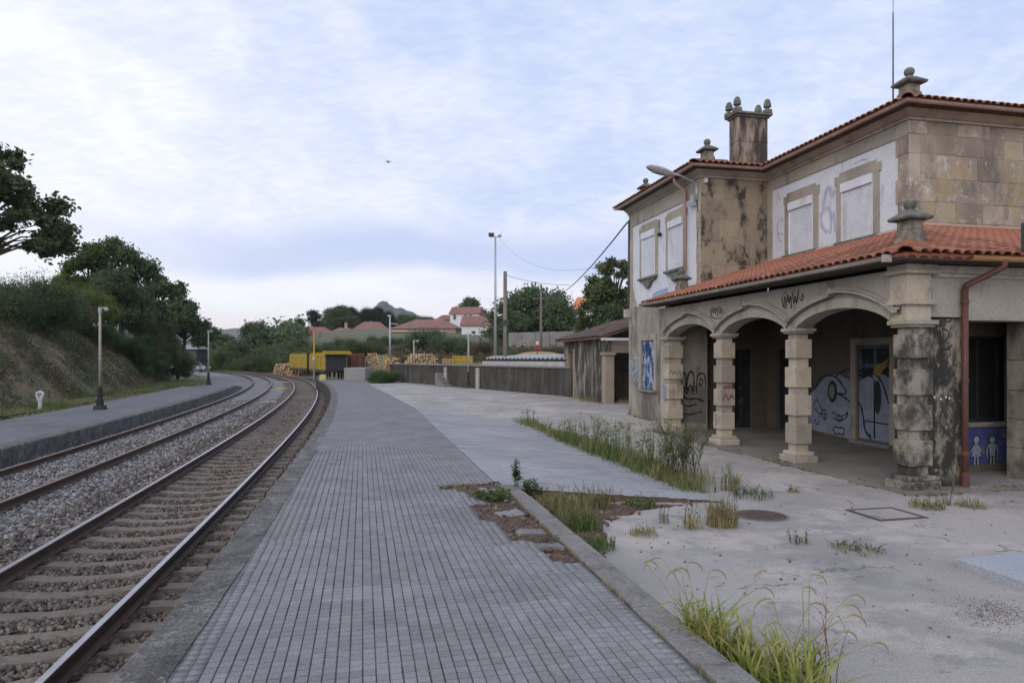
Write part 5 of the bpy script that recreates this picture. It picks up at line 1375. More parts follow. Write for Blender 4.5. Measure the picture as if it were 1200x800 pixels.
# trees and bushes on the bank: (x px of centre, distance, top y px, radius m, kind, material, seed, foot z, name, label, category)
BT = [
 (-24, 41, 166, 5.0, 'open', lf_oliv, 3, 5.6, 'ash_tree', 'tall airy tree cut by the left edge of the view, dark leaves against pale sky', 'tree'),
 (20, 52, 318, 5.5, 'bush', lf_dark, 2, 4.6, 'hedge_bush', 'dark dense bush under the airy tree at the left edge on top of the bank', 'bush'),
 (-46, 50, 326, 5.0, 'bush', lf_dark, 5, 4.6, 'hedge_bush', 'dark bush mostly outside the left edge of the view', 'bush'),
 (66, 60, 338, 3.8, 'bush', lf_brown, 3, 4.8, 'hedge_bush', 'brownish bush between the dark hedge and the yellow green bush', 'bush'),
 (96, 64, 336, 3.6, 'bush', lf_yel, 4, 4.9, 'hedge_bush', 'bright yellow green bush in front of the tall dark tree on the bank', 'bush'),
 (78, 72, 322, 3.0, 'open', lf_yel, 6, 5.2, 'sapling', 'thin pale sapling against the sky left of the tall ivy clad tree', 'tree'),
 (106, 74, 286, 4.0, 'broad', lf_mid, 7, 5.0, 'ivy_clad_tree', 'tall tree smothered in ivy with a rounded green top', 'tree'),
 (142, 76, 278, 5.2, 'broad', lf_dark, 8, 4.0, 'oak_tree', 'tallest dark tree on the bank, pointed crown beside the ivy clad tree', 'tree'),
 (132, 70, 318, 4.2, 'broad', lf_dark, 9, 4.5, 'oak_tree', 'lower dark tree in front of the tallest tree, right above the first lamp post', 'tree'),
 (192, 92, 322, 4.6, 'broad', lf_dark, 10, 3.6, 'oak_tree', 'dark tree with ragged crown, right of the tallest tree on the bank', 'tree'),
 (214, 96, 352, 4.0, 'broad', lf_dark, 12, 2.6, 'oak_tree', 'smallest dark tree at the right end of the bank above the far lamp post', 'tree'),
 (118, 64, 378, 3.0, 'bush', lf_dark, 6, 3.5, 'bank_bush', 'dark bush at the brow of the bank behind the first lamp post', 'bush'),
 (156, 70, 392, 2.6, 'bush', lf_mid, 7, 2.6, 'bank_bush', 'mid green bush on the bank slope right of the first lamp post', 'bush'),
 (176, 74, 372, 3.6, 'bush', lf_oliv, 8, 2.0, 'bank_bush', 'olive bush below the ragged dark tree on the bank slope', 'bush'),
 (176, 70, 408, 2.3, 'bush', lf_mid, 9, .2, 'bank_bush', 'rounded green bush at the foot of the bank slope between the lamp posts', 'bush'),
 (196, 76, 388, 3.2, 'bush', lf_oliv, 10, .4, 'bank_bush', 'grey green bush low on the slope left of the far lamp post', 'bush'),
 (208, 84, 398, 2.8, 'bush', lf_mid, 11, -.6, 'bank_bush', 'lowest bush at the end of the bank beside the siding grass', 'bush'),
]
for x, D, ty, R, kind, mat, sd, fz_, nm, lab, cat in BT:
    H = zz(ty, D)-fz_; plant(nm, lab, cat, px(x, D), D, H, R, kind, mat, z=fz_, seed=sd)
# ---------------------------------------------------------------- dark trees round the outside of the bend
FT = [
 (248, 175, 384, 6, 'broad', lf_dark, 3, 'dark round tree just right of the far lamp post'), (262, 185, 392, 6, 'broad', lf_oliv, 4, 'low olive tree between the far lamp post and the bend'),
 (276, 150, 400, 6, 'broad', lf_dark, 5, 'dark bushy tree low behind the bend of the track, left part'), (300, 165, 379, 6.5, 'broad', lf_dark, 7, 'tall rounded dark tree that stands above the bend'),
 (322, 175, 384, 5, 'broad', lf_pine, 8, 'small dark tree right of the rounded tree over the bend'), (336, 190, 378, 5, 'cone', lf_pine, 9, 'slim pine with a thin top left of the first roofs'),
 (350, 200, 374, 5, 'cone', lf_pine, 10, 'second slim pine beside the first roofs'), (350, 150, 398, 6, 'broad', lf_dark, 12, 'dark mass of tree right of the bend, over the log pile'),
 (312, 145, 402, 6, 'bush', lf_mid, 5, 'green bush above the track, behind the bend centre'), (292, 142, 412, 5, 'bush', lf_oliv, 6, 'olive bush low by the bend'),
 (330, 140, 408, 5.5, 'bush', lf_dark, 7, 'dark bush low behind the log pile'), (266, 146, 410, 5.5, 'bush', lf_mid, 8, 'mid green bush at the left of the bend foot'),
 (370, 240, 364, 7, 'pine', lf_pine, 11, 'tall open pine above the leftmost roof'), (386, 235, 364, 7, 'cone', lf_pine, 12, 'lower pine right of the tall open pine'),
 (400, 225, 359, 7.5, 'broad', lf_dark, 13, 'dark tree behind the chimneys of the second roof'), (412, 230, 362, 7, 'cone', lf_pine, 13, 'tallest pine behind the row of tan houses'),
 (430, 235, 362, 8, 'cone', lf_pine, 14, 'broad pine left of the mountain'), (442, 240, 361, 6, 'cone', lf_pine, 15, 'narrow pine in front of the left foot of the mountain'),
 (456, 235, 366, 5, 'cone', lf_pine, 9, 'pine standing over the left slope of the mountain'), (478, 240, 368, 8, 'broad', lf_dark, 14, 'dark tree in front of the middle of the mountain'),
 (500, 245, 372, 7, 'broad', lf_pine, 15, 'dark tree below the right slope of the mountain'), (518, 250, 378, 5, 'broad', lf_dark, 16, 'small dark tree left of the white upper house'),
 (388, 128, 396, 5.5, 'bush', lf_dark, 9, 'dark bush in front of the leftmost tan house'), (358, 120, 402, 4.5, 'bush', lf_mid, 10, 'green bush above the yellow wagons'),
 (410, 122, 402, 5, 'bush', lf_dark, 11, 'dark bush right of the yellow mast'), (428, 118, 398, 5, 'bush', lf_oliv, 12, 'olive bush between the brown wagon and the houses'),
 (446, 130, 393, 4, 'bush', lf_mid, 13, 'round bush left of the tall grey lamp mast'), (471, 130, 396, 3.6, 'bush', lf_mid, 6, 'small round green tree right of the lamp mast'),
 (502, 110, 383, 5.5, 'bush', lf_dark, 14, 'big round dark shrub in front of the tan wall'), (530, 100, 391, 4.4, 'bush', lf_dark, 15, 'dark shrub under the white upper house'),
 (485, 112, 402, 4, 'bush', lf_oliv, 7, 'olive shrub behind the log stacks'), (570, 96, 401, 4, 'bush', lf_brown, 8, 'brown scrub on the slope left of the wooden pole'),
 (553, 262, 349, 8, 'broad', lf_dark, 6, 'dark tree on the skyline over the white upper house'),
 (628, 128, 336, 10, 'broad', lf_dark, 10, 'large round dark walnut tree behind the steel pole'), (652, 122, 352, 6, 'broad', lf_dark, 11, 'dark tree at the right shoulder of the walnut tree'),
 (604, 122, 366, 5, 'broad', lf_dark, 13, 'dark tree at the left foot of the walnut tree'),
 (722, 58, 303, 3.4, 'open', lf_oliv, 4, 'airy tree with leaves against the sky beside the station wing'), (712, 62, 330, 2.4, 'open', lf_mid, 5, 'ivy wrapped tree just left of the station wing'),
 (724, 56, 352, 3.4, 'broad', lf_dark, 14, 'dark leafy tree behind the shed roof'), (700, 66, 384, 2.4, 'bush', lf_dark, 3, 'dark bush behind the ridge of the shed'),
 (615, 90, 408, 4, 'bush', lf_brown, 4, 'dry brown brambles below the field wall'), (648, 84, 407, 4, 'bush', lf_brown, 5, 'brown brambles right of the steel pole'), (590, 84, 409, 3, 'bush', lf_oliv, 9, 'olive brambles at the foot of the floodlight mast'),
 (445, 49.5, 429, 1.5, 'bush', lf_mid, 14, 'green bush growing over the near end of the dock wall'), (454, 50.5, 432, 1.3, 'bush', lf_dark, 13, 'dark ivy bush spilling over the dock wall beside the green one'),
]
for x, D, ty, R, kind, mat, sd, lab in FT:
    X = px(x, D); z = terrain(X, D)
    if D < 55: z = -.1
    H = max(1.2, zz(ty, D)-z); plant({'bush': 'shrub', 'pine': 'pine_tree', 'cone': 'pine_tree', 'broad': 'leafy_tree', 'open': 'leafy_tree'}[kind], lab, 'bush' if kind == 'bush' else 'tree', X, D, H, R, kind, mat, z=z, seed=sd)
# a far-off wood that fills between them
def far_wood():
    r = np.random.RandomState(8); P = []
    for _ in range(240):
        x = r.uniform(232, 352) if r.rand() < .62 else r.uniform(352, 700); D = r.uniform(150, 200) if x < 352 else r.uniform(250, 300)
        X = px(x, D); z = terrain(X, D); s = r.uniform(2.5, 4.5); P.append((X, D, z+r.uniform(0, 3.5), s, s*.9))
    A = clump_points(r, P, 9, .5); link('far_wood', leaf_mesh('far_wood', A, .5, lf_dark, 5), kind='stuff')
    Q = []
    for _ in range(2600):
        x = r.uniform(460, 700); D = r.uniform(82, 125); X = px(x, D); z = terrain(X, D)
        for _ in range(4): Q.append((X+r.normal()*.5, D+r.normal()*.5, z+abs(r.normal())*.45))
    link('hillside_brambles', leaf_mesh('hillside_brambles', np.array(Q), .30, lf_brown, 6), kind='stuff')
far_wood()
# ---------------------------------------------------------------- mountain and far ridge
def ridge(name, pts, D, mat, depth):
    V = []; F = []; n = len(pts); rows = 12
    for j in range(rows):
        t = j/(rows-1)
        for i, (x, y) in enumerate(pts):
            X = px(x, D); z = zz(y, D); zz_ = z*(t**.8) if j < rows else 0
            V.append((X+fz(i, j, .7, 2)*D*.004, D-depth*(1-t)+fz(X, j*90, .004, 4)*40, max(-5, zz_+fz(X, j*70, .008, 8)*z*.13*(1 if j < rows-1 else .3))))
    for i, (x, y) in enumerate(pts): V.append((px(x, D), D+depth, -5))
    for j in range(rows):
        for i in range(n-1): F.append((j*n+i, j*n+i+1, (j+1)*n+i+1, (j+1)*n+i))
    return link(name, np_mesh(name, V, F, mat, True), kind='structure')
hill_m = M('wooded hill with rocks', (.050, .068, .060), (.10, .105, .10), .012, bump=1, bscale=.05, grain=.4, gscale=.12, world=True)
def interp(pts, k):
    o = []
    for a, b in zip(pts, pts[1:]):
        for i in range(k): t = i/k; o.append((a[0]+(b[0]-a[0])*t, a[1]+(b[1]-a[1])*t+mnoise.noise(((a[0]+(b[0]-a[0])*t)*.35, 1, 0))*1.1))
    return o+[pts[-1]]
ridge('mountain', interp([(360, 410), (400, 396), (425, 380), (440, 366), (448, 357), (454, 355), (460, 360), (466, 363), (474, 362), (484, 366), (496, 371), (506, 377), (516, 385), (540, 394), (600, 404), (700, 412)], 5), 1700, hill_m, 500)
ridge('far_ridge', interp([(-400, 395), (-100, 392), (100, 386), (200, 388), (255, 386), (275, 385), (300, 388), (340, 391), (420, 396), (560, 402)], 5), 2400, hill_m, 500)
# ---------------------------------------------------------------- houses
def house(name, label, x0, x1, D, y_eave, y_ridge, depth, wall, roof, zbase=None, rz=0.0, wins=(), chim=(), gable=False, cat='house'):
    X0, X1 = px(x0, D), px(x1, D); cx = (X0+X1)/2; w = (X1-X0)/2; ze = zz(y_eave, D); zr = zz(y_ridge, D+depth*.5)
    zb = min(terrain(cx, D), terrain(X0, D), terrain(X1, D))-1 if zbase is None else zbase
    t = thing(name, label, cat, (cx, D+depth/2, zb), rz); h = ze-zb; d = depth/2
    m = MB(); m.box(-w, w, -d, d, 0, h)
    if gable: m.prism([(-d, h), (d, h), (0, zr-zb)], lambda a, b: (-w+.01, a, b), lambda a, b: (w-.01, a, b))
    m.build('wall', wall, t)
    m = MB(); o = .5; r = min(d*.9, w*.6) if not gable else 0
    A = [(-w-o, -d-o, h-.1), (w+o, -d-o, h-.1), (w+o, d+o, h-.1), (-w-o, d+o, h-.1)]; P, Q = (-w-o*.5+r, 0, zr-zb), (w+o*.5-r, 0, zr-zb)
    m.quad(A[0], A[1], Q, P); m.quad(A[2], A[3], P, Q); m.quad(A[3], A[0], P); m.quad(A[1], A[2], Q); m.quad(*[(a, b, c-.15) for a, b, c in A][::-1])
    for a, b in ((0, 1), (1, 2), (2, 3), (3, 0)): m.quad(A[b], A[a], (A[a][0], A[a][1], A[a][2]-.15), (A[b][0], A[b][1], A[b][2]-.15))
    rf = m.build('roof', roof, t)
    m = MB(); k = 0
    for i in range(int(2*w/.9)):      # visible tile ridges
        pass
    for (a, c) in chim:
        m = MB(); xx = px(a, D)-cx; m.box(xx-.35, xx+.35, -.5, .2, h, zz(c, D)-zb); m.box(xx-.42, xx+.42, -.57, .27, zz(c, D)-zb-.2, zz(c, D)-zb-.08); m.build('chimney', wall, rf)
    for (a, b, yt, yb) in wins:
        m = MB(); xa, xb = px(a, D)-cx, px(b, D)-cx; z1, z0 = zz(yt, D)-zb, zz(yb, D)-zb; m.box(xa, xb, -d-.05, -d+.1, z0, z1); wo = m.build('window', glass_far, t)
        m = MB()
        for q in ((xa-.08, xa+.02, z0-.08, z1+.08), (xb-.02, xb+.08, z0-.08, z1+.08), (xa, xb, z0-.08, z0+.03), (xa, xb, z1-.03, z1+.08)): m.box(q[0], q[1], -d-.09, -d-.02, q[2], q[3])
        m.build('frame', tan_w if wall is white_w else white_w, wo)
    return t
house('row_house', 'leftmost long tan house under a low tiled roof, over the yellow wagon', 342, 386, 205, 392, 383, 12, tan_w, roof_far, rz=.15)
house('row_house', 'tan house with two chimneys right of the leftmost roof', 385, 412, 200, 390, 384, 10, tan_w, roof_far, rz=-.1, chim=((401, 377),))
house('row_house', 'tan house with one chimney left of the lamp mast', 410, 452, 205, 387, 377, 12, tan_w, roof_far, rz=.1, chim=((430, 375),))
house('row_house', 'broad tan house with a long pinkish roof right of the lamp mast', 462, 538, 190, 384, 374, 14, tan_w, roof_far, rz=-.12)
house('garden_wall', 'grey wall below the broad tan house, half hidden by shrubs', 455, 520, 172, 388, 387, 3, tan_w, tan_w, cat='wall')
house('white_house', 'white two storey house on the hill with brown roof and two windows', 529, 563, 235, 367, 359.5, 11, white_w, roof_far, rz=-.1, wins=((546, 549, 369, 374), (552, 555, 369, 374), (533, 536, 369, 374)), gable=True)
house('small_house', 'small house with reddish roof left of the white upper house', 512, 532, 240, 374, 369, 8, tan_w, roof_far)
house('white_house', 'long low white house with brown roof and two dark openings behind the floodlight mast', 541, 604, 178, 380.5, 370, 12, white_w, roof_far, wins=((553, 557, 388, 391), (563, 567, 388, 391)), gable=True)
house('orange_roofed_house', 'white house with bright orange roof between the walnut tree and the station wing', 672, 700, 150, 362, 348, 9, white_w, roof_org)
house('shed', 'grey corrugated shed right below the long white house', 566, 592, 150, 391, 389, 6, M('grey sheet metal', (.25, .26, .29), (.18, .19, .21), .8, bump=.2), M('grey sheet roof', (.28, .29, .31), (.2, .21, .23), .8, bump=.2), cat='shed')
house('crossing_hut', 'pale roofed hut by the level crossing behind the far lamp post', 212, 230, 150, 408, 403, 5, M('hut wall', (.10, .09, .085), None, 1), M('pale hut roof', (.26, .27, .29), None, 1), zbase=-1.2, cat='hut')
house('small_house', 'tiny pale house showing through trees above the bend', 278, 284, 190, 403, 400, 5, white_w, roof_far)
# long grey field wall on the slope
def blockwall():
    t = thing('field_wall', 'long grey block wall along the top of the brown slope by the walnut tree', 'wall', (0, 0, 0)); D = 112
    xs = [596, 612, 628, 644, 660, 676, 692]
    for a, b in zip(xs, xs[1:]):
        m = MB(); X0, X1 = px(a, D), px(b, D)-.05; m.box(X0, X1, D, D+.3, terrain(X0, D)-1.5, zz(389.5-(a-596)*.02, D)); m.build('wall_panel', M('grey block wall', (.26, .25, .24), (.18, .175, .17), .6, bump=.3, world=True) if a == 596 else bpy.data.materials['grey block wall'], t)
blockwall()
# ---------------------------------------------------------------- loading dock
def dock():
    t = thing('dock_wall', 'long mossy dark concrete loading dock wall beyond the yard', 'wall', (WA[0], WA[1], 0)); A, B = Vector(WA), Vector(WB); d = (B-A); L = d.length; a = math.atan2(d.y, d.x); t.rotation_euler = (0, 0, a)
    n = 6
    for i in range(n):
        x0, x1 = L*i/n+.01, L*(i+1)/n-.01; m = MB(); m.box(x0, x1, -.32, 0, -.6, 1.29); m.build('wall_panel', wall_dark, t, bev=.01)
        m = MB(); m.box(x0, x1, -.40, .06, 1.29, 1.37); m.build('coping', kerb_m, t, bev=.008)
    m = MB(); m.box(0.5, 9.0, -.55, .05, 1.373, 1.60); m.build('white_coping', M('white painted coping', (.42, .42, .43), (.30, .30, .31), 2, bump=.1, world=True), t, bev=.01)
    for k, s in enumerate((9.4, 14.0)): m = MB(); m.box(s, s+.34, .0, .10, -.3, 1.2); m.build('buttress', post_m, t, bev=.01)
    o = thing('corrugated_canopy', 'black and white corrugated sheet roof edge lying behind the white coping', 'canopy', (WA[0], WA[1], 0), a)
    m = MB(); nn = 120
    for i in range(nn):
        x = .5+8.4*i/nn; x2 = .5+8.4*(i+1)/nn; z, z2 = 1.80+.05*math.sin(i*1.05), 1.80+.05*math.sin((i+1)*1.05)
        m.quad((x, -.15, z), (x2, -.15, z2), (x2, -2.6, z2+.15), (x, -2.6, z+.15)); m.quad((x, -.15, z-.05), (x2, -.15, z2-.05), (x2, -.15, z2), (x, -.15, z))
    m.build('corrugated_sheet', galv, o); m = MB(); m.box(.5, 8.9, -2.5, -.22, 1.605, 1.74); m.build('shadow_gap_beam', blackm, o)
    # broken steps and rubble at the foot
    X, Y = A+d*(.56)
    s = thing('broken_steps', 'crumbling concrete steps at the foot of the dock wall beside the small lamp post', 'steps', (X, Y, -.05), a)
    for i, (x, z, w) in enumerate(((-.6, .18, .35), (-.2, .38, .32), (.2, .6, .3), (.55, .85, .28))):
        m = MB(); m.box(x-.2, x+.22, .0, w+.25, 0, z); m.build('step', kerb_m, s, bev=.03)
dock()
# corner pier of concrete at the end of the platform
D = 54; m = MB(); m.box(px(403, D), px(428, D), D, D+3.5, -1.0, zz(431, D)); tag(m.build('concrete_block', M('plain light concrete', (.30, .30, .29), (.24, .24, .235), 1, bump=.2, world=True), bev=.02), 'plain grey concrete block at the far end of the paved platform', 'concrete block')
x, y = E_(55.3)+.35, 55.3; small('platform_end_marker', 'small pale yellow marker on the tip of the platform', 'marker', M('pale yellow paint', (.55, .52, .25), None, 3), x, y, .0, .25, .2, .45, 0)
# ---------------------------------------------------------------- shed beside the wing
def shed():
    t = thing('tiled_shed', 'small ruined shed with old tile roof and pillared opening left of the station wing', 'shed', (BO[0], BO[1], 0), BA)
    sm = M('streaked shed wall', (.20, .19, .17), (.11, .105, .095), 1.5, bump=.4, world=True, stains=((BLK, 2.6, .46, .12, .85, V3), ((.38, .365, .32), 2.8, .60, .06, .6, V3), ((.20, .06, .045), 1.4, .70, .06, .6, (1, 1, .6))))
    pm = M('shed pillar', (.33, .27, .215), (.25, .21, .17), 2, bump=.3, world=True)
    m = MB()
    for u0, u1, z0, z1 in ((17.75, 21.4, -.2, 2.55), (22.4, 23.1, -.2, 2.55), (21.4, 22.4, 2.0, 2.55), (17.3, 17.75, 1.98, 2.55)): m.box(1.83, 2.05, u0, u1, z0, z1)
    m.build('wall', sm, t)
    m = MB(); m.box(1.83, 6, 17.35, 17.55, 1.98, 2.58); m.build('lintel', pm, t)
    m = MB(); m.box(1.76, 2.14, 17.2, 17.62, -.2, 1.88); m.build('pillar', pm, t, bev=.015)
    m = MB(); m.box(1.70, 2.20, 17.14, 17.68, 1.88, 2.0); m.build('capital', pm, t, bev=.015)
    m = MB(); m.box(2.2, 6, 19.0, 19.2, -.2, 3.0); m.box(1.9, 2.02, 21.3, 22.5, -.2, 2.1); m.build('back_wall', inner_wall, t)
    m = MB(); m.box(1.78, 1.95, 21.34, 21.48, -.1, 2.2); m.box(1.78, 1.95, 22.36, 22.5, -.1, 2.2); m.build('door_jamb', pm, t)
    m = MB(); m.quad((1.5, 17.0, 2.60), (6, 17.0, 4.0), (6, 23.4, 4.0), (1.5, 23.4, 2.60)); m.quad((1.5, 17.0, 2.60), (1.5, 23.4, 2.6), (1.5, 23.4, 2.52), (1.5, 17.0, 2.52)); m.quad((6, 17, 3.9), (1.5, 17, 2.52), (1.5, 17, 2.6), (6, 17, 4.0)); r = m.build('roof', tile_old, t)
    m = MB(); m.box(1.5, 6, 16.96, 17.0, 2.46, 2.56); m.build('fascia', shutter_m, t)
    U = Vector((1, 0, 1.4/4.5)).normalized(); J = MB()
    for c in range(36):
        for q in range(9):
            mw = Matrix.Translation(Vector((1.5, 17.05+c*.178, 2.62))+U*(q*.34-.04+rnd.uniform(-.03, .03))) @ Matrix(((0, U.x, -U.z), (1, 0, 0), (0, U.z, U.x))).to_4x4()
            k = len(J.v); J.v += [tuple(mw @ Vector((x*1.05, y, z*1.3))) for x, y, z in TL.v]; J.f += [tuple(k+i for i in f) for f in TL.f]
    J.mi = [0]*len(J.f); J.build('roof_tile_field', tile_old, r, kind='stuff')
shed()
# ---------------------------------------------------------------- lamp posts on the low platform and elsewhere
def post_lamp(label, X, Y, z, H):
    t = thing('lamp_post', label, 'lamp post', (X, Y, z), 0, 'old lamp posts along the tracks')
    m = MB(); m.frust(0, 0, 0, .18, .20, .20, .17, .17); m.lathe([(.15, .18), (.13, .45), (.10, .50), (.10, .95), (.075, 1.0)], (0, 0, 0), 10); m.build('base', blackm, t)
    m = MB(); m.tube([(0, 0, .98), (0, 0, H)], [.065, .045], 10); m.build('pole', post_m, t, True)
    m = MB(); m.tube([(0, 0, H-.25), (0, 0, H-.02)], .07, 8); m.tube([(0, 0, H-.08), (.14, 0, H-.02), (.26, 0, H-.06)], .025, 6); m.lathe([(.02, .06), (.09, .0), (.08, -.08), (.03, -.12)], (.27, 0, H-.06), 8); m.build('lamp_head', galv, t)
post_lamp('pale concrete lamp post with black base on the low left platform, nearest one', -17.5, 29, -.42, 4.35)
post_lamp('far pale lamp post with black base near the end of the low left platform', -24.9, 56, -.42, 4.5)
post_lamp('thin pale lamp post in front of the dock wall by the broken steps', px(549, 41), 41, -.05, 3.3)
post_lamp('thin pale lamp post at the far end of the dock wall', px(485, 50), 50, -.1, 3.2)
# white dwarf signal
X, Y = px(47, 34), 34
t = thing('dwarf_signal', 'small white round headed trackside marker at the foot of the bank', 'track marker', (X, Y, -.86))
m = MB(); m.box(-.07, .07, -.05, .05, 0, .62); m.build('post', M('white enamel', (.62, .62, .62), (.5, .5, .5), 4, bump=.1), t)
m = MB(); m.prism([(-.10, .52), (.10, .52), (.14, .66), (.20, .80), (.16, .96), (.0, 1.02), (-.16, .96), (-.20, .80), (-.14, .66)], lambda a, b: (a, -.07, b), lambda a, b: (a, .04, b)); f_ = m.build('signal_face', bpy.data.materials['white enamel'], t)
m = MB(); m.box(-.09, -.02, -.078, -.07, .80, .88); m.box(.02, .09, -.078, -.07, .80, .88); m.box(-.04, .04, -.078, -.07, .70, .76); m.build('mark', blackm, f_)
# floodlight mast
D = 55; X = px(580.5, D); t = thing('floodlight_mast', 'tallest slender white floodlight mast behind the dock wall', 'light mast', (X, D, 1.2))
H = zz(278, D)-1.2; m = MB(); m.tube([(0, 0, 0), (0, 0, H)], [.14, .07], 10); m.build('pole', galv, t, True)
m = MB(); m.box(-.5, .5, -.04, .04, H, H+.07); m.build('crossarm', galv, t)
m = MB(); m.box(-.55, -.10, -.2, .15, H+.09, H+.33); m.build('floodlight', darkgrey, t, bev=.02)
m = MB(); m.box(.22, .5, -.15, .12, H+.09, H+.2); m.tube([(.4, 0, H+.1), (.5, 0, H+.42)], .02, 5); m.build('floodlight', galv, t)
# wooden pole and steel pole with wires
D = 38.5; XW = px(592, D); t = thing('wooden_pole', 'weathered wooden utility pole standing at the dock wall', 'utility pole', (XW, D, -.2))
HW = zz(318, D)+.2; m = MB(); m.tube([(0, 0, 0), (0, 0, HW)], [.15, .10], 9); m.build('pole', wood_pole, t, True)
m = MB(); m.box(-.19, .19, -.19, -.09, HW*.56, HW*.60); m.build('bracket', darkgrey, t)
m = MB(); m.box(.10, .16, -.03, .03, HW*.70, HW*.80); m.build('insulator', darkgrey, t)
D = 90; XS = px(634, D); t = thing('steel_pole', 'grey steel distribution pole with crossarm in front of the walnut tree', 'utility pole', (XS, D, 1.0)); HS = zz(339, D)-1.0
m = MB(); m.tube([(0, 0, 0), (0, 0, HS)], [.2, .13], 8); m.build('pole', wood_pole, t, True)
m = MB(); m.box(-1.1, 1.1, -.06, .06, HS-1.3, HS-1.16); m.build('crossarm', wood_pole, t)
for a in (-1, 0, 1): m = MB(); m.lathe([(.05, 0), (.09, .1), (.05, .2), (.09, .3), (.04, .42)], (a, 0, HS-1.1 if a else HS), 8); m.build('insulator', glass_far, t)
D = 78; X = px(457, D); t = thing('lamp_mast', 'grey lamp mast with two small arms left of the round green tree', 'light mast', (X, D, 1.0)); H = zz(371, D)-1.0
m = MB(); m.tube([(0, 0, 0), (0, 0, H)], [.13, .09], 8); m.build('pole', galv, t, True); m = MB(); m.box(-.25, .1, -.1, .1, H, H+.2); m.build('lamp_head', galv, t); m = MB(); m.tube([(0, 0, H*.86), (.9, 0, H*.84)], .06, 5); m.build('arm', galv, t)
D = 85; X = px(368, D); t = thing('yellow_mast', 'orange and yellow striped mast behind the yellow wagon', 'mast', (X, D, -1)); H = zz(388, D)+1
m = MB(); m.tube([(0, 0, H*.40), (0, 0, H)], .10, 8); m.build('upper_pole', M('orange yellow paint', (.62, .36, .06), (.55, .3, .05), 2, bump=0), t); m = MB(); m.tube([(0, 0, 0), (0, 0, H*.42)], .10, 8); m.build('pole', galv, t); m = MB(); m.tube([(0, 0, H*.42), (0, 0, H*.48)], .17, 8); m.build('band', white_w, t)
D = 150; X = px(244, D); t = thing('telegraph_pole', 'thin distant pole over the trees behind the far lamp post', 'utility pole', (X, D, -1)); m = MB(); m.tube([(0, 0, 0), (0, 0, zz(379, D)+1)], .10, 6); m.build('pole', galv, t); m = MB(); m.box(-.7, .7, -.05, .05, zz(382, D)+1, zz(382, D)+1.15); m.build('crossarm', galv, t)
D = 62; X = px(636, D); 
D = 66; X = px(629.5, D); t = thing('red_signal_post', 'red and white sign on a thin post above the corrugated canopy', 'sign', (X, D, 1.2)); m = MB(); m.tube([(0, 0, 0), (0, 0, zz(400, D)-1.2)], .05, 6); m.build('post', darkgrey, t)
m = MB(); m.box(-.18, .18, -.06, -.0, zz(409, D)-1.2, zz(404, D)-1.2); m.build('red_plate', M('red paint', (.45, .05, .04), None, 3), t); m = MB(); m.box(-.14, .14, -.06, -.0, zz(404, D)-1.19, zz(400, D)-1.2); m.build('white_plate', white_w, t)
D = 60; X = px(652, D); t = thing('thin_post', 'thin brown post left of the shed roof corner', 'post', (X, D, 1.2)); m = MB(); m.tube([(0, 0, 0), (0, 0, zz(400, D)-1.2)], .04, 6); m.build('pole', rust_p, t)
# wires
def wire(label, a, b, sag, r=.018, name='power_cable'):
    a, b = Vector(a), Vector(b); m = MB(); n = 18
    m.tube([a.lerp(b, i/n)-Vector((0, 0, sag*4*(i/n)*(1-i/n))) for i in range(n+1)], r, 5); tag(m.build(name, blackm, smooth=True), label, 'cable')
wc = W(1.16, 13.4)
wire('thick black cable sloping from the wing corner of the station down to the left', (wc[0], wc[1], 6.35), (XS+.4, 90, HS+.2), 1.1, .028)
wire('thin cable from the top of the wooden pole to the thick black cable', (XW, 38.5, HW-.4), (px(668, 40), 40, zz(334, 40)), .15, .012)
wire('thin wire from the floodlight mast to the station wing', (px(583, 55), 55, zz(276, 55)), (wc[0]+.2, wc[1], 5.2), 1.4, .006)
wire('thin wire between the wooden pole and the steel pole', (XW, 38.5, HW*.8), (XS, 90, HS-.2), .8, .012)
wire('thin wire from the wooden pole towards the steel pole crossarm', (XW, 38.5, HW*.77), (XS+1, 90, HS-.3), 1.2, .010)
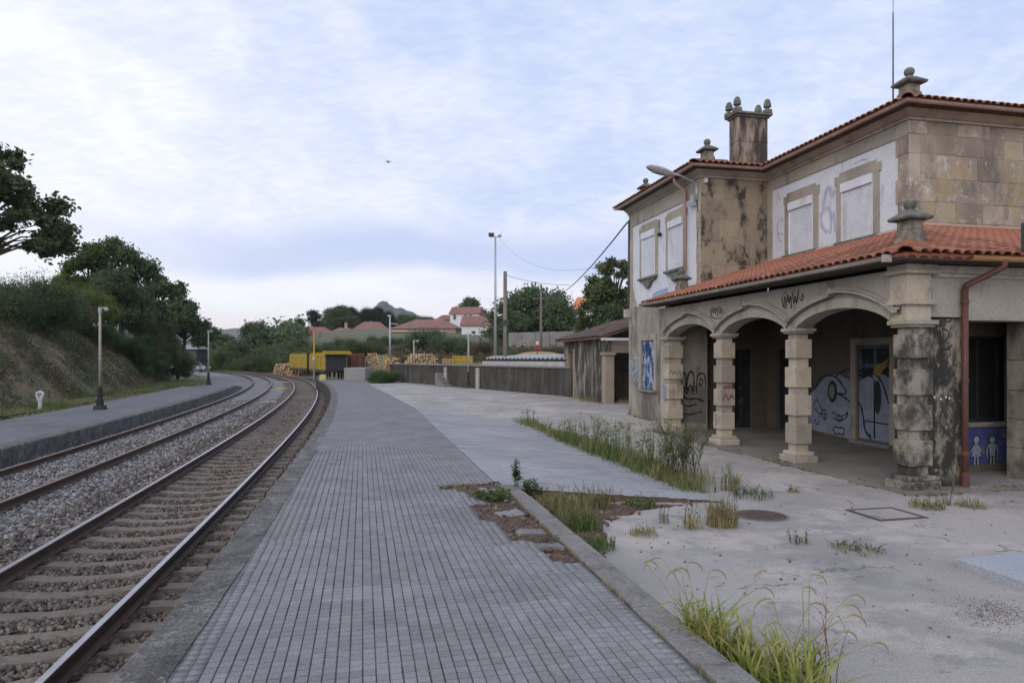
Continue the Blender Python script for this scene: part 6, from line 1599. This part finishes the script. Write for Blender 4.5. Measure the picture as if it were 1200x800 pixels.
# ---------------------------------------------------------------- timber yard
def wheel_set(p, t):
    for x in (-.75, .75): pass
def wagon(label, X, Y, rz, L, loaded, near=True, z=-.72):
    t = thing('timber_wagon', label, 'railway wagon', (X, Y, z), rz, 'yellow timber wagons in the yard')
    m = MB(); m.box(-1.3, 1.3, 0, L, .95, 1.15); m.box(-1.25, -1.0, 0, L, .75, .95); m.box(1.0, 1.25, 0, L, .75, .95); m.build('frame', blackm, t)
    for y in (1.4, 3.2, L-3.2, L-1.4):
        for x in (-.87, .87): m = MB(); m.tube([(x-.06, y, .45), (x+.06, y, .45)], .45, 14); m.build('wheel', rust_p, t)
    n = 9
    for i in range(n):
        y = .35+(L-.7)*i/(n-1)
        for x, dx in ((-1.32, .0), (1.32, .0)):
            m = MB(); s = -1 if x < 0 else 1
            m.prism([(y-.10, 1.0), (y+.10, 1.0), (y+.08, 2.7), (y+.05, 3.25), (y-.05, 3.25), (y-.08, 2.7)], lambda a, b: (x-s*max(0, b-2.7)*.45, a, b), lambda a, b: (x-s*.12-s*max(0, b-2.7)*.45, a, b)); m.build('stake', yellow_p, t)
    m = MB(); m.box(-1.25, -1.2, .1, L-.1, 1.15, 3.0); m.box(1.2, 1.25, .1, L-.1, 1.15, 3.0); m.box(-1.3, -1.24, .2, L-.2, 1.9, 2.1); m.box(-1.3, -1.24, .2, L-.2, 2.75, 2.9); m.box(1.24, 1.3, .2, L-.2, 1.9, 2.1); m.build('rail_bar', yellow_p, t)
    m = MB()
    for x in (-1.1, -.6, 0, .6, 1.1): m.box(x-.06, x+.06, 0, .1, 1.15, 3.0)
    m.box(-1.25, 1.25, 0, .1, 3.0, 3.2); m.box(-1.2, 1.2, .1, .14, 1.15, 3.0); m.build('end_frame', darkgrey if loaded else yellow_p, t)
    if loaded:
        m = MB(); r = random.Random(5)
        for k in range(90):
            x = -1.1+r.random()*2.1; zq = 1.25+r.random()*1.6; m.tube([(x, .15+r.random()*.3, zq), (x, L-.3, zq+r.uniform(-.1, .1))], r.uniform(.09, .15), 6)
        m.build('log_load', log_bark, t, kind='stuff')
    return t
Yw = 80; wagon('yellow staked timber wagon at the end of the platform, nearest of the yellow ones', px(394, Yw), Yw, math.atan2(.42, .91), 12.5, True)
wagon('paler timber wagon behind the nearest yellow wagon', px(394, Yw)-6.2, Yw+13.4, math.atan2(.50, .87), 11, True)
# yellow canopy frame on the end of the wagon
D = 79.5; t = thing('wagon_canopy', 'bright yellow raised end frame above the dark wagon end', 'canopy', (px(396, D), D, -.72), math.atan2(.42, .91))
m = MB(); m.prism([(-1.5, 2.95), (1.7, 2.95), (1.35, 3.35), (-1.5, 3.35)], lambda a, b: (a, 0, b), lambda a, b: (a, 1.2, b)); m.build('panel', yellow_p, t)
m = MB()
for i in range(9): m.box(-1.45+i*.32, -1.39+i*.32, -.05, 0, 2.98, 3.32)
m.build('rib', M('shaded yellow rib', (.42, .30, .04), None, 3), t, kind='stuff')
D = 82; t = thing('brown_wagon', 'rust brown open wagon standing behind the concrete block', 'railway wagon', (px(414, D), D, -.72), math.atan2(.42, .91))
m = MB(); m.box(-1.4, 1.4, 0, 9, 1.1, 3.1); m.build('body', rust_p, t); m = MB()
for i in range(9):
    y = .3+i*1.05; m.box(-1.46, -1.4, y, y+.12, 1.1, 2.75)
for x in (-1.2, -.4, .4, 1.2): m.box(x-.05, x+.05, -.06, 0, 1.1, 2.75)
m.build('rib', blackm, t, kind='stuff')
for y in (1.2, 7.6):
    for x in (-.87, .87): m = MB(); m.tube([(x-.06, y, .45), (x+.06, y, .45)], .45, 14); m.build('wheel', rust_p, t)
def pile(label, x0, x1, D, ytop, ax, depth, n, seed, ends=True):
    X0, X1 = px(x0, D), px(x1, D); zb = terrain((X0+X1)/2, D+1)-.1; H = zz(ytop, D)-zb; t = thing('log_pile', label, 'log pile', ((X0+X1)/2, D, zb), ax); w = (X1-X0)/2; r = random.Random(seed)
    rad = .125; rows = max(3, int(H/(rad*1.8))); made = 0
    lm = MB(); lm.m = 0; k = 8
    lm.tube([(0, 0, 0), (0, 1, 0)], 1, k); lm.mi = [0]*k+[1, 1]; LM = lm.mesh('log', [log_bark, log_end])
    B = MB()
    for q in range(rows):
        z = rad+q*rad*1.75; ww = w*(1-.45*(q/rows)**3); c = int(2*ww/(rad*2))
        for i in range(c):
            x = -ww+rad+(i+.5*(q % 2))*rad*2+r.uniform(-.03, .03); rr = rad*r.uniform(.75, 1.15)
            if made < 300: link('log', LM, t, (x, r.uniform(-.25, .25), z+r.uniform(-.03, .03)), (0, r.uniform(0, 3), r.uniform(-.02, .02)), (rr, depth, rr)); made += 1
    return t
pile('stack of logs with pale sawn ends in the middle of the yard', 470, 518, 66, 412, .15, 4.0, 0, 1)
pile('log stack left of the yellow rails behind the green bush', 426, 448, 84, 411.5, .2, 5, 0, 2)
pile('low heap of logs between the two log stacks', 448, 470, 76, 418, .1, 4, 0, 3)
pile('pinkish heap of logs beside the track bend left of the wagons', 318, 344, 118, 424, -.2, 6, 0, 4)
pile('small far heap of logs touching the pale wagon', 340, 352, 112, 428, -.2, 5, 0, 5)
def railing(label, x0, x1, D, y0, y1, col):
    X0, X1 = px(x0, D), px(x1, D); t = thing('yellow_railing', label, 'railing', (X0, D, zz(y1, D)-.5)); h = (y1-y0)/800*D+.5; L = X1-X0
    m = MB(); m.box(0, L, 0, .08, h-.12, h); m.box(0, L, 0, .08, h*.6, h*.6+.1); m.build('rail', col, t)
    n = max(3, int(L/.45))
    for i in range(n+1): m = MB(); x = L*i/n; m.box(x-.06, x+.06, -.05, .03, 0, h); m.build('post', col, t)
    m = MB(); m.box(.1, L-.1, .09, .5, .1, h*.85); m.build('panel', col, t)
railing('yellow railing right of the middle log stack', 531, 553, 60, 417, 425, yellow_p)
railing('yellow railing left of the wooden pole', 576, 590, 60, 416.5, 423, yellow_p)
railing('faded timber railing between the two yellow railings', 519, 531, 61, 420, 426, M('pale timber railing', (.45, .34, .18), None, 3))
railing('yellow railing between the log heaps', 450, 463, 84, 418, 424, yellow_p)
# heap of yellowish gravel behind the canopy
D = 70; m = MB(); m.lathe([(4.2, -.6), (3.4, 1.2), (2.6, 1.75), (1.4, 2.05), (.3, 2.12)], (0, 0, 0), 16); o = m.build('gravel_heap', M('ochre gravel', (.40, .28, .09), (.28, .22, .12), 1.5, bump=1, bscale=8)); o.location = (px(632, D), D, .9-.55); tag(o, 'flat heap of ochre gravel behind the corrugated canopy', 'gravel heap')
# level crossing far off: barrier, red lamp
D = 128; t = thing('crossing_barrier', 'red and white level crossing barrier lowered behind the far lamp post', 'barrier', (px(223, D), D, -1.0))
redm = bpy.data.materials['red paint']
for i in range(7): m = MB(); m.box(i*.55, i*.55+.54, -.04, .04, 1.0, 1.16); m.build('arm_section', redm if i % 2 else white_w, t)
m = MB(); m.box(-.2, .2, -.2, .2, 0, 1.25); m.build('cabinet', white_w, t)
lampm = bpy.data.materials.new('lit red lamp'); lampm.use_nodes = True; _b = lampm.node_tree.nodes['Principled BSDF']; _b.inputs['Emission Color'].default_value = (1, .06, .04, 1); _b.inputs['Emission Strength'].default_value = 14; _b.inputs['Base Color'].default_value = (.4, .02, .02, 1)
D = 122; t = thing('warning_light', 'glowing red warning light at the level crossing', 'warning light', (px(221.5, D), D, -1.0)); m = MB(); m.tube([(0, 0, 0), (0, 0, 1.5)], .05, 6); m.build('post', darkgrey, t)
m = MB(); m.lathe([(.36, -.02), (.36, .04)], (0, 0, 0), 14); o = m.build('backplate', blackm, t); o.location = (0, .05, 1.15); o.rotation_euler = (R_(90), 0, 0)
m = MB(); m.lathe([(.24, 0), (.20, .08), (.05, .12)], (0, 0, 0), 14); o = m.build('lens', lampm, t); o.location = (0, 0, 1.15); o.rotation_euler = (R_(90), 0, 0)
# parked vehicle behind the barrier
D = 134; t = thing('parked_van', 'pale blue grey van standing behind the level crossing', 'van', (px(227, D), D, -1.0), .3)
m = MB(); m.prism([(-2.2, .5), (2.2, .5), (2.2, 1.3), (1.5, 1.45), (1.0, 2.1), (-2.1, 2.15), (-2.2, 1.9)], lambda a, b: (a, -.9, b), lambda a, b: (a, .9, b)); m.build('body', M('pale blue van paint', (.20, .24, .30), None, 3, rough=.4, bump=0), t, bev=.05)
m = MB(); m.prism([(1.05, 1.45), (1.45, 1.48), (1.05, 2.0), (-.2, 2.0), (-.2, 1.45)], lambda a, b: (a, -.93, b), lambda a, b: (a, -.90, b)); m.build('window', glass_far, t)
for a in (-1.4, 1.4): m = MB(); m.tube([(a, -.92, .35), (a, -.7, .35)], .35, 12); m.build('wheel', blackm, t)
# bird
t = thing('bird', 'small dark bird flying high in the sky', 'bird', (px(455, 60), 60, zz(190, 60)), .4)
m = MB(); m.lathe([(.01, -.2), (.06, -.1), (.075, 0), (.05, .12), (.02, .2)], (0, 0, 0), 8); b = m.build('body', blackm, t); b.rotation_euler = (R_(80), 0, 0)
for s in (-1, 1): m = MB(); m.quad((0, -.08, .02), (s*.16, -.1, .10), (s*.30, .04, .05), (s*.14, .08, .08), (0, .08, .02)); m.build('wing', blackm, t)
# ================================================================ weeds and grass of the foreground
def blades(m, c, n, h, spread, w, r, lean=.5, seg=5, flop=0.0):
    for _ in range(n):
        a = r.uniform(0, 2*PI); q = spread*math.sqrt(r.random()); b = r.uniform(0, 2*PI); x, y = c[0]+math.cos(a)*q, c[1]+math.sin(a)*q
        H = h*r.uniform(.5, 1.1); L = H*r.uniform(.15, lean); ww = w*r.uniform(.6, 1.2); k = len(m.v); tw = r.uniform(-.6, .6)
        for i in range(seg+1):
            t = i/seg; bend = t*t; z = H*(t-.38*flop*bend*t) if flop else H*t*(1-.15*bend)
            px_, py_ = x+math.cos(b)*L*bend, y+math.sin(b)*L*bend; e = ww*(1-t)**.6*(.5+min(1, t*4)*.5)
            sx, sy = -math.sin(b+tw*t)*e, math.cos(b+tw*t)*e
            m.v += [(px_-sx, py_-sy, c[2]+z), (px_+sx, py_+sy, c[2]+z)]
            if i: q0 = k+(i-1)*2; m.f.append((q0, q0+1, q0+3, q0+2)); m.mi.append(m.m)
def stalks(m, lm, c, n, h, spread, r, leafy=8, thick=.0035, leafsize=.03, curve=.25, branch=0):
    for _ in range(n):
        a = r.uniform(0, 2*PI); q = spread*math.sqrt(r.random()); x, y = c[0]+math.cos(a)*q, c[1]+math.sin(a)*q; H = h*r.uniform(.55, 1.1); b = r.uniform(0, 2*PI); L = H*r.uniform(0, curve)
        pts = [(x+math.cos(b)*L*t*t, y+math.sin(b)*L*t*t, c[2]+H*t) for t in (0, .25, .5, .75, 1)]
        m.tube(pts, [thick, thick, thick*.8, thick*.6, thick*.3], 4, cap=False)
        segs = [pts]
        for _ in range(branch):
            t = r.uniform(.3, .9); i = int(t*4); p = Vector(pts[i]).lerp(Vector(pts[min(4, i+1)]), t*4-i); d = Vector((r.uniform(-1, 1), r.uniform(-1, 1), r.uniform(.6, 1.6))).normalized()*H*r.uniform(.12, .28)
            s2 = [tuple(p), tuple(p+d*.5+Vector((0, 0, .01))), tuple(p+d)]; m.tube(s2, [thick*.5, thick*.4, thick*.25], 3, cap=False); segs.append(s2)
        for _ in range(leafy):
            sg = r.choice(segs); t = r.uniform(.1, 1)*(len(sg)-1); i = min(len(sg)-2, int(t)); p = Vector(sg[i]).lerp(Vector(sg[i+1]), t-i)
            d = Vector((r.uniform(-1, 1), r.uniform(-1, 1), r.uniform(-.2, .9))).normalized()*leafsize*r.uniform(.5, 1.4); s = d.cross(Vector((0, 0, 1)))*.28
            lm.quad(tuple(p), tuple(p+d*.5+s), tuple(p+d), tuple(p+d*.5-s))
def weed(name, label, v, u, z, h, spread, n, seed, leafmat=gr_green, stalkmat=None, leafy=8, leafsize=.03, curve=.25, branch=0, nbl=0, blmat=gr_dry, thick=.0035, blh=None, world=None):
    r = random.Random(seed); X, Y = world or W(v, u); t = thing(name, label, 'grass' if leafy == 0 else 'weed', (X, Y, z)); m = MB(); lm = MB()
    if n:
        stalks(m, lm, (0, 0, 0), n, h, spread, r, leafy, thick, leafsize, curve, branch); m.build('stalks', stalkmat or gr_dry, t, kind='stuff')
        if lm.f: lm.build('leaves', leafmat, t, kind='stuff')
    if nbl:
        b = MB(); blades(b, (0, 0, 0), nbl, blh or h*.6, spread*1.1, .006, r, .7); b.build('blades', blmat, t, kind='stuff')
    return t
# weeds along the seam between the ramp and the yard
seam = [(11.2, .50, 7, 'first weed clump at the far tip of the seam between ramp and yard'), (10.4, .28, 6, 'low weeds just before the far tip of the seam'), (9.0, .22, 6, 'sparse low weeds in the far half of the seam'), (7.6, .45, 10, 'clump of tall seeding grass in the middle of the seam, near the pillars'),
        (6.7, .62, 12, 'tall dry seed stalks in the middle of the weed line'), (5.9, .70, 14, 'dense tall weeds with dry tips left of the feathery bush'), (5.1, .72, 16, 'dense bright green weeds in the weed line'), (4.4, .75, 16, 'tall stalks with yellowish base in the weed line'),
        (3.7, .78, 18, 'tall grey stalks in the weed line, third from its near end'), (3.0, .80, 18, 'tall upright weeds behind the feathery green bush'), (2.4, .72, 16, 'weeds mixed with dry grass beside the feathery bush')]
for k, (u, h, n, lab) in enumerate(seam):
    weed('seam_weed', lab, -2.90+rnd.uniform(-.05, .10), u, -.17, h, .34 if k > 2 else .22, n, 20+k, gr_green, gr_dry if k % 2 else lf_mid, leafy=20, leafsize=.05, branch=4, nbl=240 if k > 2 else 80, blmat=gr_green if k % 3 else gr_dry, thick=.0038, blh=h*.5)
r = np.random.RandomState(2); A = []; Bq = []
for _ in range(5200):
    u = r.uniform(.6, 11.6); v = -2.93+r.normal()*.13
    if u > 8.2 and r.rand() < .55: continue
    X, Y = W(v, u); (A if r.rand() < .6 else Bq).append((X, Y, -.17))
grass_np('seam_grass', A, .20, gr_green, 3, .005, .8, kind='stuff'); grass_np('dry_seam_grass', Bq, .22, gr_dry, 4, .005, .8, kind='stuff')
# feathery green bush at the near end of the seam
def feathery():
    r = random.Random(5); X, Y = W(-2.72, 1.55); t = thing('feathery_bush', 'feathery bright green bush with spreading grey stems at the near end of the weed line', 'weed', (X, Y, -.17)); m = MB(); lm = MB()
    stalks(m, lm, (0, 0, 0), 44, .95, .34, r, 90, .0045, .035, .75, 8); m.build('stems', lf_brown, t, kind='stuff'); lm.build('leaves', gr_green, t, kind='stuff')
    b = MB(); blades(b, (0, 0, 0), 300, .35, .5, .005, r, .8); b.build('blades', gr_dry, t, kind='stuff')
feathery()
weed('yard_weed', 'yellow flowered weed right of the feathery bush', -2.35, .75, -.17, .38, .14, 16, 41, gr_fox, lf_oliv, leafy=22, leafsize=.03, branch=3, nbl=60)
weed('yard_weed', 'low green mat of weed in front of the yellow flowered weed', -2.30, .25, -.17, .12, .28, 30, 42, lf_mid, lf_oliv, leafy=12, leafsize=.03, curve=1.5, nbl=90, blh=.10, blmat=gr_green)
weed('yard_weed', 'pale dry bush of grass beside the round manhole cover', -3.55, -1.15, -.17, .34, .17, 60, 43, gr_dry, gr_dry, leafy=8, leafsize=.02, branch=3, nbl=260, blh=.30)
weed('yard_weed', 'thin stalk weeds left of the pale dry bush', -3.95, -1.20, -.17, .32, .10, 8, 44, lf_mid, lf_brown, leafy=10, leafsize=.03, branch=2, nbl=60, blh=.2)
weed('yard_weed', 'small weed sprig between the pale bush and the kerb dirt', -4.15, -.9, -.17, .28, .06, 5, 45, lf_mid, lf_brown, leafy=9, leafsize=.03, branch=2, nbl=14)
weed('yard_weed', 'low dark sprig left of the flat trailing weed', -3.15, -2.0, -.17, .16, .10, 9, 46, lf_mid, lf_brown, leafy=10, leafsize=.025, curve=.9, nbl=20, blh=.08)
weed('yard_weed', 'flat trailing dark weed in a crack of the yard', -2.75, -2.35, -.17, .07, .24, 26, 47, lf_mid, lf_brown, leafy=9, leafsize=.025, curve=2.2, nbl=120, blh=.06)
weed('yard_weed', 'tiny tuft standing alone before the porch', -2.0, 1.2, -.17, .16, .07, 12, 48, gr_dry, gr_dry, leafy=4, nbl=30, blh=.12)
weed('yard_weed', 'small tuft between the tiny tuft and the square cover', -1.55, .4, -.17, .10, .08, 10, 49, lf_mid, gr_dry, leafy=5, nbl=40, blh=.08)
weed('yard_weed', 'straggling dry tuft at the right below the downpipe', -.50, -.85, -.17, .17, .20, 26, 50, lf_oliv, gr_dry, leafy=7, nbl=140, blh=.12)
weed('yard_weed', 'upright weed sprig in front of the doorway at the right', -.12, -.80, -.17, .34, .04, 4, 51, lf_mid, lf_brown, leafy=14, leafsize=.035, nbl=20, blh=.1)
weed('yard_weed', 'low dry tuft at the right edge before the pier', .12, -.95, -.17, .13, .18, 22, 52, gr_dry, gr_dry, leafy=6, nbl=110, blh=.09)
weed('yard_weed', 'tiny green tuft near the raised slab', -1.9, -4.05, -.17, .03, .05, 8, 53, gr_green, lf_mid, leafy=8, leafsize=.02, curve=1.5, nbl=60, blh=.03)
weed('yard_weed', 'dry grass at the foot of the shed wall', 1.5, 18.3, -.03, .35, .4, 20, 54, gr_dry, gr_dry, leafy=5, nbl=160, blh=.3)
weed('yard_weed', 'tuft against the corner pier of the shed', 2.6, 17.0, -.03, .3, .4, 18, 55, gr_dry, gr_dry, leafy=5, nbl=140, blh=.25)
# leafy weed by the hole
weed('leafy_weed', 'upright leafy green weed rising from the top corner of the hole', -5.55, .78, -.03, .44, .06, 5, 60, lf_mid, lf_oliv, leafy=60, leafsize=.05, branch=9, curve=.15, thick=.004)
weed('leafy_weed', 'bushy low green weed at the foot of the upright leafy weed', -5.35, .62, -.10, .22, .14, 16, 61, lf_mid, lf_oliv, leafy=26, leafsize=.05, branch=3, curve=.6)
weed('leafy_weed', 'low green weed growing inside the hole', -6.02, .10, -.02, .13, .20, 40, 62, gr_green, lf_mid, leafy=22, leafsize=.045, branch=2, curve=1.0)
weed('leafy_weed', 'small dry weed at the upper left of the hole', -6.25, .85, -.02, .10, .16, 22, 63, gr_dry, gr_dry, leafy=6, leafsize=.02, curve=1.0, nbl=50, blh=.07)
weed('dirt_grass', 'dry and green grass against the far side of the kerb, beside the hole', -5.25, -.25, -.14, .30, .22, 30, 64, gr_green, gr_dry, leafy=10, leafsize=.03, branch=2, nbl=360, blh=.26, blmat=gr_dry)
weed('dirt_grass', 'tall thin green grass lower along the kerb', -5.25, -1.05, -.15, .30, .20, 20, 65, gr_green, gr_dry, leafy=8, leafsize=.03, branch=1, nbl=260, blh=.28, blmat=gr_green)
weed('dirt_grass', 'short grass at the near end of the dirt patch by the kerb', -5.30, -1.75, -.16, .14, .20, 12, 66, gr_green, gr_dry, leafy=6, leafsize=.02, nbl=200, blh=.14, blmat=gr_green)
weed('dirt_grass', 'weedy grass in the middle of the dirt patch', -4.75, .05, -.14, .24, .26, 26, 67, gr_green, gr_dry, leafy=12, leafsize=.03, branch=2, nbl=240, blh=.2, blmat=gr_dry)
weed('dirt_grass', 'low green mat at the right tip of the dirt patch', -4.05, .0, -.15, .10, .22, 30, 68, gr_green, lf_mid, leafy=10, leafsize=.03, curve=1.2, nbl=160, blh=.08, blmat=gr_green)
weed('dirt_grass', 'small mat of weed on the pale concrete below the dirt patch', -4.60, -1.35, -.16, .09, .16, 20, 69, lf_mid, gr_dry, leafy=8, leafsize=.02, curve=1.2, nbl=110, blh=.07, blmat=gr_dry)
weed('dirt_grass', 'reddish dry stems at the broken edge of the ramp', -4.7, .42, -.14, .20, .5, 60, 70, spray_red, rust_p, leafy=3, leafsize=.02, curve=.5, nbl=60, blh=.1)
# weeds on the low left platform
weed('platform_weed', 'green weed at the near edge of the low left platform', 0, 0, -1.0, 1.05, .25, 14, 71, lf_mid, lf_brown, leafy=40, leafsize=.08, branch=5, thick=.006, world=CP(15.6, -5.15))
weed('platform_weed', 'bright green weed at the back of the low left platform', 0, 0, -.85, .6, .55, 30, 72, gr_green, lf_oliv, leafy=40, leafsize=.12, branch=4, thick=.006, world=CP(26.5, -9.7))
# ---- foxtail grass in the foreground: stems that arch over and carry a long seed head
def foxtail():
    r = random.Random(3); t = thing('foxtail_grass', 'large clump of yellow green foxtail grass with arching seed heads beside the kerb in front', 'grass', (0, 0, 0))
    m = MB(); cs = []
    for v0, u0, n in ((-5.40, -4.15, 34), (-5.36, -4.45, 46), (-5.34, -4.75, 52), (-5.26, -5.05, 52), (-5.12, -4.75, 30), (-5.42, -4.30, 40)):
        X, Y = W(v0, u0); cs.append((X, Y)); blades(m, (X, Y, -.17), int(n*1.7), .40, .14, .0130, r, .9, 6, .6)
    m.build('blades', gr_fox, t, kind='stuff')
    m = MB(); [blades(m, (x, y, -.17), 14, .34, .16, .006, r, 1.1, 6, .9) for x, y in cs]; m.build('dry_blades', gr_dry, t, kind='stuff')
    # (pixel of the head's top, direction, lean) turned into world places above the clump
    heads = [(-5.62, -3.72, .46, 1), (-5.52, -3.80, .50, -1), (-5.5, -3.95, .47, 1), (-5.42, -3.9, .44, -1), (-5.34, -3.82, .46, 1), (-5.2, -3.9, .42, 1), (-5.52, -4.3, .36, -1), (-5.45, -4.35, .34, -1), (-5.4, -4.2, .33, -1), (-5.58, -4.1, .30, -1),
             (-4.88, -4.1, .46, -1), (-4.62, -4.2, .44, 1), (-4.78, -4.35, .42, 1), (-4.55, -4.5, .40, 1), (-4.72, -4.65, .40, 1), (-4.85, -4.85, .42, 1), (-4.80, -5.0, .32, 1), (-4.98, -4.7, .45, 1), (-5.1, -4.5, .42, -1), (-5.0, -5.0, .40, 1), (-5.22, -4.75, .38, -1), (-5.3, -4.95, .36, -1), (-5.05, -4.25, .40, 1)]
    for k, (v, u, h, s) in enumerate(heads):
        x0, y0 = cs[k % len(cs)]; best = min(cs, key=lambda c: (Vector(c)-Vector(W(v, u))).length); x0, y0 = best[0]+r.uniform(-.08, .08), best[1]+r.uniform(-.08, .08)
        X, Y = W(v, u); top = Vector((X, Y, -.17+h)); base = Vector((x0, y0, -.17)); mid = base.lerp(top, .55)+Vector((0, 0, h*.22)); pts = []
        for i in range(11):
            q = i/10; pts.append(base*(1-q)**2+mid*2*q*(1-q)+top*q*q)
        d = Vector((.9768*s, .214*s, 0)); b = MB(); b.tube(pts, [.0022]*10+[.0014], 4, cap=False)
        sh = [top]; L = r.uniform(.13, .19); n = 9
        for i in range(1, n+1): a = -.55+i/n*(1.9); sh.append(sh[-1]+d*(L/n*math.cos(a))-Vector((0, 0, L/n*math.sin(a))))
        hd = MB(); hd.tube(sh, [.002, .0042, .0055, .006, .006, .0055, .005, .004, .003, .0015], 6); 
        for i in range(60):
            q = r.random()*(n-1); j = int(q); p = sh[j].lerp(sh[j+1], q-j); e = Vector((r.uniform(-1, 1), r.uniform(-1, 1), r.uniform(-1, 1))).normalized()*.013; sd = e.cross(Vector((0, 0, 1)))*.06
            hd.quad(tuple(p-sd), tuple(p+sd), tuple(p+e))
        st = b.build('stem', gr_fox, t); hd.build('seed_head', gr_head, t)
foxtail()
# dry dock weed with a dark seed head in the clump
weed('dock_weed', 'dark brown seeding stalk rising out of the foxtail clump', -4.95, -4.85, -.17, .52, .05, 4, 90, lf_brown, rust_p, leafy=10, leafsize=.02, branch=4, curve=.3, thick=.003)
# fallen leaves and litter
def litter():
    r = np.random.RandomState(14); P = []
    for _ in range(240): v, u = r.uniform(-9, 1), r.uniform(-6.5, 9); X, Y = W(v, u); z = paved(v, u); P.append((X, Y, (z if z is not None else -.165)+.01))
    link('fallen_leaves', leaf_mesh('fallen_leaves', np.array(P), .016, gr_dry, 3, .6, .7), kind='stuff')
litter()
def contact_debris():  # stones and tufts added along wall feet to deepen the contact shade
    r = random.Random(31); A = []; G = []
    lines = [((-.16, -.16), (-.16, 8.4), .05), ((1.12, 8.5), (1.12, 13.4), .10), ((-.1, -.2), (1.0, -.2), .05), ((1.0, -.14), (3.0, -.14), .06), ((1.7, 17.2), (1.7, 23), .12), ((-.1, 7.7), (-.1, 8.6), .10), ((-.14, 5.1), (-.14, 5.6), .06), ((-.14, 2.5), (-.14, 3.0), .06)]
    for a, b, w in lines:
        L = math.hypot(b[0]-a[0], b[1]-a[1])
        for _ in range(int(L*110)):
            t = r.random(); v, u = a[0]+(b[0]-a[0])*t+r.gauss(0, w*.6), a[1]+(b[1]-a[1])*t+r.gauss(0, w*.6); X, Y = W(v, u); z = apz(X, Y) if not (v > -.13 and -.14 < u < 8.5) else FL
            if fz(X, Y, 1.7, 3) > -.1: A.append((X, Y, z+.003, r.choice((.008, .012, .018, .03))))
            if r.random() < .8 and fz(X, Y, 1.1, 13) > .08: G.append((X, Y, z))
    A = np.array(A); stones('contact_debris', A[:, :3], A[:, 3], st_brown, 19)
    grass_np('base_grass', G, .09, gr_dry, 8, .003, .9, kind='stuff')
    # thin grass in the joint between platform and kerb, and between edge slabs and tiles
    H = []
    for _ in range(900):
        u = r.uniform(-6, .5); X, Y = W(-5.755+r.gauss(0, .006), u)
        if fz(X, Y, 2.3, 5) > .12: H.append((X, Y, -.004))
        u = r.uniform(-6, .9); X, Y = W(-5.50+r.gauss(0, .02), u)
        if fz(X, Y, 1.3, 25) > .05: H.append((X, Y, -.17))
    grass_np('joint_grass', H, .06, gr_dry, 9, .002, .9, kind='stuff')
contact_debris()
# ================================================================ evening haze in the air
def haze():
    m = MB(); m.box(-3100, 3100, -450, 3100, -7, 160); hm = bpy.data.materials.new('evening haze'); hm.use_nodes = True; nt = hm.node_tree; nt.nodes.clear()
    o = nt.nodes.new('ShaderNodeOutputMaterial'); v = nt.nodes.new('ShaderNodeVolumePrincipled'); v.inputs['Color'].default_value = (.95, .97, 1.0, 1); v.inputs['Density'].default_value = .00011; v.inputs['Anisotropy'].default_value = .1
    nt.links.new(v.outputs[0], o.inputs['Volume']); m.build('haze', hm, kind='stuff')
haze()
